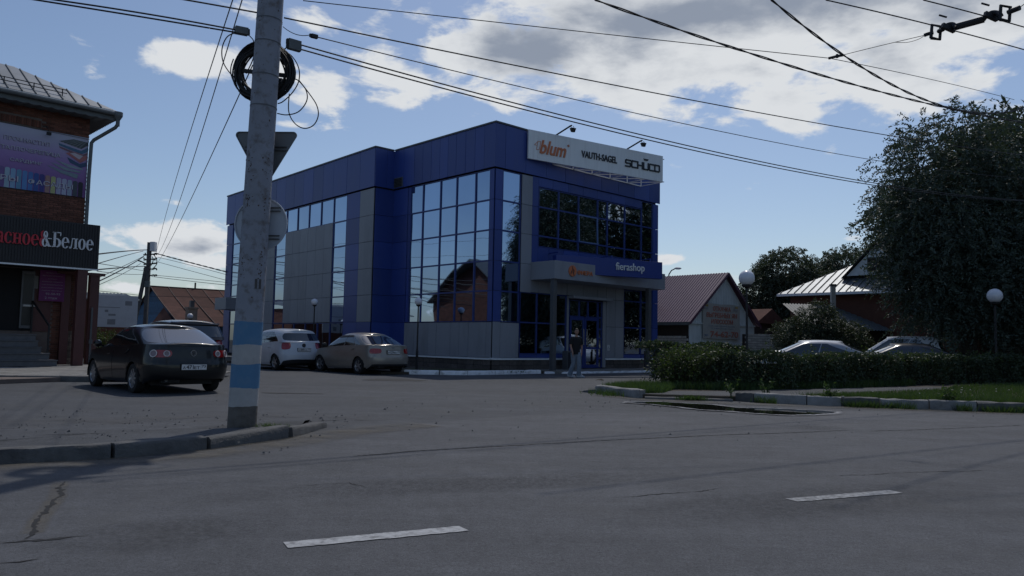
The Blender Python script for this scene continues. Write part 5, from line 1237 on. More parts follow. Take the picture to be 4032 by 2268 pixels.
ch = MB(); zb = rz_(cyl) - .2; ch.box(cxl - .32, cxl + .32, cyl - .3, cyl + .3, zb, zb + 1.15); ch.box(cxl - .38, cxl + .38, cyl - .36, cyl + .36, zb + 1.15, zb + 1.27); chm = ch.build('chimney', MAT['brick_pale'], rhs)
mb = MB(); mb.box(cxl - .14, cxl + .14, cyl - .14, cyl + .14, zb + 1.271, zb + 1.75); mb.build('flue', MAT['steel'], chm)
mb = MB(); mb.box(3.4, 3.5, -.05, .05, RZ, RZ + .55); mb.build('vent_pipe', MAT['black'], rhs)
# shrub by the board
# ------------------------------------------------------------------ plum roofed house on the right
H0 = Vector((10.086, 44.0, 0)); HA = R(90 - 46.7)
hs = tag(empty('plum_roof_house', H0, HA), 'low pale house with a plum profiled roof and a white brick base', 'house')
# local x along the gable wall (away to the right), y towards the back left, z up; gable faces -y
GW, EZH, RZH, LN = 7.21, 2.66, 5.66, 13.0
mb = MB(); mb.add([(0, 0, 0), (GW, 0, 0), (GW, 0, 2.55), (GW / 2 + .15, 0, RZH - .12), (0, 0, 2.55), (0, LN, 0), (GW, LN, 0), (GW, LN, 2.55), (GW / 2 + .15, LN, RZH - .12), (0, LN, 2.55)], [(0, 1, 2, 3, 4), (5, 9, 8, 7, 6), (0, 4, 9, 5), (1, 6, 7, 2)]); mb.build('wall', MAT['pale_wall'], hs)
i = 0; x = .25
while x < GW - .2:                                       # upright boards of the gable
    t = 1 - abs(x + .1 - GW / 2) / (GW / 2); z1 = 2.62 + (RZH - 2.62) * t - .16
    if z1 > 2.75: mb = MB(); mb.box(x, x + .17, -.03, -.002, 2.62, z1); mb.build('plank', MAT['pale_wall'], hs)
    x += .185
mb = MB(); mb.box(.0, GW, -.09, -.032, 2.52, 2.61); mb.build('ledge', MAT['pale_wall'], hs)
for (xa, za, xb, zb, s_) in ((-.35, EZH - .08, GW / 2 + .12, RZH + .02, 1), (GW + .35, EZH - .12, GW / 2 + .12, RZH + .02, -1)):
    # profiled sheets: a corrugated surface running down the slope
    mb = MB(); N = 72; vs = []; D = Vector((xb - xa, 0, zb - za)); nn = Vector((-D.z * s_, 0, D.x * s_)).normalized()
    for k in range(N * 4 + 1):
        y = -.28 + (LN + .5) * k / (N * 4); h = (.035 if k % 4 in (1, 2) else 0)
        vs += [(xa + nn.x * h, y, za + nn.z * h), (xb + nn.x * h, y, zb + nn.z * h)]
    mb.add(vs, [(2 * k, 2 * k + 2, 2 * k + 3, 2 * k + 1) for k in range(N * 4)]); mb.build('roof', MAT['purple_roof'], hs)
    mb = MB(); mb.bar((xa, -.30, za - .05), (xb, -.30, zb - .05), .035, .17); mb.build('barge_board', MAT['purple_roof'], hs)
mb = MB(); mb.box(-.45, -.38, -.3, LN, EZH - .24, EZH - .06); mb.build('gutter', MAT['fascia'], hs)
mb = MB(); mb.box(-.04, -.001, .02, LN, 1.82, 2.56); mb.build('dark_boarding', MAT['dark_board'], hs)
mb = MB(); mb.box(0, .265, -.03, .10, 0, .125); o = mb.build('brick', MAT['white_brick'], hs, bevel=.008); wbm = o.data; bpy.data.objects.remove(o)
for j in range(12):
    for i in range(14):
        y = .01 + i * .285 + (.14 if j % 2 else 0)
        o = bpy.data.objects.new('brick', wbm); COL.objects.link(o); o.parent = hs; o.rotation_euler = (0, 0, R(90)); o.location = (-.032 + random.uniform(-.008, .008), y, .12 + j * .142)
mb = MB(); mb.box(-.03, -.002, 0, 12.9, .02, 1.82); mb.build('mortar_bed', MAT['dark_board'], hs)
mb = MB(); mb.tube([(1.0, 3.2, 4.0), (.98, 3.2, 6.5)], [.13, .11], 10); mb.build('stove_pipe', MAT['rust'], hs)
mb = MB(); mb.box(-.2, .12, 4.0, 4.3, 3.0, 5.6); mb.build('flue', MAT['fascia'], hs)
hb = tag(empty('banner', H0, HA), 'faded beige banner with red lettering and the number 74-62-70', 'banner')
mb = MB(); N = 12; mb.add([(1.2 + 4.08 * i / N, -.13 - .012 * math.sin(i * 1.7 + j), 1.70 + (2.06) * j / 6 + .02 * math.sin(i * .9)) for i in range(N + 1) for j in range(7)], [(i * 7 + j, (i + 1) * 7 + j, (i + 1) * 7 + j + 1, i * 7 + j + 1) for i in range(N) for j in range(6)]); mb.build('sheet', MAT['banner'], hb, smooth=True)
def ht(s, x0, x1, z0, z1, m): text('lettering', s, x1 - x0, z1 - z0, MAT[m], hb, face_M((x0, -.150, z0), (1, 0, 0), (0, -1, 0)), .004, .02)
ht('ОТКАЧКА', 2.25, 4.2, 3.34, 3.62, 'banner_red'); ht('ВЫГРЕБНЫХ ЯМ', 1.58, 4.92, 2.96, 3.24, 'banner_red'); ht('ИЛОСОСОМ', 2.08, 4.45, 2.58, 2.86, 'banner_red')
ht('КОЛОДЦЫ, ТВЁРДЫЕ ИЛОВЫЕ', 1.8, 4.7, 2.42, 2.49, 'banner_blue'); ht('ОСАДКИ ОТ 3 ДО 10 КУБ.', 2.05, 4.5, 2.27, 2.34, 'banner_blue'); ht('74-62-70', 1.98, 5.05, 1.80, 2.15, 'banner_red'); ht('тел.', 1.32, 1.75, 1.84, 1.95, 'banner_blue')
for x0 in (1.28, 4.55):
    mb = MB(); mb.box(x0, x0 + .45, -.156, -.150, 3.42, 3.56); mb.box(x0 + .02, x0 + .15, -.157, -.150, 3.561, 3.66); mb.build('truck_print', MAT['print_grey'], hb)
    mb = MB(); mb.box(x0 + .16, x0 + .45, -.158, -.150, 3.561, 3.68); mb.build('truck_print', mat('amber_print', (.36, .25, .08), .7), hb)
# outbuildings beyond it
ob = tag(empty('shed', at(*[2500 + 880 / 1.811, 900 + 700 / 1.811], 56) * 1.0, HA), 'small brown boarded shed with a reddish roof between the pale house and the trees', 'shed')
ob.location.z = 0
mb = MB(); mb.box(-.5, 3.4, 0, 4, 0, 3.0); mb.build('wall', MAT['dark_board'], ob)
mb = MB(); mb.add([(-.8, -.3, 3.0), (1.5, -.3, 4.1), (3.7, -.3, 2.95), (-.8, 4.3, 3.0), (1.5, 4.3, 4.1), (3.7, 4.3, 2.95)], [(0, 1, 4, 3), (1, 2, 5, 4), (0, 2, 1), (3, 4, 5)]); mb.build('roof', MAT['rust_roof'], ob)
bwl = tag(empty('block_fence', Vector((13.6, 45.2, 0)), R(25)), 'low white brick fence running from the pale house towards the trees', 'fence')
mb = MB(); mb.box(0, 8, 0, .2, 0, 2.0); mb.build('mortar_bed', MAT['dark_board'], bwl)
for j in range(14):
    for i in range(20):
        o = bpy.data.objects.new('brick', wbm); COL.objects.link(o); o.parent = bwl; o.location = (.02 + i * .285 + (.14 if j % 2 else 0), -.02, .05 + j * .142); o.name = 'brick'
# metal roofed house behind the trees
MO = at(3100 + 20 / 1.6105, 800 + 680 / 1.6105, 51); MO.z = 0; MA = R(-46.7)
mh = tag(empty('zinc_roof_house', MO, MA), 'brown walled house with a shiny zinc roof and a dormer behind the garden tree', 'house')
mb = MB(); mb.box(0, 11, 0, 9, 0, 4.6); mb.build('wall', mat('brown_brick', (.115, .05, .035), .9, var=.2), mh)
ez, rz0 = 4.78, 7.4
P = {'a': (-.6, -.6, ez), 'b': (11.6, -.6, ez), 'c': (7.8, 4.5, rz0), 'd': (3.6, 4.5, rz0), 'e': (-.6, 9.6, ez), 'f': (11.6, 9.6, ez)}
mb = MB(); mb.add(list(P.values()), [(0, 1, 2, 3), (4, 3, 2, 5), (0, 3, 4), (1, 5, 2)]); rf = mb.build('roof', MAT['roof_zinc'], mh)
for i in range(26):
    x = -.4 + i * .48; t = min(1, max(0, (x + .6) / 4.2), max(0, (11.6 - x) / 3.8))
    mb = MB(); mb.bar((x, -.6, ez + .03), (x, -.6 + 5.1 * t, ez + (rz0 - ez) * t + .03), .035, .06); mb.build('seam', MAT['fascia'], rf)
for i in range(20):
    y = -.4 + i * .48; t = min(1, max(0, (y + .6) / 5.1), max(0, (9.6 - y) / 5.1)); mb = MB(); mb.bar((-.6, y, ez + .03), (-.6 + 4.2 * t, y, ez + (rz0 - ez) * t + .03), .035, .06); mb.build('seam', MAT['fascia'], rf)
mb = MB(); mb.box(-.62, 11.6, -.66, -.6, ez - .16, ez); mb.build('gutter', MAT['silver'], mh)
mb = MB(); mb.add([(3.3, 1.0, 5.9), (7.0, 1.0, 5.9), (5.15, 1.0, 7.75), (3.3, 5, 5.9), (7.0, 5, 5.9), (5.15, 5, 7.75)], [(0, 1, 2), (0, 2, 5, 3), (1, 4, 5, 2)]); dm = mb.build('dormer', MAT['pale_wall'], mh)
mb = MB(); mb.add([(3.0, .8, 5.75), (5.15, .8, 7.95), (5.15, 5, 7.95), (3.0, 5, 5.75), (7.3, .8, 5.75), (7.3, 5, 5.75)], [(0, 1, 2, 3), (1, 4, 5, 2)]); mb.build('roof', MAT['fascia'], dm)
mb = MB(); mb.box(4.6, 5.7, .95, .995, 6.1, 7.0); w_ = mb.build('window', MAT['fascia'], mh)
for xa in (4.66, 5.18): mb = MB(); mb.box(xa, xa + .46, .93, .949, 6.16, 6.94); mb.build('pane', MAT['carglass'], w_)
ln = tag(empty('lean_to', at(3100 + 395 / 1.6105, 800 + 800 / 1.6105, 46), R(10)), 'low shed with a grey corrugated sheet roof below the zinc roofed house', 'shed'); ln.location.z = 0
mb = MB(); mb.box(-2.4, 3, .1, 3, 0, 2.4); mb.build('wall', MAT['dark_board'], ln)
mb = MB(); vs = []; N = 60
for i in range(N + 1): x = -2.6 + i * .1; h = .05 * (i % 2); vs += [(x, -.3, 2.35 + h), (x, 3, 4.0 + h)]
mb.add(vs, [(2 * i, 2 * i + 2, 2 * i + 3, 2 * i + 1) for i in range(N)]); mb.build('roof', MAT['fascia'], ln)
pp = tag(empty('fence_post', Vector((18.7, 45, 0))), 'pale square concrete post standing in front of the brown house wall', 'post')
mb = MB(); mb.box(-.13, .13, -.1, .1, 0, 4.9); mb.build('shaft', MAT['banner'], pp, bevel=.02); mb = MB(); mb.box(-.16, .16, -.13, .13, 4.9, 5.0); mb.build('cap', MAT['concrete'], pp)
# far street lamp over the plum roof
sl = tag(empty('street_lamp', Vector((12.13, 60, 0))), 'distant street lamp with a curved arm showing over the plum roof', 'street lamp')
mb = MB(); mb.tube([(0, 0, 0), (0, 0, 6.4), (.06, 0, 6.8), (.25, 0, 7.1), (.55, 0, 7.25)], .05, 6); mb.build('post', MAT['steel'], sl); mb = MB(); mb.lathe([(.02, -.25), (.09, -.1), (.09, .15), (.03, .3)], (.72, 0, 7.27), 8, 'x'); mb.build('lamp_head', MAT['white'], sl)

# ------------------------------------------------------------------ globe lamps
def globe_lamp(loc, h, r, rp, label, hid=0):
    e = tag(empty('globe_lamp', loc), label, 'lamp post', 'white globe lamps on black posts')
    mb = MB(); mb.lathe([(rp * 1.7, 0), (rp * 1.7, .75), (rp * 1.25, .80), (rp * 1.0, .95), (rp * .85, h - r * 1.0)], n=12); mb.build('post', MAT['black'], e, smooth=True)
    mb = MB(); mb.lathe([(rp, h - r * 1.35), (r * .55, h - r * 1.12), (r * .62, h - r * .88), (r * .2, h - r * .86)], n=16); mb.build('collar', MAT['black'], e, smooth=True)
    mb = MB(); mb.lathe([(r * math.sin(R(a)), h - r * math.cos(R(a))) for a in range(32, 181, 8)], n=24, cap=False); mb.build('globe', MAT['globe'], e, smooth=True)
    return e
g1 = at(*[1560 + 388 / 4.8308, 1240 + 1060 / 4.8308], 29.35); globe_lamp((g1.x, g1.y, .08), 2.64, .145, .03, 'white globe lamp on a black post before the grey base panels')
globe_lamp((at(1235, 1300, 33.6).x, 33.6, .05), 2.78, .148, .03, 'white globe lamp on a black post between the white hatchback and the beige sedan')
globe_lamp((-16.99, 41, 0), 2.31, .15, .03, 'small white globe lamp showing over the dark car roof against the rusty roof')
globe_lamp((at(2500 + 798 / 1.811, 1250, 22.9).x, 22.9, .0), 3.27, .23, .036, 'large white globe lamp rising from the hedge by the plum roofed house')
globe_lamp((at(3919, 1250, 29).x, 29, .0), 3.33, .27, .04, 'large white globe lamp in front of the big dark tree near the photo edge')

# ------------------------------------------------------------------ trees, hedges, grass
def quads(c, ax, sd):
    """diamond leaves: centres, half axis, half side"""
    n = len(c); v = np.empty((n, 4, 3)); v[:, 0] = c - ax; v[:, 1] = c + sd; v[:, 2] = c + ax; v[:, 3] = c - sd
    return v.reshape(-1, 3)
def unit(a): return a / np.maximum(np.linalg.norm(a, axis=-1, keepdims=True), 1e-9)
def sprays(blobs, n_tw, per, tl, size, droop=.5, shell=.62, asp=.38, up=.15):
    """leafy twigs spread through ellipsoids; each twig carries its leaves in pairs"""
    w = np.array([b[3] * b[4] * b[5] for b in blobs]) ** .72; w /= w.sum()
    k = rng.choice(len(blobs), n_tw, p=w); B = np.array(blobs)
    d = unit(rng.normal(size=(n_tw, 3))); rr = rng.uniform(shell, 1.0, (n_tw, 1)) ** .8
    # lumps so that the outline is uneven
    lump = 1 + .16 * np.sin(d[:, 0:1] * 5 + k[:, None] * 1.7) * np.cos(d[:, 2:3] * 6 + k[:, None])
    p0 = B[k, 0:3] + d * rr * lump * B[k, 3:6]
    dirv = unit(d * np.array([1, 1, .6]) + rng.normal(scale=.55, size=(n_tw, 3)) + np.array([0, 0, up]))
    L = tl * rng.uniform(.55, 1.25, (n_tw, 1))
    t = np.linspace(.08, 1, per)[None, :, None]
    P = p0[:, None, :] + dirv[:, None, :] * L[:, None] * t + np.array([0, 0, -1.0]) * (droop * L[:, None] * t ** 2)
    side = unit(np.cross(dirv, rng.normal(size=(n_tw, 3))))
    sg_ = np.where(np.arange(per) % 2 == 0, 1, -1)[None, :, None]
    a = unit(dirv[:, None, :] * .7 + side[:, None, :] * sg_ + rng.normal(scale=.45, size=(n_tw, per, 3)) + np.array([0, 0, -.35]))
    s = size * rng.uniform(.65, 1.25, (n_tw, per, 1)); nrm = unit(rng.normal(size=(n_tw, per, 3)))
    sd = unit(np.cross(a, nrm)) * s * asp
    c = P + a * s * .9
    return quads(c.reshape(-1, 3), (a * s).reshape(-1, 3), sd.reshape(-1, 3))
def trunk_mesh(name, parent, base_r, h, blobs, m='bark', nl=9, seed=1, fork=.35):
    rd = random.Random(seed); mb = MB()
    pts = [Vector((.08 * math.sin(i), .06 * math.cos(i * 1.3), h * i / 6)) for i in range(7)]
    mb.tube(pts, [base_r * (1.25 if i == 0 else 1 - .1 * i) for i in range(7)], 10)
    for k in range(nl):
        b = blobs[k % len(blobs)]; s_ = pts[rd.choice((3, 4, 5, 6))]
        e = Vector((b[0] + rd.uniform(-.4, .4) * b[3], b[1] + rd.uniform(-.4, .4) * b[4], b[2] + rd.uniform(-.3, .5) * b[5]))
        mid = s_.lerp(e, .5) + Vector((rd.uniform(-.3, .3), rd.uniform(-.3, .3), .35 * fork * h))
        q = [s_, s_.lerp(mid, .5), mid, mid.lerp(e, .55), e]; mb.tube(q, [base_r * f for f in (.55, .45, .34, .22, .08)], 6)
        for j in range(4):
            a = q[2].lerp(e, rd.uniform(0, .9)); d = Vector((rd.uniform(-1, 1), rd.uniform(-1, 1), rd.uniform(-.2, .9))).normalized() * rd.uniform(.4, .9) * min(b[3], b[5])
            mb.tube([a, a + d * .5 + Vector((0, 0, .1)), a + d], [base_r * .16, base_r * .1, base_r * .03], 4)
    return mb.build(name, MAT[m], parent, smooth=True)
def tree(loc, label, blobs, n_tw, per, tl, size, leaf, h, br, group=None, droop=.5, seed=1, name='tree', cat='tree', shell=.62, nl=9, asp=.38):
    e = tag(empty(name, loc), label, cat, group)
    trunk_mesh('trunk', e, br, h, blobs, seed=seed, nl=nl)
    fast_mesh('crown', sprays(blobs, n_tw, per, tl, size, droop, shell, asp), 4, MAT[leaf], e); return e
# the big tree: low skirts, two summits
tree((19.9, 33.9, 0), 'very large dark drooping tree rising behind the hedge and parked cars',
     [(-0.76, 0.00, 9.22, 2.60, 2.50, 2.82), (-1.74, -0.33, 7.05, 2.28, 2.39, 2.06), (-2.17, -0.22, 4.88, 1.52, 1.95, 1.41), (1.74, 0.43, 7.81, 3.25, 3.04, 3.15), (-0.65, -0.87, 5.32, 3.04, 2.60, 2.17), (2.82, -0.65, 4.99, 3.69, 3.04, 2.39),
      (0.65, -0.98, 3.15, 3.25, 2.17, 1.41), (4.12, -0.87, 3.04, 3.47, 2.17, 1.52), (-1.63, -0.43, 3.25, 1.52, 1.74, 1.08), (5.64, 0.00, 6.51, 3.25, 2.82, 2.82)], 9500, 20, 1.0, .082, 'leaf_big', 5.5, .42, droop=.55, seed=3, shell=.35, nl=16)
tree((26.4, 34.4, 0), 'tall dark drooping tree with the highest crown at the photo edge',
     [(0.00, 0.00, 11.07, 3.15, 2.82, 2.60), (-0.65, 0.00, 8.46, 3.25, 3.04, 2.60), (1.63, 0.00, 7.81, 3.47, 3.04, 3.25), (0.00, -0.54, 5.21, 3.69, 3.04, 2.39), (1.08, -0.54, 3.04, 3.69, 2.60, 1.52)], 5200, 20, 1.0, .085, 'leaf_big', 6.5, .4, droop=.55, seed=8, shell=.4, nl=12)
tree((31.5, 33.0, 0), 'large dark tree standing past the photo edge beyond the hedge',
     [(0, 0, 8.8, 3.8, 3.2, 3.0), (-1, 0, 5.5, 3.8, 3.2, 2.8), (1, 0, 3.2, 3.8, 3.0, 1.8)], 2600, 18, 1.1, .11, 'leaf_big', 6, .4, seed=9, shell=.4)
# smaller garden tree and the two crowns over the houses
tree((16.4, 41.5, 0), 'small bushy garden tree in front of the brown walled house', [(0, 0, 2.5, 1.3, 1.2, 1.0), (-1.1, 0, 1.9, 1.2, 1.2, 1.0), (1.3, 0, 1.8, 1.4, 1.2, 1.0), (0, -.3, 1.3, 2.2, 1.3, .8), (.2, 0, 3.3, .5, .5, .5)], 3000, 12, .5, .065, 'leaf_far', 2.6, .12, 'trees behind the hedge', seed=5, shell=.35)
tree((22.2, 62.0, 0), 'round dark tree between the plum roofed house and the zinc roof', [(-.3, 0, 7.2, 2.3, 2.2, 2.1), (-1.8, 0, 5.6, 1.9, 2.0, 1.9), (1.3, 0, 5.8, 2.2, 2.0, 2.0), (-.6, 0, 4.0, 3.2, 2.2, 1.8), (1.4, 0, 3.6, 3.0, 2.0, 1.6), (-2.2, -.1, 3.2, 1.6, 1.5, 1.2)], 5200, 16, .75, .105, 'leaf_far', 5, .28, 'trees behind the hedge', seed=6, shell=.45)
tree((29.0, 67.0, 0), 'paler tree rising behind the dormer of the zinc roofed house', [(0, 0, 8.0, 2.5, 2.3, 2.1), (-1.4, 0, 6.6, 2.0, 2.0, 2.0), (1.8, 0, 6.6, 2.3, 2.0, 2.1), (0, 0, 4.8, 3.4, 2.3, 2.0)], 4200, 16, .8, .11, 'leaf_far', 5, .28, 'trees behind the hedge', seed=7, shell=.45)
for i, (x, y, s_) in enumerate(((35, 70, 1.2), (43, 66, 1.25), (52, 72, 1.3), (38, 58, 1.0))):
    tree((x, y, 0), ('broad dark tree far behind the big drooping tree', 'dark rounded tree far beyond the hedge past the photo edge', 'dark tree farthest away beyond the hedge', 'dark tree behind the parked cars and the big tree')[i], [(0, 0, 6.5 * s_, 3.4 * s_, 3 * s_, 3 * s_), (-1, 0, 3.6 * s_, 3.6 * s_, 3 * s_, 2.2 * s_)], 1300, 10, 1.2, .24, 'leaf_big', 5, .3, 'trees behind the hedge', seed=20 + i, shell=.4)
for i, (x, y, s_) in enumerate(((25.5, 38.5, 1.3), (30.5, 44, 1.45), (27, 50, 1.2))):
    tree((x, y, 0), ('tall dark tree close behind the big drooping tree', 'tallest dark tree in the row behind the big drooping tree', 'dark tree between the zinc roofed house and the big drooping tree')[i], [(0, 0, 8.0 * s_, 3.0 * s_, 3.2 * s_, 2.6 * s_), (.5, 0, 5 * s_, 3.4 * s_, 3.4 * s_, 2.6 * s_), (0, 0, 2.6 * s_, 3.2 * s_, 3.0 * s_, 1.6 * s_)], 2600, 14, 1.0, .17, 'leaf_big', 6, .35, 'trees behind the hedge', seed=50 + i, shell=.35)
# trees across the road behind the viewpoint's far side, reflected in the entrance glass
for i, (x, y, s_) in enumerate(((40, 22, 1.15), (46, 8, 1.2))):
    tree((x, y, 0), ('tall dark tree across the road beyond the photo edge', 'tall dark tree farther down the road beyond the photo edge')[i], [(0, 0, 7.5 * s_, 3.8 * s_, 3.8 * s_, 3.6 * s_), (-1, 0, 4 * s_, 4 * s_, 3.6 * s_, 2.6 * s_)], 1300, 10, 1.2, .26, 'leaf_big', 5, .35, 'trees past the photo edge', seed=30 + i, shell=.4)
tree((-22.8, 41.5, 0), 'low green shrub under the plain white board', [(0, 0, .9, 1.0, .8, .7), (1.2, 0, .8, .8, .8, .6)], 500, 10, .4, .06, 'leaf_shrub', .8, .05, seed=41, name='shrub', cat='shrub')

def strip_leaves(line, depth, zf, n, size, base=.0, asp=.5, rough=.0, spread=.0):
    """leaves through the body of a hedge: line of (x, y), depth back from it, top height zf(t)"""
    P = [Vector(p) for p in line]; seg = [(b - a).length for a, b in zip(P[:-1], P[1:])]; cum = np.concatenate([[0], np.cumsum(seg)]); T = rng.uniform(0, cum[-1], n)
    k = np.clip(np.searchsorted(cum, T) - 1, 0, len(seg) - 1); f = (T - cum[k]) / np.array(seg)[k]
    A = np.array([tuple(p) for p in P]); a = A[k]; b = A[k + 1]; d = unit(b - a); pos = a + (b - a) * f[:, None]; nrm = np.stack([-d[:, 1], d[:, 0]], 1)
    u = rng.uniform(0, 1, n); face = rng.uniform(0, 1, n)
    top = zf(T / cum[-1], T); z = np.where(face < .62, rng.uniform(.02, 1, n) ** .8 * top, top * (1 - rng.uniform(0, .16, n) ** 1.2))
    y = np.where(face < .62, rng.exponential(.12, n), rng.uniform(0, depth, n)) + .10 * np.sin(T * 2.3) + .07 * np.sin(T * 5.1 + z * 4)
    c = np.stack([pos[:, 0] + nrm[:, 0] * y, pos[:, 1] + nrm[:, 1] * y, base + z + .03 * rng.normal(size=n)], 1)
    ax = unit(rng.normal(size=(n, 3)) + np.array([0, 0, .5])); s_ = size * rng.uniform(.6, 1.3, (n, 1)); sd = unit(np.cross(ax, rng.normal(size=(n, 3)))) * s_ * asp
    return quads(c, ax * s_, sd)
hline = [(5.6, 20.35), (7.2, 20.9), (9.3, 22.3), (13.0, 25.1), (17.5, 28.0), (22, 31), (27, 34)]
hedge = tag(empty('hedge', (0, 0, 0)), 'long clipped dark green hedge between the street and the parked cars', 'hedge')
zf = lambda t, T: .93 + .06 * np.sin(T * 1.3) + .05 * np.sin(T * 3.7 + 1) + .04 * np.sin(T * 9.0)
fast_mesh('foliage', strip_leaves(hline, 1.1, zf, 60000, .045, .08), 4, MAT['leaf_hedge'], hedge)
mb = MB(); P = resample(hline, .35)
for p in P:
    for k in range(3): a = p + Vector((random.uniform(-.2, .2), random.uniform(.2, .8), .08)); mb.tube([a, a + Vector((random.uniform(-.1, .1), random.uniform(-.1, .1), .5)), a + Vector((random.uniform(-.25, .25), random.uniform(-.2, .2), .95))], [.018, .014, .006], 4)
mb.build('stems', MAT['bark'], hedge)['kind'] = 'stuff'
L = []
for k in range(420):                                   # unclipped shoots standing out of the top
    i = random.randrange(len(P) - 1); b = P[i].lerp(P[i + 1], random.random()) + Vector((-.53, .85, 0)) * random.uniform(-.05, 1.0); h = random.uniform(.08, .30) * (1 + .5 * math.sin(i * .7)); n_ = 12
    t = rng.uniform(0, 1, n_); c = np.array([b.x, b.y, .86]) + np.outer(t, [random.uniform(-.12, .12), random.uniform(-.12, .12), h + .05]) + rng.normal(scale=.025, size=(n_, 3)); ax = unit(rng.normal(size=(n_, 3)) + np.array([0, 0, .6])); L.append(quads(c, ax * .04, unit(np.cross(ax, rng.normal(size=(n_, 3)))) * .017))
fast_mesh('shoots', np.concatenate(L), 4, MAT['leaf_shrub'], hedge)
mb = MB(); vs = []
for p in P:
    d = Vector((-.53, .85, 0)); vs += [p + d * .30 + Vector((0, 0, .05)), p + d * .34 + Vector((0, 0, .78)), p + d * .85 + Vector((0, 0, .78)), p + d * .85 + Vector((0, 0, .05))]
mb.add(vs, [(i * 4 + j, (i + 1) * 4 + j, (i + 1) * 4 + j + 1, i * 4 + j + 1) for i in range(len(P) - 1) for j in range(3)]); mb.build('inner_shade', MAT['dark_in'], hedge)  # near-black sheet standing in for the shade deep inside the hedge
h2 = tag(empty('hedge', (0, 0, 0)), 'short rounded hedge behind the globe lamp by the white brick wall', 'hedge')
fast_mesh('foliage', strip_leaves([(4.6, 25.0), (6.2, 26.3), (8.6, 28.3)], .9, lambda t, T: 1.22 + .07 * np.sin(T * 2.1), 9000, .06, .05), 4, MAT['leaf_hedge'], h2)
# loose wild shrub at the near end of the hedge: arching shoots
def wild_shrub(loc, label, shoots, hmin, hmax, rad, size, per=26, leaf='leaf_shrub', seed=0):
    e = tag(empty('wild_shrub', loc), label, 'shrub'); r_ = np.random.default_rng(seed); rd = random.Random(seed); mb = MB(); L = []
    for k in range(shoots):
        a = rd.uniform(0, 6.283); r0 = rad * rd.uniform(0, .75); h = rd.uniform(hmin, hmax); out = rd.uniform(.1, .7)
        b = Vector((r0 * math.cos(a), r0 * math.sin(a) * .7, 0)); q = [b + Vector((math.cos(a) * out * t * t * .8, math.sin(a) * out * t * t * .6, h * (t - .28 * t * t) * 1.35)) for t in [i / 7 for i in range(8)]]
        mb.tube(q, [.010 * (1 - i / 9) for i in range(8)], 4)
        t = r_.uniform(.05, 1, per); i0 = np.clip((t * 7).astype(int), 0, 6); f = t * 7 - i0; Q = np.array([tuple(v) for v in q]); c = Q[i0] * (1 - f[:, None]) + Q[i0 + 1] * f[:, None] + r_.normal(scale=.05, size=(per, 3))
        ax = unit(r_.normal(size=(per, 3)) + np.array([math.cos(a) * .6, math.sin(a) * .6, .2])); s_ = size * r_.uniform(.6, 1.4, (per, 1)); L.append(quads(c + ax * s_, ax * s_, unit(np.cross(ax, r_.normal(size=(per, 3)))) * s_ * .38))
    mb.build('stems', MAT['bark'], e)['kind'] = 'stuff'; fast_mesh('foliage', np.concatenate(L), 4, MAT[leaf], e); return e
wild_shrub((4.75, 20.9, .05), 'loose wild shrub with arching shoots at the near end of the hedge', 230, .4, 1.22, .85, .042, 30, seed=2)
wild_shrub((5.6, 21.0, .05), 'dense wild shrub joining the loose shrub to the clipped hedge', 380, .6, 1.06, .95, .042, 30, 'leaf_hedge', seed=3)
wild_shrub((5.3, 21.9, .05), 'wild shrub standing behind the loose shrub near the entrance of the shop', 220, .7, 1.2, .8, .045, 26, seed=4)
# grass
def blades(c, h, w, lean=.35):
    n = len(c); a = rng.uniform(0, 6.283, n); d = np.stack([np.cos(a), np.sin(a), np.zeros(n)], 1); hh_ = h * rng.uniform(.5, 1.3, (n, 1)); ww = w * rng.uniform(.7, 1.3, (n, 1))
    tip = c + np.array([0, 0, 1.0]) * hh_ + unit(rng.normal(size=(n, 3)) * np.array([1, 1, 0])) * hh_ * lean * rng.uniform(0, 1.5, (n, 1))
    v = np.empty((n, 3, 3)); v[:, 0] = c - d * ww; v[:, 1] = c + d * ww; v[:, 2] = tip; return v.reshape(-1, 3)
def in_poly(pts, poly):
    x, y = pts[:, 0], pts[:, 1]; ins = np.zeros(len(pts), bool); n = len(poly)
    for i in range(n):
        (x1_, y1_), (x2_, y2_) = poly[i], poly[(i + 1) % n]; c_ = ((y1_ > y) != (y2_ > y)) & (x < (x2_ - x1_) * (y - y1_) / (y2_ - y1_ + 1e-12) + x1_); ins ^= c_
    return ins
def scatter(poly, n, z):
    p = np.array(poly); out = np.empty((0, 2)); lo, hi = p.min(0), p.max(0)
    while len(out) < n: q = rng.uniform(lo, hi, (n * 2, 2)); out = np.concatenate([out, q[in_poly(q, poly)]])
    out = out[:n]; return np.column_stack([out, np.full(n, z)])
verge = [(6.6, 17.05), (7.75, 16.62), (8.65, 16.34), (10.4, 15.98), (14.7, 17.5), (26, 22.5), (30, 29), (22.5, 30.8), (17.8, 27.6), (14.2, 24.9), (12.6, 22.5), (9.6, 20.2), (7.6, 18.7)]
V = [blades(scatter(verge, 46000, .10), .10, .008)]
near = [(6.2, 17.15), (7.75, 16.55), (8.65, 16.27), (10.4, 15.92), (13.5, 17.0), (13.6, 17.5), (10.6, 16.5), (8.0, 17.4)]
V.append(blades(scatter(near, 9000, .10), .17, .010, .6))
kl = np.array(rk); nk = 3600; kk_ = rng.integers(1, len(rk) - 1, nk); f = rng.uniform(0, 1, (nk, 1)); c = kl[kk_] * (1 - f) + kl[kk_ + 1] * f + rng.normal(scale=.05, size=(nk, 2)) + np.array([0, -.07]); keep = (np.sin(c[:, 0] * 2.7) + .6 * np.sin(c[:, 0] * 7.1)) > -.1
c = c[keep]; V.append(blades(np.column_stack([c, np.full(len(c), .0)]), .16, .009, .7))
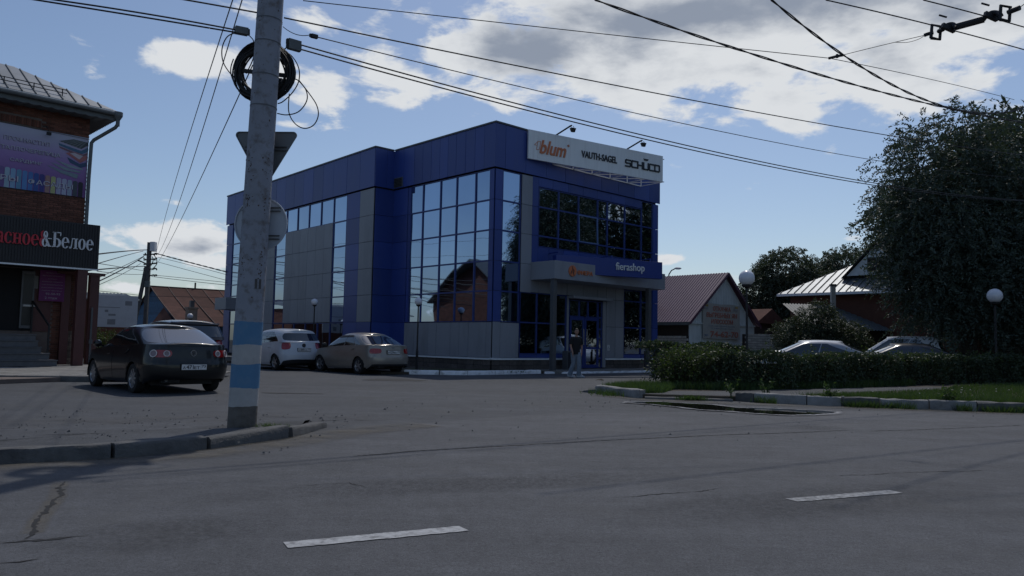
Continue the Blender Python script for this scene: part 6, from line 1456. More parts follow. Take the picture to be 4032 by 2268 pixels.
V.append(blades(scatter([(2.3, 19.5), (3.1, 18.0), (3.6, 18.3), (4.2, 20.0), (4.5, 21.5), (3.3, 21.2)], 7000, .10), .17, .010, .6))
V.append(blades(scatter([(3.4, 20.1), (5.5, 20.0), (9.2, 22.0), (13, 24.9), (12.9, 25.2), (9, 22.5), (5.4, 20.5)], 9000, .10), .2, .009, .5))
V.append(blades(np.column_stack([rng.normal(4.05, .16, 260), rng.normal(17.42, .05, 260), np.full(260, .02)]), .10, .012, .9)); V.append(blades(np.column_stack([rng.normal(2.45, .25, 420), rng.normal(18.75, .35, 420), np.full(420, .02)]), .14, .01, .7))
V.append(blades(np.column_stack([rng.normal(-2.93, .10, 170), rng.normal(9.63, .07, 170), np.full(170, .11)]), .06, .005, 1.4))
V.append(blades(np.column_stack([rng.uniform(-4.2, .6, 500), rng.uniform(29.7, 31.0, 500), np.full(500, .08)]), .10, .01, .8))
tag(fast_mesh('grass', np.concatenate(V), 3, MAT['grass']), kind='stuff', label='uneven green grass and weeds on the verge and along the kerbs')
# tall weeds with broad leaves at the kerb ends
for i, (x, y, s_, n_, lab) in enumerate(((5.0, 17.55, .5, 9, 'thin yellowish weed standing at the end of the low kerb'), (5.9, 18.0, .45, 14, 'weed tuft on the footpath behind the kerb end'), (6.9, 16.75, .4, 22, 'leafy weed growing over the kerb stones near the puddle'), (9.1, 16.2, .42, 30, 'leafy weed hanging over the kerb on the grass verge'), (10.9, 16.1, .5, 40, 'large leafy weed clump at the kerb near the photo edge'), (12.4, 17.2, .45, 34, 'broad leafed weed clump on the grass verge'))):
    e = tag(empty('weed', (x, y, .06)), lab, 'weed', 'weeds along the kerb'); L = []; mb = MB()
    for k in range(n_):
        a = random.uniform(0, 6.28); d = Vector((math.cos(a), math.sin(a), 0)); h = s_ * random.uniform(.5, 1.1); q = [Vector((0, 0, 0)) + d * .03, d * .12 * s_ + Vector((0, 0, h * .6)), d * .35 * s_ + Vector((0, 0, h))]; mb.tube(q, [.005, .004, .002], 3)
        t = rng.uniform(.2, 1, 9); Q = np.array([tuple(v) for v in q]); c = Q[0] * ((1 - t)[:, None] ** 2) + Q[1] * (2 * t * (1 - t))[:, None] + Q[2] * (t ** 2)[:, None]; ax = unit(rng.normal(size=(9, 3)) + np.array([d.x, d.y, 0])) ; L.append(quads(c + ax * .03, ax * .035, unit(np.cross(ax, rng.normal(size=(9, 3)))) * .015))
    mb.build('stems', MAT['grass'], e)['kind'] = 'stuff'; fast_mesh('leaves', np.concatenate(L), 4, MAT['grass'], e)
fl_ = MB()
for k in range(15):
    x = random.uniform(7, 14); y = 16.6 + (x - 7) * .5 + random.uniform(-.2, 1.5); fl_.lathe([(.014, 0), (.017, .010), (.004, .016)], (x, y, .10 + random.uniform(.1, .22)), 6)
tag(fl_.build('clover_flowers', MAT['banner']), kind='stuff', label='small white clover flowers dotted over the grass verge')
# ------------------------------------------------------------------ cars
def smoothstep(a, b, x): t = min(1, max(0, (x - a) / (b - a))); return t * t * (3 - 2 * t)
def interp(x, xs, ys): return float(np.interp(x, xs, ys))
class Car:
    """x forward from the rear axle, y left, z up. u in 0..1 runs from the middle of the rear round the left side to the middle of the nose"""
    UA, UB = .24, .76
    def __init__(s, **k): s.__dict__.update(k)
    def xr(s, z): return -interp(z, *s.rear)
    def xf(s, z): return s.wb + interp(z, *s.front)
    def wprof(s, z): return interp(z, [.15, .3, .5, .65, .8, .95, 1.1], [.90, .955, .99, 1.0, .985, .955, .93]) * s.W / 2
    def belt(s, x): return interp(x, *s.beltline)
    def z0(s, x):
        z = s.sill + s.tuck * smoothstep(-.36, -.85, x) if x < 0 else s.sill
        for xc in (0.0, s.wb):
            d = abs(x - xc)
            if d < s.arch: z = max(z, s.rw + math.sqrt(s.arch ** 2 - d ** 2) - .012)
        return z
    def plan(s, u, xr_, xf_, w, dr, df, nr=3.0, nf=2.5):
        if u < s.UA:
            th = u / s.UA * math.pi / 2; return xr_ + dr - dr * max(math.cos(th), 0) ** (2 / nr), w * math.sin(th) ** (2 / nr)
        if u > s.UB:
            th = (1 - u) / (1 - s.UB) * math.pi / 2; return xf_ - df + df * max(math.cos(th), 0) ** (2 / nf), w * max(math.sin(th), 0) ** (2 / nf)
        t = (u - s.UA) / (s.UB - s.UA); return xr_ + dr + (xf_ - df - xr_ - dr) * t, w * (1 + .012 * math.sin(math.pi * t))
    def body(s, u, t):
        sg_ = 1
        if u < 0: u, sg_ = -u, -1
        if u > 1: u, sg_ = 2 - u, -1
        z = .6
        for _ in range(4):
            x, y = s.plan(u, s.xr(z), s.xf(z), s.wprof(z), s.dr, s.df)
            za = s.z0(x) if s.UA * .9 < u < 1 - (1 - s.UB) * .6 else (s.sill + s.tuck * smoothstep(-.36, -.85, x) if u < .5 else s.sill); z = za + (s.belt(x) - za) * t
        k = abs(2 * (x - s.wb / 2) / s.wb) ; y *= 1 - .035 * max(0, abs(x - s.wb / 2) - s.wb / 2) ** 1.3
        return Vector((x, sg_ * y, z))
    def roofz(s, x): c = (s.gx1r + s.gx1f) / 2; h = (s.gx1f - s.gx1r) / 2; return s.H - .055 - s.rcurve * ((x - c) / h) ** 2
    def green(s, u, t):
        sg_ = 1
        if u < 0: u, sg_ = -u, -1
        if u > 1: u, sg_ = 2 - u, -1
        e = .72 * t ** 1.25 + .28 * t ** 7
        w0, w1 = s.W / 2 * s.gw0, s.W / 2 * s.gw1; w = w0 + (w1 - w0) * e
        xb, _ = s.plan(u, s.gx0r, s.gx0f, w0, s.gdr, s.gdf, 3.2, 2.6); xt, _ = s.plan(u, s.gx1r, s.gx1f, w1, s.gdr * .9, s.gdf * .75, 3.2, 2.6)
        x, y = s.plan(u, s.gx0r + (s.gx1r - s.gx0r) * t ** s.rpow, s.gx0f + (s.gx1f - s.gx0f) * t ** 1.06, w, s.gdr, s.gdf + (s.gdf * .75 - s.gdf) * t, 3.2, 2.6)
        zb = s.belt(xb) - .02; return Vector((x, sg_ * y, zb + (s.roofz(min(max(xt, s.gx1r), s.gx1f)) - zb) * t))
    def nrm(s, f, u, t, e=.004):
        t = min(max(t, e), 1 - e); a = f(u + e, t) - f(u - e, t); b = f(u, t + e) - f(u, t - e); n = a.cross(b).normalized(); p = f(u, t)
        c = Vector((s.wb / 2, 0, .6)); return n if n.dot(p - c) > 0 else -n
    def patch(s, f, u0, u1, t0, t1, off, nu=8, nv=5, shape=None, skirt=.012):
        vs = []; 
        for i in range(nu + 1):
            for j in range(nv + 1):
                a, b = i / nu, j / nv
                if shape: a, b = shape(a, b)
                u, t = u0 + (u1 - u0) * a, t0 + (t1 - t0) * b; vs.append(f(u, t) + s.nrm(f, u, t) * off)
        fs = [(i * (nv + 1) + j, (i + 1) * (nv + 1) + j, (i + 1) * (nv + 1) + j + 1, i * (nv + 1) + j + 1) for i in range(nu) for j in range(nv)]
        loop = [i * (nv + 1) for i in range(nu + 1)] + [nu * (nv + 1) + j for j in range(1, nv + 1)] + [i * (nv + 1) + nv for i in range(nu - 1, -1, -1)] + [j for j in range(nv - 1, 0, -1)]
        base = len(vs); c = Vector((s.wb / 2, 0, .6))
        for k in loop:
            i, j = divmod(k, nv + 1); a, b = i / nu, j / nv
            if shape: a, b = shape(a, b)
            u, t = u0 + (u1 - u0) * a, t0 + (t1 - t0) * b; vs.append(vs[k] - s.nrm(f, u, t) * skirt)
        n = len(loop); fs += [(loop[k], loop[(k + 1) % n], base + (k + 1) % n, base + k) for k in range(n)]
        mb = MB(); mb.add(vs, fs); return mb
    def uy(s, frac, n=3.0): return s.UA * math.asin(min(1, frac) ** (n / 2)) / (math.pi / 2)

def ellip(a, b):    # square to rounded patch
    x, y = 2 * a - 1, 2 * b - 1; return .5 + .5 * x * math.sqrt(max(0, 1 - y * y / 2)), .5 + .5 * y * math.sqrt(max(0, 1 - x * x / 2))
def soft(a, b):
    p, q = ellip(a, b); return a * .45 + p * .55, b * .45 + q * .55

def build_car(c, name, label, loc, head, paint, detail=True, group='parked cars'):
    e = tag(empty(name, loc, R(90 - head)), label, 'car', group)
    # lower body shell with bonnet and boot decks
    NU, NT = 120, 16; us = [i / NU * 2 for i in range(NU)]
    mb = MB(); vs = [c.body(u, j / NT) for u in us for j in range(NT + 1)]
    mb.add(vs, [(i * (NT + 1) + j, ((i + 1) % NU) * (NT + 1) + j, ((i + 1) % NU) * (NT + 1) + j + 1, i * (NT + 1) + j + 1) for i in range(NU) for j in range(NT)])
    hv = []; M_ = 8
    for i in range(NU // 2 + 1):
        p = c.body(i / (NU // 2), 1.0)
        for j in range(-M_, M_ + 1):
            f = j / M_; crown = c.crown * (1 - abs(f) ** 2.4) * min(1, p.y / (c.W * .3)); hv.append((p.x, p.y * f, p.z + crown))
    w_ = 2 * M_ + 1; mb.add(hv, [(i * w_ + j, (i + 1) * w_ + j, (i + 1) * w_ + j + 1, i * w_ + j + 1) for i in range(NU // 2) for j in range(2 * M_)])
    # cabin shell
    NG = 96; gt = 10; gv = [c.green(i / NG * 2, j / gt) for i in range(NG) for j in range(gt + 1)]
    mb.add(gv, [(i * (gt + 1) + j, ((i + 1) % NG) * (gt + 1) + j, ((i + 1) % NG) * (gt + 1) + j + 1, i * (gt + 1) + j + 1) for i in range(NG) for j in range(gt)])
    rv = []
    for i in range(NG // 2 + 1):
        p = c.green(i / (NG // 2), 1.0)
        for j in range(-6, 7): f = j / 6; rv.append((p.x, p.y * f, p.z + .07 * (1 - abs(f) ** 2.6) ** .8 * min(1, p.y / (c.W * .2))))
    mb.add(rv, [(i * 13 + j, (i + 1) * 13 + j, (i + 1) * 13 + j + 1, i * 13 + j + 1) for i in range(NG // 2) for j in range(12)])
    body = mb.build('body', paint, e, smooth=62)
    mb = MB(); mb.box(-.40, c.xf(.35) - .15, -c.W * .36, c.W * .36, c.sill - .02, .62); mb.box(c.xr(.35) + .10, -.40, -c.W * .27, c.W * .27, c.sill + c.tuck + .02, .62)
    for xc in (0, c.wb):
        mb.add([(xc + (c.arch + .02) * math.cos(R(a)), y, c.rw + (c.arch + .02) * math.sin(R(a))) for y in (-c.W * .495, c.W * .495) for a in range(-10, 191, 20)], [(i, i + 1, i + 12, i + 11) for i in range(10)])
    mb.build('underbody', MAT['black'], e, norm=False)
    if detail: mb = MB(); mb.tube([(c.xr(.3) + .42, .12, c.sill + c.tuck * .8), (c.xr(.3) + .42, .5, c.sill + c.tuck * .8)], .08, 8); mb.tube([(c.xr(.3) + .4, .46, c.sill + c.tuck * .8), (c.xr(.3) + .12, .48, c.sill + c.tuck * .8)], .028, 8); mb.build('exhaust', MAT['steel'], e)
    # glass
    G = c.green; g = MAT['carglass']
    fu0, fu1 = c.UA + c.qg, c.UB + .045
    cuts = [fu0, c.qcut, c.bcut, fu1] if c.qcut else [fu0, c.bcut, fu1]
    for sd in (0, 1):
        m_ = (lambda u: u) if sd == 0 else (lambda u: 2 - u)
        for k, (a, b) in enumerate(zip(cuts[:-1], cuts[1:])):
            sh = (lambda p, q, k=k: (p, q)) 
            if k == 0: sh = lambda p, q: (1 - (1 - p) * (1 - .62 * q ** 1.8) , q)
            c.patch(G, m_(a + .006), m_(b - .006), .10, .88, .005, 10, 5, sh).build('side_window', g, e, smooth=True)
        if c.visor and sd == 0:
            for a, b in zip(cuts[-3:-1], cuts[-2:]): c.patch(G, a + .004, b - .004, .76, .90, .018, 10, 3).build('wind_deflector', MAT['black'], e, smooth=True)
    c.patch(G, -c.UA * .80, c.UA * .80, c.rw0, c.rw1, .004, 18, 7, soft).build('rear_window', g, e, smooth=True)
    c.patch(G, c.UB + .085, 2 - c.UB - .085, .08, .93, .004, 18, 6).build('windscreen', g, e, smooth=True)
    # doors, handles, mirrors
    B = c.body
    ud = [c.UA + c.d0, c.d1, c.UB - .015]
    for sd in (0, 1):
        m_ = (lambda u: u) if sd == 0 else (lambda u: 2 - u)
        for k in range(2):
            dr = c.patch(B, m_(ud[k] + .003), m_(ud[k + 1] - .003), .10, .985, .004, 16, 10, None, .012).build('door', paint, e, smooth=True)
            ua = ud[k] + .028; pa = B(m_(ua), .80); pb_ = B(m_(ua + .035), .80); n = c.nrm(B, m_(ua), .8)
            mb = MB(); mb.bar(pa + n * .02, pb_ + n * .02, .022, .03); mb.build('handle', paint, dr, bevel=.006)
        q = G(m_(c.UB + .03), .10); mb = MB(); n = Vector((0, 1 if sd == 0 else -1, 0)); ctr = q + n * .14 + Vector((-.02, 0, .07))
        mb.lathe([(.02, -.09), (.075, -.06), (.09, 0), (.08, .06), (.02, .08)], ctr, 12, 'x'); mb.bar(q, ctr, .05, .03); mb.build('wing_mirror', MAT['black'] if c.blackmirror else paint, e, smooth=True)
    # boot lid line, bumper, lamps, plate
    c.patch(B, -c.uy(c.lidw), c.uy(c.lidw), c.lid0, .992, .005, 20, 8, (lambda a, b: (.5 + (a - .5) * (1 - .10 * (1 - b)), b)), .014).build('boot_lid', paint, e, smooth=True)
    c.patch(B, -c.UA * .86, c.UA * .86, .02, c.bump1, .010, 30, 5, None, .02).build('bumper', paint, e, smooth=True)
    if c.valance: c.patch(B, -c.UA * .80, c.UA * .80, .0, c.valance, .016, 24, 4, (lambda a, b: (.5 + (a - .5) * (1 - .22 * b), b)), .02).build('valance', MAT['black'], e, smooth=True)
    for sd in (1, -1):
        a, b = sorted((sd * c.uy(c.lamp[0]), sd * (c.UA * c.lamp[1]))); lm = c.patch(B, a, b, c.lamp[2], c.lamp[3], .012, 12, 8, soft, .02).build('tail_light', MAT['lamp_red'], e, smooth=True)
        if c.rounds:
            for (fy, r_) in ((c.lamp[0] + .115, .056), (.86, .070)):
                u = sd * c.uy(fy); t = (c.lamp[2] + c.lamp[3]) / 2; p = B(u, t); n = c.nrm(B, u, t)
                z = Vector((0, 0, 1)); x = z.cross(n).normalized(); y = n.cross(x)
                mb = MB(); mb.tube([p + n * .022 + (x * math.cos(k * .3491) + y * math.sin(k * .3491)) * r_ for k in range(19)], .011, 6, cap=False); mb.build('lamp_ring', MAT['lamp_clear'], lm, smooth=True)
                mb = MB(); mb.add([p + n * .0225 + (x * math.cos(k * .5236) + y * math.sin(k * .5236)) * (r_ * .9) for k in range(12)], [tuple(range(12))]); mb.build('lens', MAT['lens'], lm, norm=False)
    if c.lip: c.patch(B, -c.uy(c.lidw * .98), c.uy(c.lidw * .98), .955, .992, .028, 20, 2, None, .03).build('boot_lip', paint, e, smooth=True)
    MP = lambda z, y, dx: face_M((c.xr(z) - dx, y, z), (0, -1, 0), (-1, 0, 0))
    pz = c.plate_z; x = c.xr(pz)
    mb = MB(); mb.box(x - .034, x + .02, -.275, .275, pz - .068, pz + .068); hold = mb.build('plate_holder', MAT['black'], e)
    mb = MB(); mb.box(x - .040, x - .0345, -.26, .26, pz - .056, pz + .056); pl = mb.build('number_plate', MAT['plate'], e)
    for s_, y, w, h in c.plate: text('lettering', s_, w, h, MAT['ink'], pl, face_M((x - .0405, y, pz - .04 + (0.03 if h < .055 and y < -.12 else 0)), (0, -1, 0), (-1, 0, 0)), .002, .02)
    mb = MB(); mb.box(x - .0415, x - .0402, -.142, -.138, pz - .05, pz + .05); mb.build('plate_rule', MAT['ink'], pl)
    bz = c.badge_z; x = c.xr(bz) - .014
    if c.badge == 'ring':
        mb = MB(); mb.tube([(x, .058 * math.cos(k * .2618), bz + .058 * math.sin(k * .2618)) for k in range(25)], .007, 6, cap=False)
        def st(*p): mb.tube([(x, -a * .058, bz + b * .058) for a, b in p], .0055, 5)
        st((-.33, .86), (0, .12), (.33, .86)); st((-.8, .5), (-.36, -.78), (0, -.05), (.36, -.78), (.8, .5)); mb.build('badge', MAT['stainless'], e)
    elif c.badge == 'oval':
        mb = MB(); mb.lathe([(.01, -.012), (.075, -.008), (.08, 0)], (x, 0, bz), 20, 'x'); o = mb.build('badge', MAT['ink'], e); 
    else:
        mb = MB(); mb.tube([(x, .05 * math.cos(k * .3142), bz + .026 * math.sin(k * .3142)) for k in range(21)], .005, 5, cap=False); mb.tube([(x, .025, bz - .02), (x, .012, bz + .02)], .006, 5); mb.tube([(x, -.012, bz - .02), (x, -.025, bz + .02)], .006, 5); mb.tube([(x, .018, bz), (x, -.018, bz)], .005, 5); mb.build('badge', MAT['stainless'], e)
    # wheels
    rw = c.rw
    for (xc, sd, steer) in ((0, 1, 0), (0, -1, 0), (c.wb, 1, c.steer), (c.wb, -1, c.steer)):
        yc = sd * (c.W / 2 - .115); w = .10
        mb = MB(); mb.lathe([(rw * .66, -w * .9), (rw * .86, -w), (rw * .97, -w * .86), (rw, -w * .5), (rw, w * .5), (rw * .97, w * .86), (rw * .86, w), (rw * .66, w * .9)], n=36, axis='y', cap=False)
        wh = mb.build('wheel', MAT['tyre'], e, smooth=50); wh.location = (xc, yc, rw); wh.rotation_euler = (0, random.uniform(0, 1), R(steer))
        mb = MB(); mb.lathe([(rw * .68, sd * w * .88), (rw * .66, sd * w * .72), (rw * .60, sd * w * .3)], n=32, axis='y', cap=False)
        mb.lathe([(.001, sd * w * .72), (rw * .16, sd * w * .72), (rw * .18, sd * w * .55)], n=16, axis='y', cap=False)
        ns = c.spokes
        for k in range(ns):
            for da in ((-.11, .11) if c.twin else (0,)):
                a = 2 * math.pi * k / ns; p0 = Vector((rw * .14 * math.cos(a + da), sd * w * .62, rw * .14 * math.sin(a + da))); p1 = Vector((rw * .65 * math.cos(a + da), sd * w * .66, rw * .65 * math.sin(a + da)))
                mb.bar(p0, p1, .02 if c.twin else rw * .16, .025, upv=(0, 1, 0))
        rim = mb.build('rim', MAT['rim'], wh, smooth=30)
        mb = MB(); mb.lathe([(.001, sd * w * .2), (rw * .67, sd * w * .2)], n=24, axis='y', cap=False); mb.build('brake_disc', MAT['black'], wh)
    return e
MAT['lens'] = mat('lamp_lens', (.20, .14, .15), .2, var=.1, coat=.5)
def paint(n, col, metal=.35, rough=.32): return mat(n, col, rough, metal=metal, var=.06, vscale=1.5, coat=.45, dirt=tuple(x * .7 + .02 for x in col), dscale=1.3, damount=.35)
P_dark = paint('black_green_paint', (.004, .006, .009)); P_white = paint('white_paint', (.50, .53, .58), 0.0); P_beige = paint('beige_metallic', (.28, .255, .225), .35)
P_silver = paint('silver_paint', (.36, .37, .39), .5); P_grey = paint('dark_grey_paint', (.03, .032, .036)); P_suv = paint('black_suv_paint', (.014, .015, .018))
sedan = dict(tuck=.115, UA=.24, W=1.82, wb=2.71, H=1.47, rw=.315, arch=.365, sill=.20, dr=.62, df=.85, crown=.045, rcurve=.03,
    rear=([.15, .3, .42, .6, .72, .95, 1.06], [.84, .94, 1.0, 1.005, .975, .95, .93]), front=([.15, .35, .5, .7, .9], [.82, .94, .95, .90, .78]),
    beltline=([-1.0, -.5, .4, 2.2, 2.9, 3.7], [1.045, 1.04, .985, .93, .86, .70]), gx0r=-.66, gx1r=.20, gx0f=2.75, gx1f=1.62, gw0=.905, gw1=.655, gdr=.36, gdf=.55, rpow=.92,
    qg=.02, qcut=None, bcut=.52, d0=.075, d1=.51, rw0=.10, rw1=.96, visor=False, blackmirror=False, lidw=.66, lid0=.42, bump1=.42, valance=None, lamp=(.50, .64, .63, .84), rounds=True, lip=True,
    plate_z=.575, plate=(('А', .235, .055, .058), ('471', .165, .15, .082), ('ЕТ', .005, .12, .058), ('73', -.155, .085, .054)), badge='ring', badge_z=.865, spokes=9, twin=False, steer=0)
vw = Car(**sedan)
def rear_mid(px, py, px2, py2, W, tw=.23): a, b = gnd(px, py), gnd(px2, py2); return (a + b) / 2
build_car(vw, 'dark_sedan', 'dark green black sedan with round ringed tail lights parked nearest beside the striped pole', (-7.36, 17.10, 0), -44.0, P_dark).location = (-7.36, 17.10, 0)
el = Car(**{**sedan, 'W': 1.775, 'wb': 2.65, 'H': 1.48, 'rw': .31, 'arch': .352, 'rear': ([.15, .3, .45, .6, .72, .95, 1.06], [.84, .92, .97, .965, .93, .90, .88]), 'front': ([.15, .35, .5, .7, .9], [.78, .90, .90, .84, .70]), 'beltline': ([-1.0, -.5, .4, 2.2, 2.9, 3.7], [1.04, 1.045, 1.01, .93, .86, .70]),
    'gx0r': -.62, 'gx1r': .18, 'visor': True, 'blackmirror': True, 'lamp': (.56, .74, .60, .85), 'rounds': False, 'plate_z': .80, 'lid0': .40, 'lidw': .60, 'plate': (('Р', .235, .055, .058), ('129', .165, .15, .082), ('ВС', .005, .12, .058), ('73', -.155, .085, .054)), 'badge': 'h', 'badge_z': .955, 'spokes': 6, 'twin': True, 'valance': .10, 'steer': 3, 'qcut': .345})
build_car(el, 'beige_sedan', 'beige sedan with dark window deflectors parked in front of the blue recess', (-4.80, 28.25, 0), -43.5, P_beige)
hb_ = Car(**{**sedan, 'W': 1.765, 'wb': 2.615, 'H': 1.60, 'rw': .31, 'arch': .355, 'crown': .03, 'rear': ([.15, .3, .45, .6, .75, .95, 1.1], [.62, .70, .735, .73, .70, .66, .62]), 'front': ([.15, .35, .5, .7, .9], [.70, .79, .80, .74, .62]), 'beltline': ([-.7, 0, 1.2, 2.2, 2.8, 3.5], [1.10, 1.08, 1.0, .97, .92, .74]),
    'gx0r': -.63, 'gx1r': -.36, 'gx0f': 2.85, 'gx1f': 1.75, 'gw0': .92, 'gw1': .72, 'gdr': .30, 'rcurve': .05, 'qg': .03, 'rw0': .16, 'rw1': .86, 'lamp': (.62, .72, .66, .99), 'rounds': False, 'lip': False, 'plate_z': .80, 'lid0': .38, 'lidw': .72, 'bump1': .36, 'valance': .17,
    'plate': (('А', .235, .055, .058), ('849', .165, .15, .082), ('СА', .005, .12, .058), ('73', -.155, .085, .054)), 'badge': 'oval', 'badge_z': .965, 'spokes': 5, 'twin': False, 'blackmirror': False})
build_car(hb_, 'white_hatchback', 'white hatchback with red tail lights parked beside the beige sedan', (-8.42, 30.42, 0), -42.5, P_white)
sv_ = Car(**{**hb_.__dict__, 'W': 1.83, 'wb': 2.66, 'H': 1.70, 'rw': .34, 'arch': .39, 'sill': .26, 'gw1': .72, 'beltline': ([-.8, 0, 1.2, 2.2, 2.8, 3.5], [1.16, 1.14, 1.07, 1.04, .98, .82]), 'gx0r': -.66, 'gx1r': -.45, 'plate_z': .72})
s_ = build_car(sv_, 'dark_suv', 'black estate car with a roof spoiler half hidden behind the dark sedan', (-9.45, 22.9, 0), -43, P_suv)
sv_.patch(sv_.green, -.20, .20, .90, .985, .05, 14, 3, None, .05).build('roof_spoiler', P_suv, s_, smooth=True)
sc_ = Car(**{**sedan, 'W': 1.80, 'wb': 2.68, 'H': 1.47, 'rounds': False})
build_car(sc_, 'silver_sedan', 'silver grey sedan showing only its roof over the wild shrub and hedge', (11.4, 26.2, .03), -75, P_silver)
build_car(Car(**{**sedan, 'W': 1.78, 'H': 1.455, 'rounds': False}), 'dark_sedan', 'dark sedan showing only its roof over the middle of the hedge', (16.1, 29.4, .03), -75, P_grey)
vn = Car(**{**hb_.__dict__, 'W': 1.85, 'wb': 2.9, 'H': 1.85, 'gw1': .80, 'beltline': ([-.8, 0, 1.2, 2.2, 2.8, 3.6], [1.12, 1.12, 1.1, 1.08, 1.02, .9])})
build_car(vn, 'white_van', 'white van glimpsed under the big tree branches behind the hedge', (18.4, 34.0, 0), -60, P_white)
# ------------------------------------------------------------------ the walking man
pz_ = Vector((2.40, 28.80, 0)); man = tag(empty('person', pz_, 0.0), 'person in a black t-shirt and pale loose jeans walking past the shop entrance', 'person')
def skin(name, verts, edges, radii, m, sub=2, root=0, parent=man):
    me = bpy.data.meshes.new(name); me.from_pydata(verts, edges, []); o = bpy.data.objects.new(name, me); COL.objects.link(o)
    bpy.context.view_layer.objects.active = o
    md = o.modifiers.new('s', 'SKIN'); md.use_smooth_shade = True
    for i, r in enumerate(radii): v = me.skin_vertices[0].data[i]; v.radius = (r, r) if not isinstance(r, tuple) else r; v.use_root = (i == root)
    s2_ = o.modifiers.new('u', 'SUBSURF'); s2_.levels = sub; s2_.render_levels = sub
    dg = bpy.context.evaluated_depsgraph_get(); dg.update(); m2 = bpy.data.meshes.new_from_object(o.evaluated_get(dg)); bpy.data.objects.remove(o)
    m2.materials.clear(); m2.materials.append(m); m2.polygons.foreach_set('use_smooth', [True] * len(m2.polygons)); m2.update(); return link(name, m2, parent)
# he walks to the right (+x), chest turned half to the street, face to the street
J = dict(pel=(0, 0, .95), spine=(.01, 0, 1.12), chest=(.02, .0, 1.32), neck=(.025, -.01, 1.50), head0=(.03, -.02, 1.58),
         shl=(-.145, -.085, 1.415), ell=(-.195, -.11, 1.15), wrl=(-.125, -.205, .91), shr=(.185, .085, 1.415), elr=(.235, .11, 1.15), wrr=(.225, .02, .91),
         hil=(-.075, -.02, .92), knl=(-.07, .0, .50), anl=(-.20, .07, .10), hir=(.085, .02, .92), knr=(.135, -.04, .50), anr=(.13, .0, .10))
ks_ = list(J); ix = {k: i for i, k in enumerate(ks_)}; V_ = [J[k] for k in ks_]; Rd = dict(pel=.085, spine=.085, chest=.09, neck=.058, head0=.06, shl=.062, ell=.043, wrl=.030, shr=.062, elr=.043, wrr=.030, hil=.085, knl=.058, anl=.042, hir=.085, knr=.058, anr=.042)
Ed = [('pel', 'spine'), ('spine', 'chest'), ('chest', 'neck'), ('neck', 'head0'), ('chest', 'shl'), ('shl', 'ell'), ('ell', 'wrl'), ('chest', 'shr'), ('shr', 'elr'), ('elr', 'wrr'), ('pel', 'hil'), ('hil', 'knl'), ('knl', 'anl'), ('pel', 'hir'), ('hir', 'knr'), ('knr', 'anr')]
E_ = [(ix[a], ix[b]) for a, b in Ed]; Rr = [Rd[k] for k in ks_]
# hands: palm and five bent fingers each
def hand(wr, dirv, side, thumbv):
    w = Vector(wr); d = Vector(dirv).normalized(); s_ = Vector(side).normalized(); th_ = Vector(thumbv).normalized(); b = ix['wrl'] if wr == J['wrl'] else ix['wrr']
    pi = len(V_); V_.append(tuple(w + d * .055)); Rr.append((.030, .022)); E_.append((b, pi))
    for k, (o_, l) in enumerate(((-.030, .075), (-.010, .088), (.010, .083), (.029, .064))):
        p0 = w + d * .085 + s_ * o_; p1 = p0 + d * l * .5; p2 = p1 + (d * .8 + th_ * .6).normalized() * l * .5
        n = len(V_); V_.extend([tuple(p0), tuple(p1), tuple(p2)]); Rr.extend([.010, .009, .007]); E_.extend([(pi, n), (n, n + 1), (n + 1, n + 2)])
    n = len(V_); V_.extend([tuple(w + d * .04 - s_ * .035 + th_ * .015), tuple(w + d * .085 - s_ * .045 + th_ * .03)]); Rr.extend([.012, .009]); E_.extend([(pi, n), (n, n + 1)])
hand(J['wrl'], (.05, -.18, -1), (.2, 1, 0), (1, 0, 0)); hand(J['wrr'], (-.02, -.2, -1), (.2, 1, 0), (-1, 0, 0))
body_ = skin('body', V_, E_, Rr, MAT['skin'], 2)
# head with a face, joined to the body mesh
mb = MB(); hc = Vector((.03, -.035, 1.672)); ya = R(6)
def hp_(th, ph):
    x, y, z = math.sin(th) * math.sin(ph), -math.sin(th) * math.cos(ph), math.cos(th)      # ph 0 is the face
    rx, ry, rz = .078, .098, .122; jaw = max(0, -z); rx *= 1 - .30 * jaw ** 1.3; ry *= 1 - .12 * jaw
    f = math.exp(-(ph / .22) ** 2)
    yy = y * ry; 
    yy -= f * (.026 * math.exp(-((z + .12) / .14) ** 2) + .006 * math.exp(-((z + .45) / .1) ** 2) + .010 * math.exp(-((z + .82) / .12) ** 2))
    e_ = math.exp(-((abs(ph) - .36) / .16) ** 2) * math.exp(-((z - .06) / .12) ** 2); yy += .012 * e_
    if z < -.5: yy -= .008
    p = Vector((x * rx, yy, z * rz)); return hc + Vector((p.x * math.cos(ya) - p.y * math.sin(ya), p.x * math.sin(ya) + p.y * math.cos(ya), p.z))
mb.grid(lambda a, b: hp_(math.pi * (.001 + .998 * a), math.pi * (2 * b - 1)), 26, 36)
for s_ in (-1, 1): mb.lathe([(.004, -.008), (.022, -.004), (.026, .004), (.012, .010)], hc + Vector((s_ * .079, .012, -.008)), 10, 'x')
hd_ = mb.build('face', MAT['skin'], None, smooth=True)
bm2 = bmesh.new(); bm2.from_mesh(body_.data); bm2.from_mesh(hd_.data); bm2.to_mesh(body_.data); bm2.free(); bpy.data.objects.remove(hd_)
mb = MB(); mb.grid(lambda a, b: hc + (hp_(math.pi * (.001 + (.33 if abs(2 * b - 1) < .28 else .33 + .30 * smoothstep(.30, .62, abs(2 * b - 1))) * a), math.pi * (2 * b - 1)) - hc) * (1.075 + .03 * math.sin(9 * b)) + Vector((0, .004, .006)), 12, 36); mb.build('hair', MAT['hair'], man, smooth=True)
mb = MB()
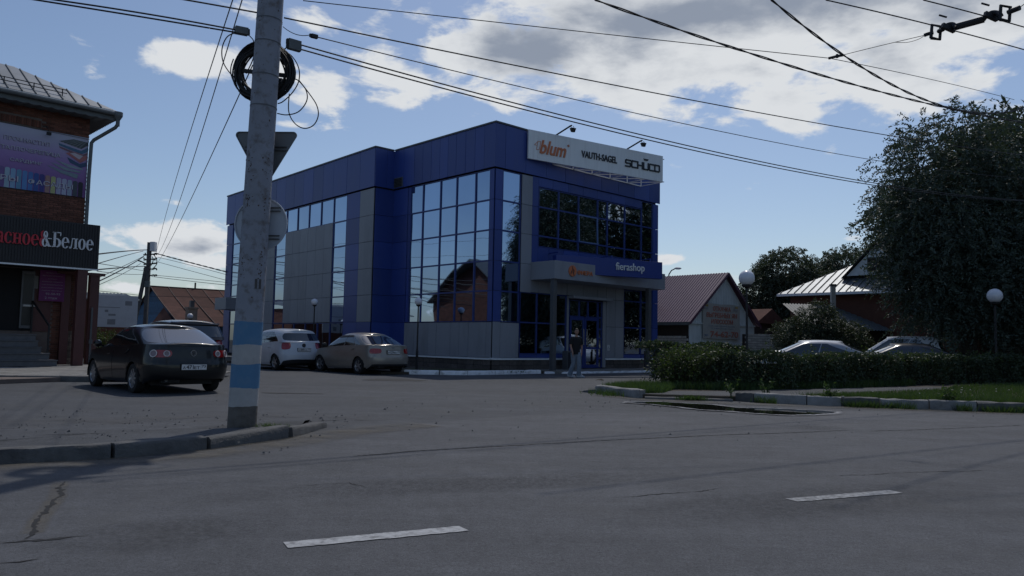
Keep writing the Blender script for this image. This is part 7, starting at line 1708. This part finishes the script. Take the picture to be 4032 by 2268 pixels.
for s_ in (-1, 1):
    p = hp_(math.acos(.06), .37 * s_); mb.lathe([(.003, -.004), (.010, 0), (.003, .004)], p + Vector((0, -.001, 0)), 8, 'y')
    a, b = hp_(math.acos(.22), .22 * s_), hp_(math.acos(.22), .58 * s_); mb.bar(a + Vector((0, -.004, 0)), b + Vector((0, -.004, 0)), .009)
mb.build('eyes', MAT['hair'], man)
mb = MB(); a, b = hp_(math.acos(-.47), -.22), hp_(math.acos(-.47), .22); mb.bar(a + Vector((0, -.003, 0)), b + Vector((0, -.003, 0)), .008); mb.build('lips', mat('lip', (.24, .10, .085), .6), man)
# clothes
def cloth(name, pts, edges, rad, m, sub=2): return skin(name, pts, edges, rad, m, sub)
def loft(rings, th=R(28), n=24):
    vs = []; c, q = math.cos(th), math.sin(th)
    for (x, z, w, d) in rings:
        for k in range(n):
            a = 2 * math.pi * k / n; ex, ey = w * math.copysign(abs(math.cos(a)) ** .8, math.cos(a)), d * math.copysign(abs(math.sin(a)) ** .8, math.sin(a))
            e_ = 1 + .018 * math.sin(5 * a + z * 23); vs.append((x + (ex * c - ey * q) * e_, (ex * q + ey * c) * e_, z + .006 * math.sin(3 * a) * (z < .9)))
    m_ = len(rings); return vs, [(i * n + k, i * n + (k + 1) % n, (i + 1) * n + (k + 1) % n, (i + 1) * n + k) for i in range(m_ - 1) for k in range(n)]
mb = MB(); mb.add(*loft([(.0, .835, .178, .128), (.0, .93, .172, .125), (.01, 1.08, .166, .122), (.015, 1.22, .178, .126), (.02, 1.34, .192, .124), (.02, 1.41, .180, .108), (.022, 1.455, .120, .085), (.025, 1.485, .066, .064), (.025, 1.475, .060, .058)]))
for a, b in (('shl', 'ell'), ('shr', 'elr')):
    p, q = Vector(J[a]), Vector(J[b]); mb.tube([p.lerp(Vector((.02, 0, 1.38)), .25) + Vector((0, 0, .01)), p, p.lerp(q, .3), p.lerp(q, .62), p.lerp(q, .8)], [.066, .076, .076, .073, .076], 14)
mb.build('t_shirt', MAT['shirt'], man, smooth=70)
mb = MB(); mb.add(*loft([(.0, .76, .10, .09), (.0, .82, .165, .12), (.0, .90, .165, .12), (.0, .96, .158, .115)], R(20)))
for h, k, a in (('hil', 'knl', 'anl'), ('hir', 'knr', 'anr')):
    h_, k_, a_ = (Vector(J[x]) for x in (h, k, a)); back = (k_ - a_).normalized(); pts = [h_ + Vector((0, 0, -.02)), h_.lerp(k_, .35), h_.lerp(k_, .75), k_, k_.lerp(a_, .35), k_.lerp(a_, .75), a_ + Vector((.01, 0, -.03))]
    mb.tube(pts, [.108, .104, .090, .084, .084, .082, .088], 16)
mb.build('jeans', MAT['denim'], man, smooth=70)
for k, pitch in (('anl', .05), ('anr', 0)):
    a = Vector(J[k]); mb = MB(); N = 12; vs = []
    for i in range(N + 1):
        t = i / N; x = -.085 + .30 * t; w = .046 * (1 - .35 * abs(t - .55) ** 1.5) * (1 if 0 < i < N else .35); h = .10 * (1 - smoothstep(.35, .95, t)) + .045 * (1 if i < N else .5)
        z0_ = .002 + pitch * max(0, .5 - t) * .9
        for (yy, zz) in ((-w, 0), (-w * 1.05, .35), (-w * .75, .85), (0, 1), (w * .75, .85), (w * 1.05, .35), (w, 0)): vs.append((a.x + x, a.y + yy - .35 * (x if k == 'anr' else x * .6), z0_ + zz * h))
    mb.add(vs, [(i * 7 + j, (i + 1) * 7 + j, (i + 1) * 7 + (j + 1) % 7, i * 7 + (j + 1) % 7) for i in range(N) for j in range(7)] + [tuple(range(7)), tuple(N * 7 + j for j in range(7))]); sh_ = mb.build('shoe', MAT['shoe'], man, smooth=True)
# ------------------------------------------------------------------ small things by the entrance
wb_ = tag(empty('litter_bin', wl(4.22, .72, .12), HA), 'tall steel ashtray bin with a dark opening beside the entrance column', 'bin')
mb = MB(); mb.box(-.15, .15, -.15, .15, 0, .82); mb.build('casing', MAT['stainless'], wb_, bevel=.01); mb = MB(); mb.box(-.11, .11, -.165, -.151, .55, .76); mb.build('opening', MAT['dark_in'], wb_)
cb_ = tag(empty('metal_cabinet', wl(3.86, .62, .12), HA), 'dark grey metal cabinet standing between the column and the steel bin', 'cabinet')
mb = MB(); mb.box(-.17, .17, -.15, .15, 0, .80); mb.build('casing', MAT['steel'], cb_, bevel=.012); mb = MB(); mb.box(-.14, .14, -.156, -.151, .06, .74); mb.build('door', MAT['core'], cb_)
for i, (u, w, lab) in enumerate(((8.0, 1.62, 'dark bollard post on the platform edge near the entrance column'), (8.32, 1.95, 'dark bollard post standing lowest in front of the platform'), (9.6, 1.05, 'dark bollard post half hidden by the wild shrub'))):
    e_ = tag(empty('bollard', wl(u, w, .1 if i != 1 else 0)), lab, 'bollard', 'thin bollard posts by the entrance'); mb = MB(); mb.tube([(0, 0, 0), (0, 0, .82)], .035, 8); mb.build('post', MAT['black'], e_); mb = MB(); mb.lathe([(.05, .82), (.04, .86), (.01, .88)], n=8); mb.build('cap', MAT['black'], e_)
cam_ = tag(empty('camera_dome', wl(5.60, .08, 2.50)), 'small dark camera dome over the middle of the double door', 'camera'); mb = MB(); mb.lathe([(.06, .05), (.06, .02), (.045, -.02), (.015, -.045)], n=12); mb.build('dome', MAT['black'], cam_)
db = tag(empty('litter', (2.98, 26.28, 0)), 'small piece of dark litter lying on the asphalt in front of the shop', 'litter')
mb = MB(); mb.add([(-.12, 0, .003), (.0, -.05, .03), (.14, -.02, .006), (.10, .06, .07), (-.03, .05, .05), (.2, .03, .02)], [(0, 1, 3, 4), (1, 2, 5, 3), (0, 1, 2, 5, 3, 4)]); mb.build('scrap', MAT['dark_board'], db)
# loose stones on the dirt by the pole, on the road
mb = MB(); rd = random.Random(9)
for k in range(420):
    if k < 230: x, y, z = rd.uniform(-8, -2.2), rd.uniform(8.0, 12.5), .02
    elif k < 330: x, y, z = rd.uniform(-6, 5), rd.uniform(9.5, 17), .006
    else: x, y, z = rd.uniform(1.5, 13), rd.uniform(14.2, 17.4), .006
    r = rd.uniform(.006, .020) * (1.6 if rd.random() < .1 else 1); a = rd.uniform(0, 6.28)
    if (x + 4.6) ** 2 / 4 + (y - 8.6) ** 2 / 2.2 < 1: z = .12
    mb.add([(x + r * math.cos(a + 2 * math.pi * i / 5) * rd.uniform(.7, 1.2), y + r * math.sin(a + 2 * math.pi * i / 5) * rd.uniform(.7, 1.2), z - .004) for i in range(5)] + [(x + r * .2, y, z + r * .9)], [(i, (i + 1) % 5, 5) for i in range(5)])
tag(mb.build('gravel', MAT['concrete']), kind='stuff', label='loose small stones scattered over the asphalt')
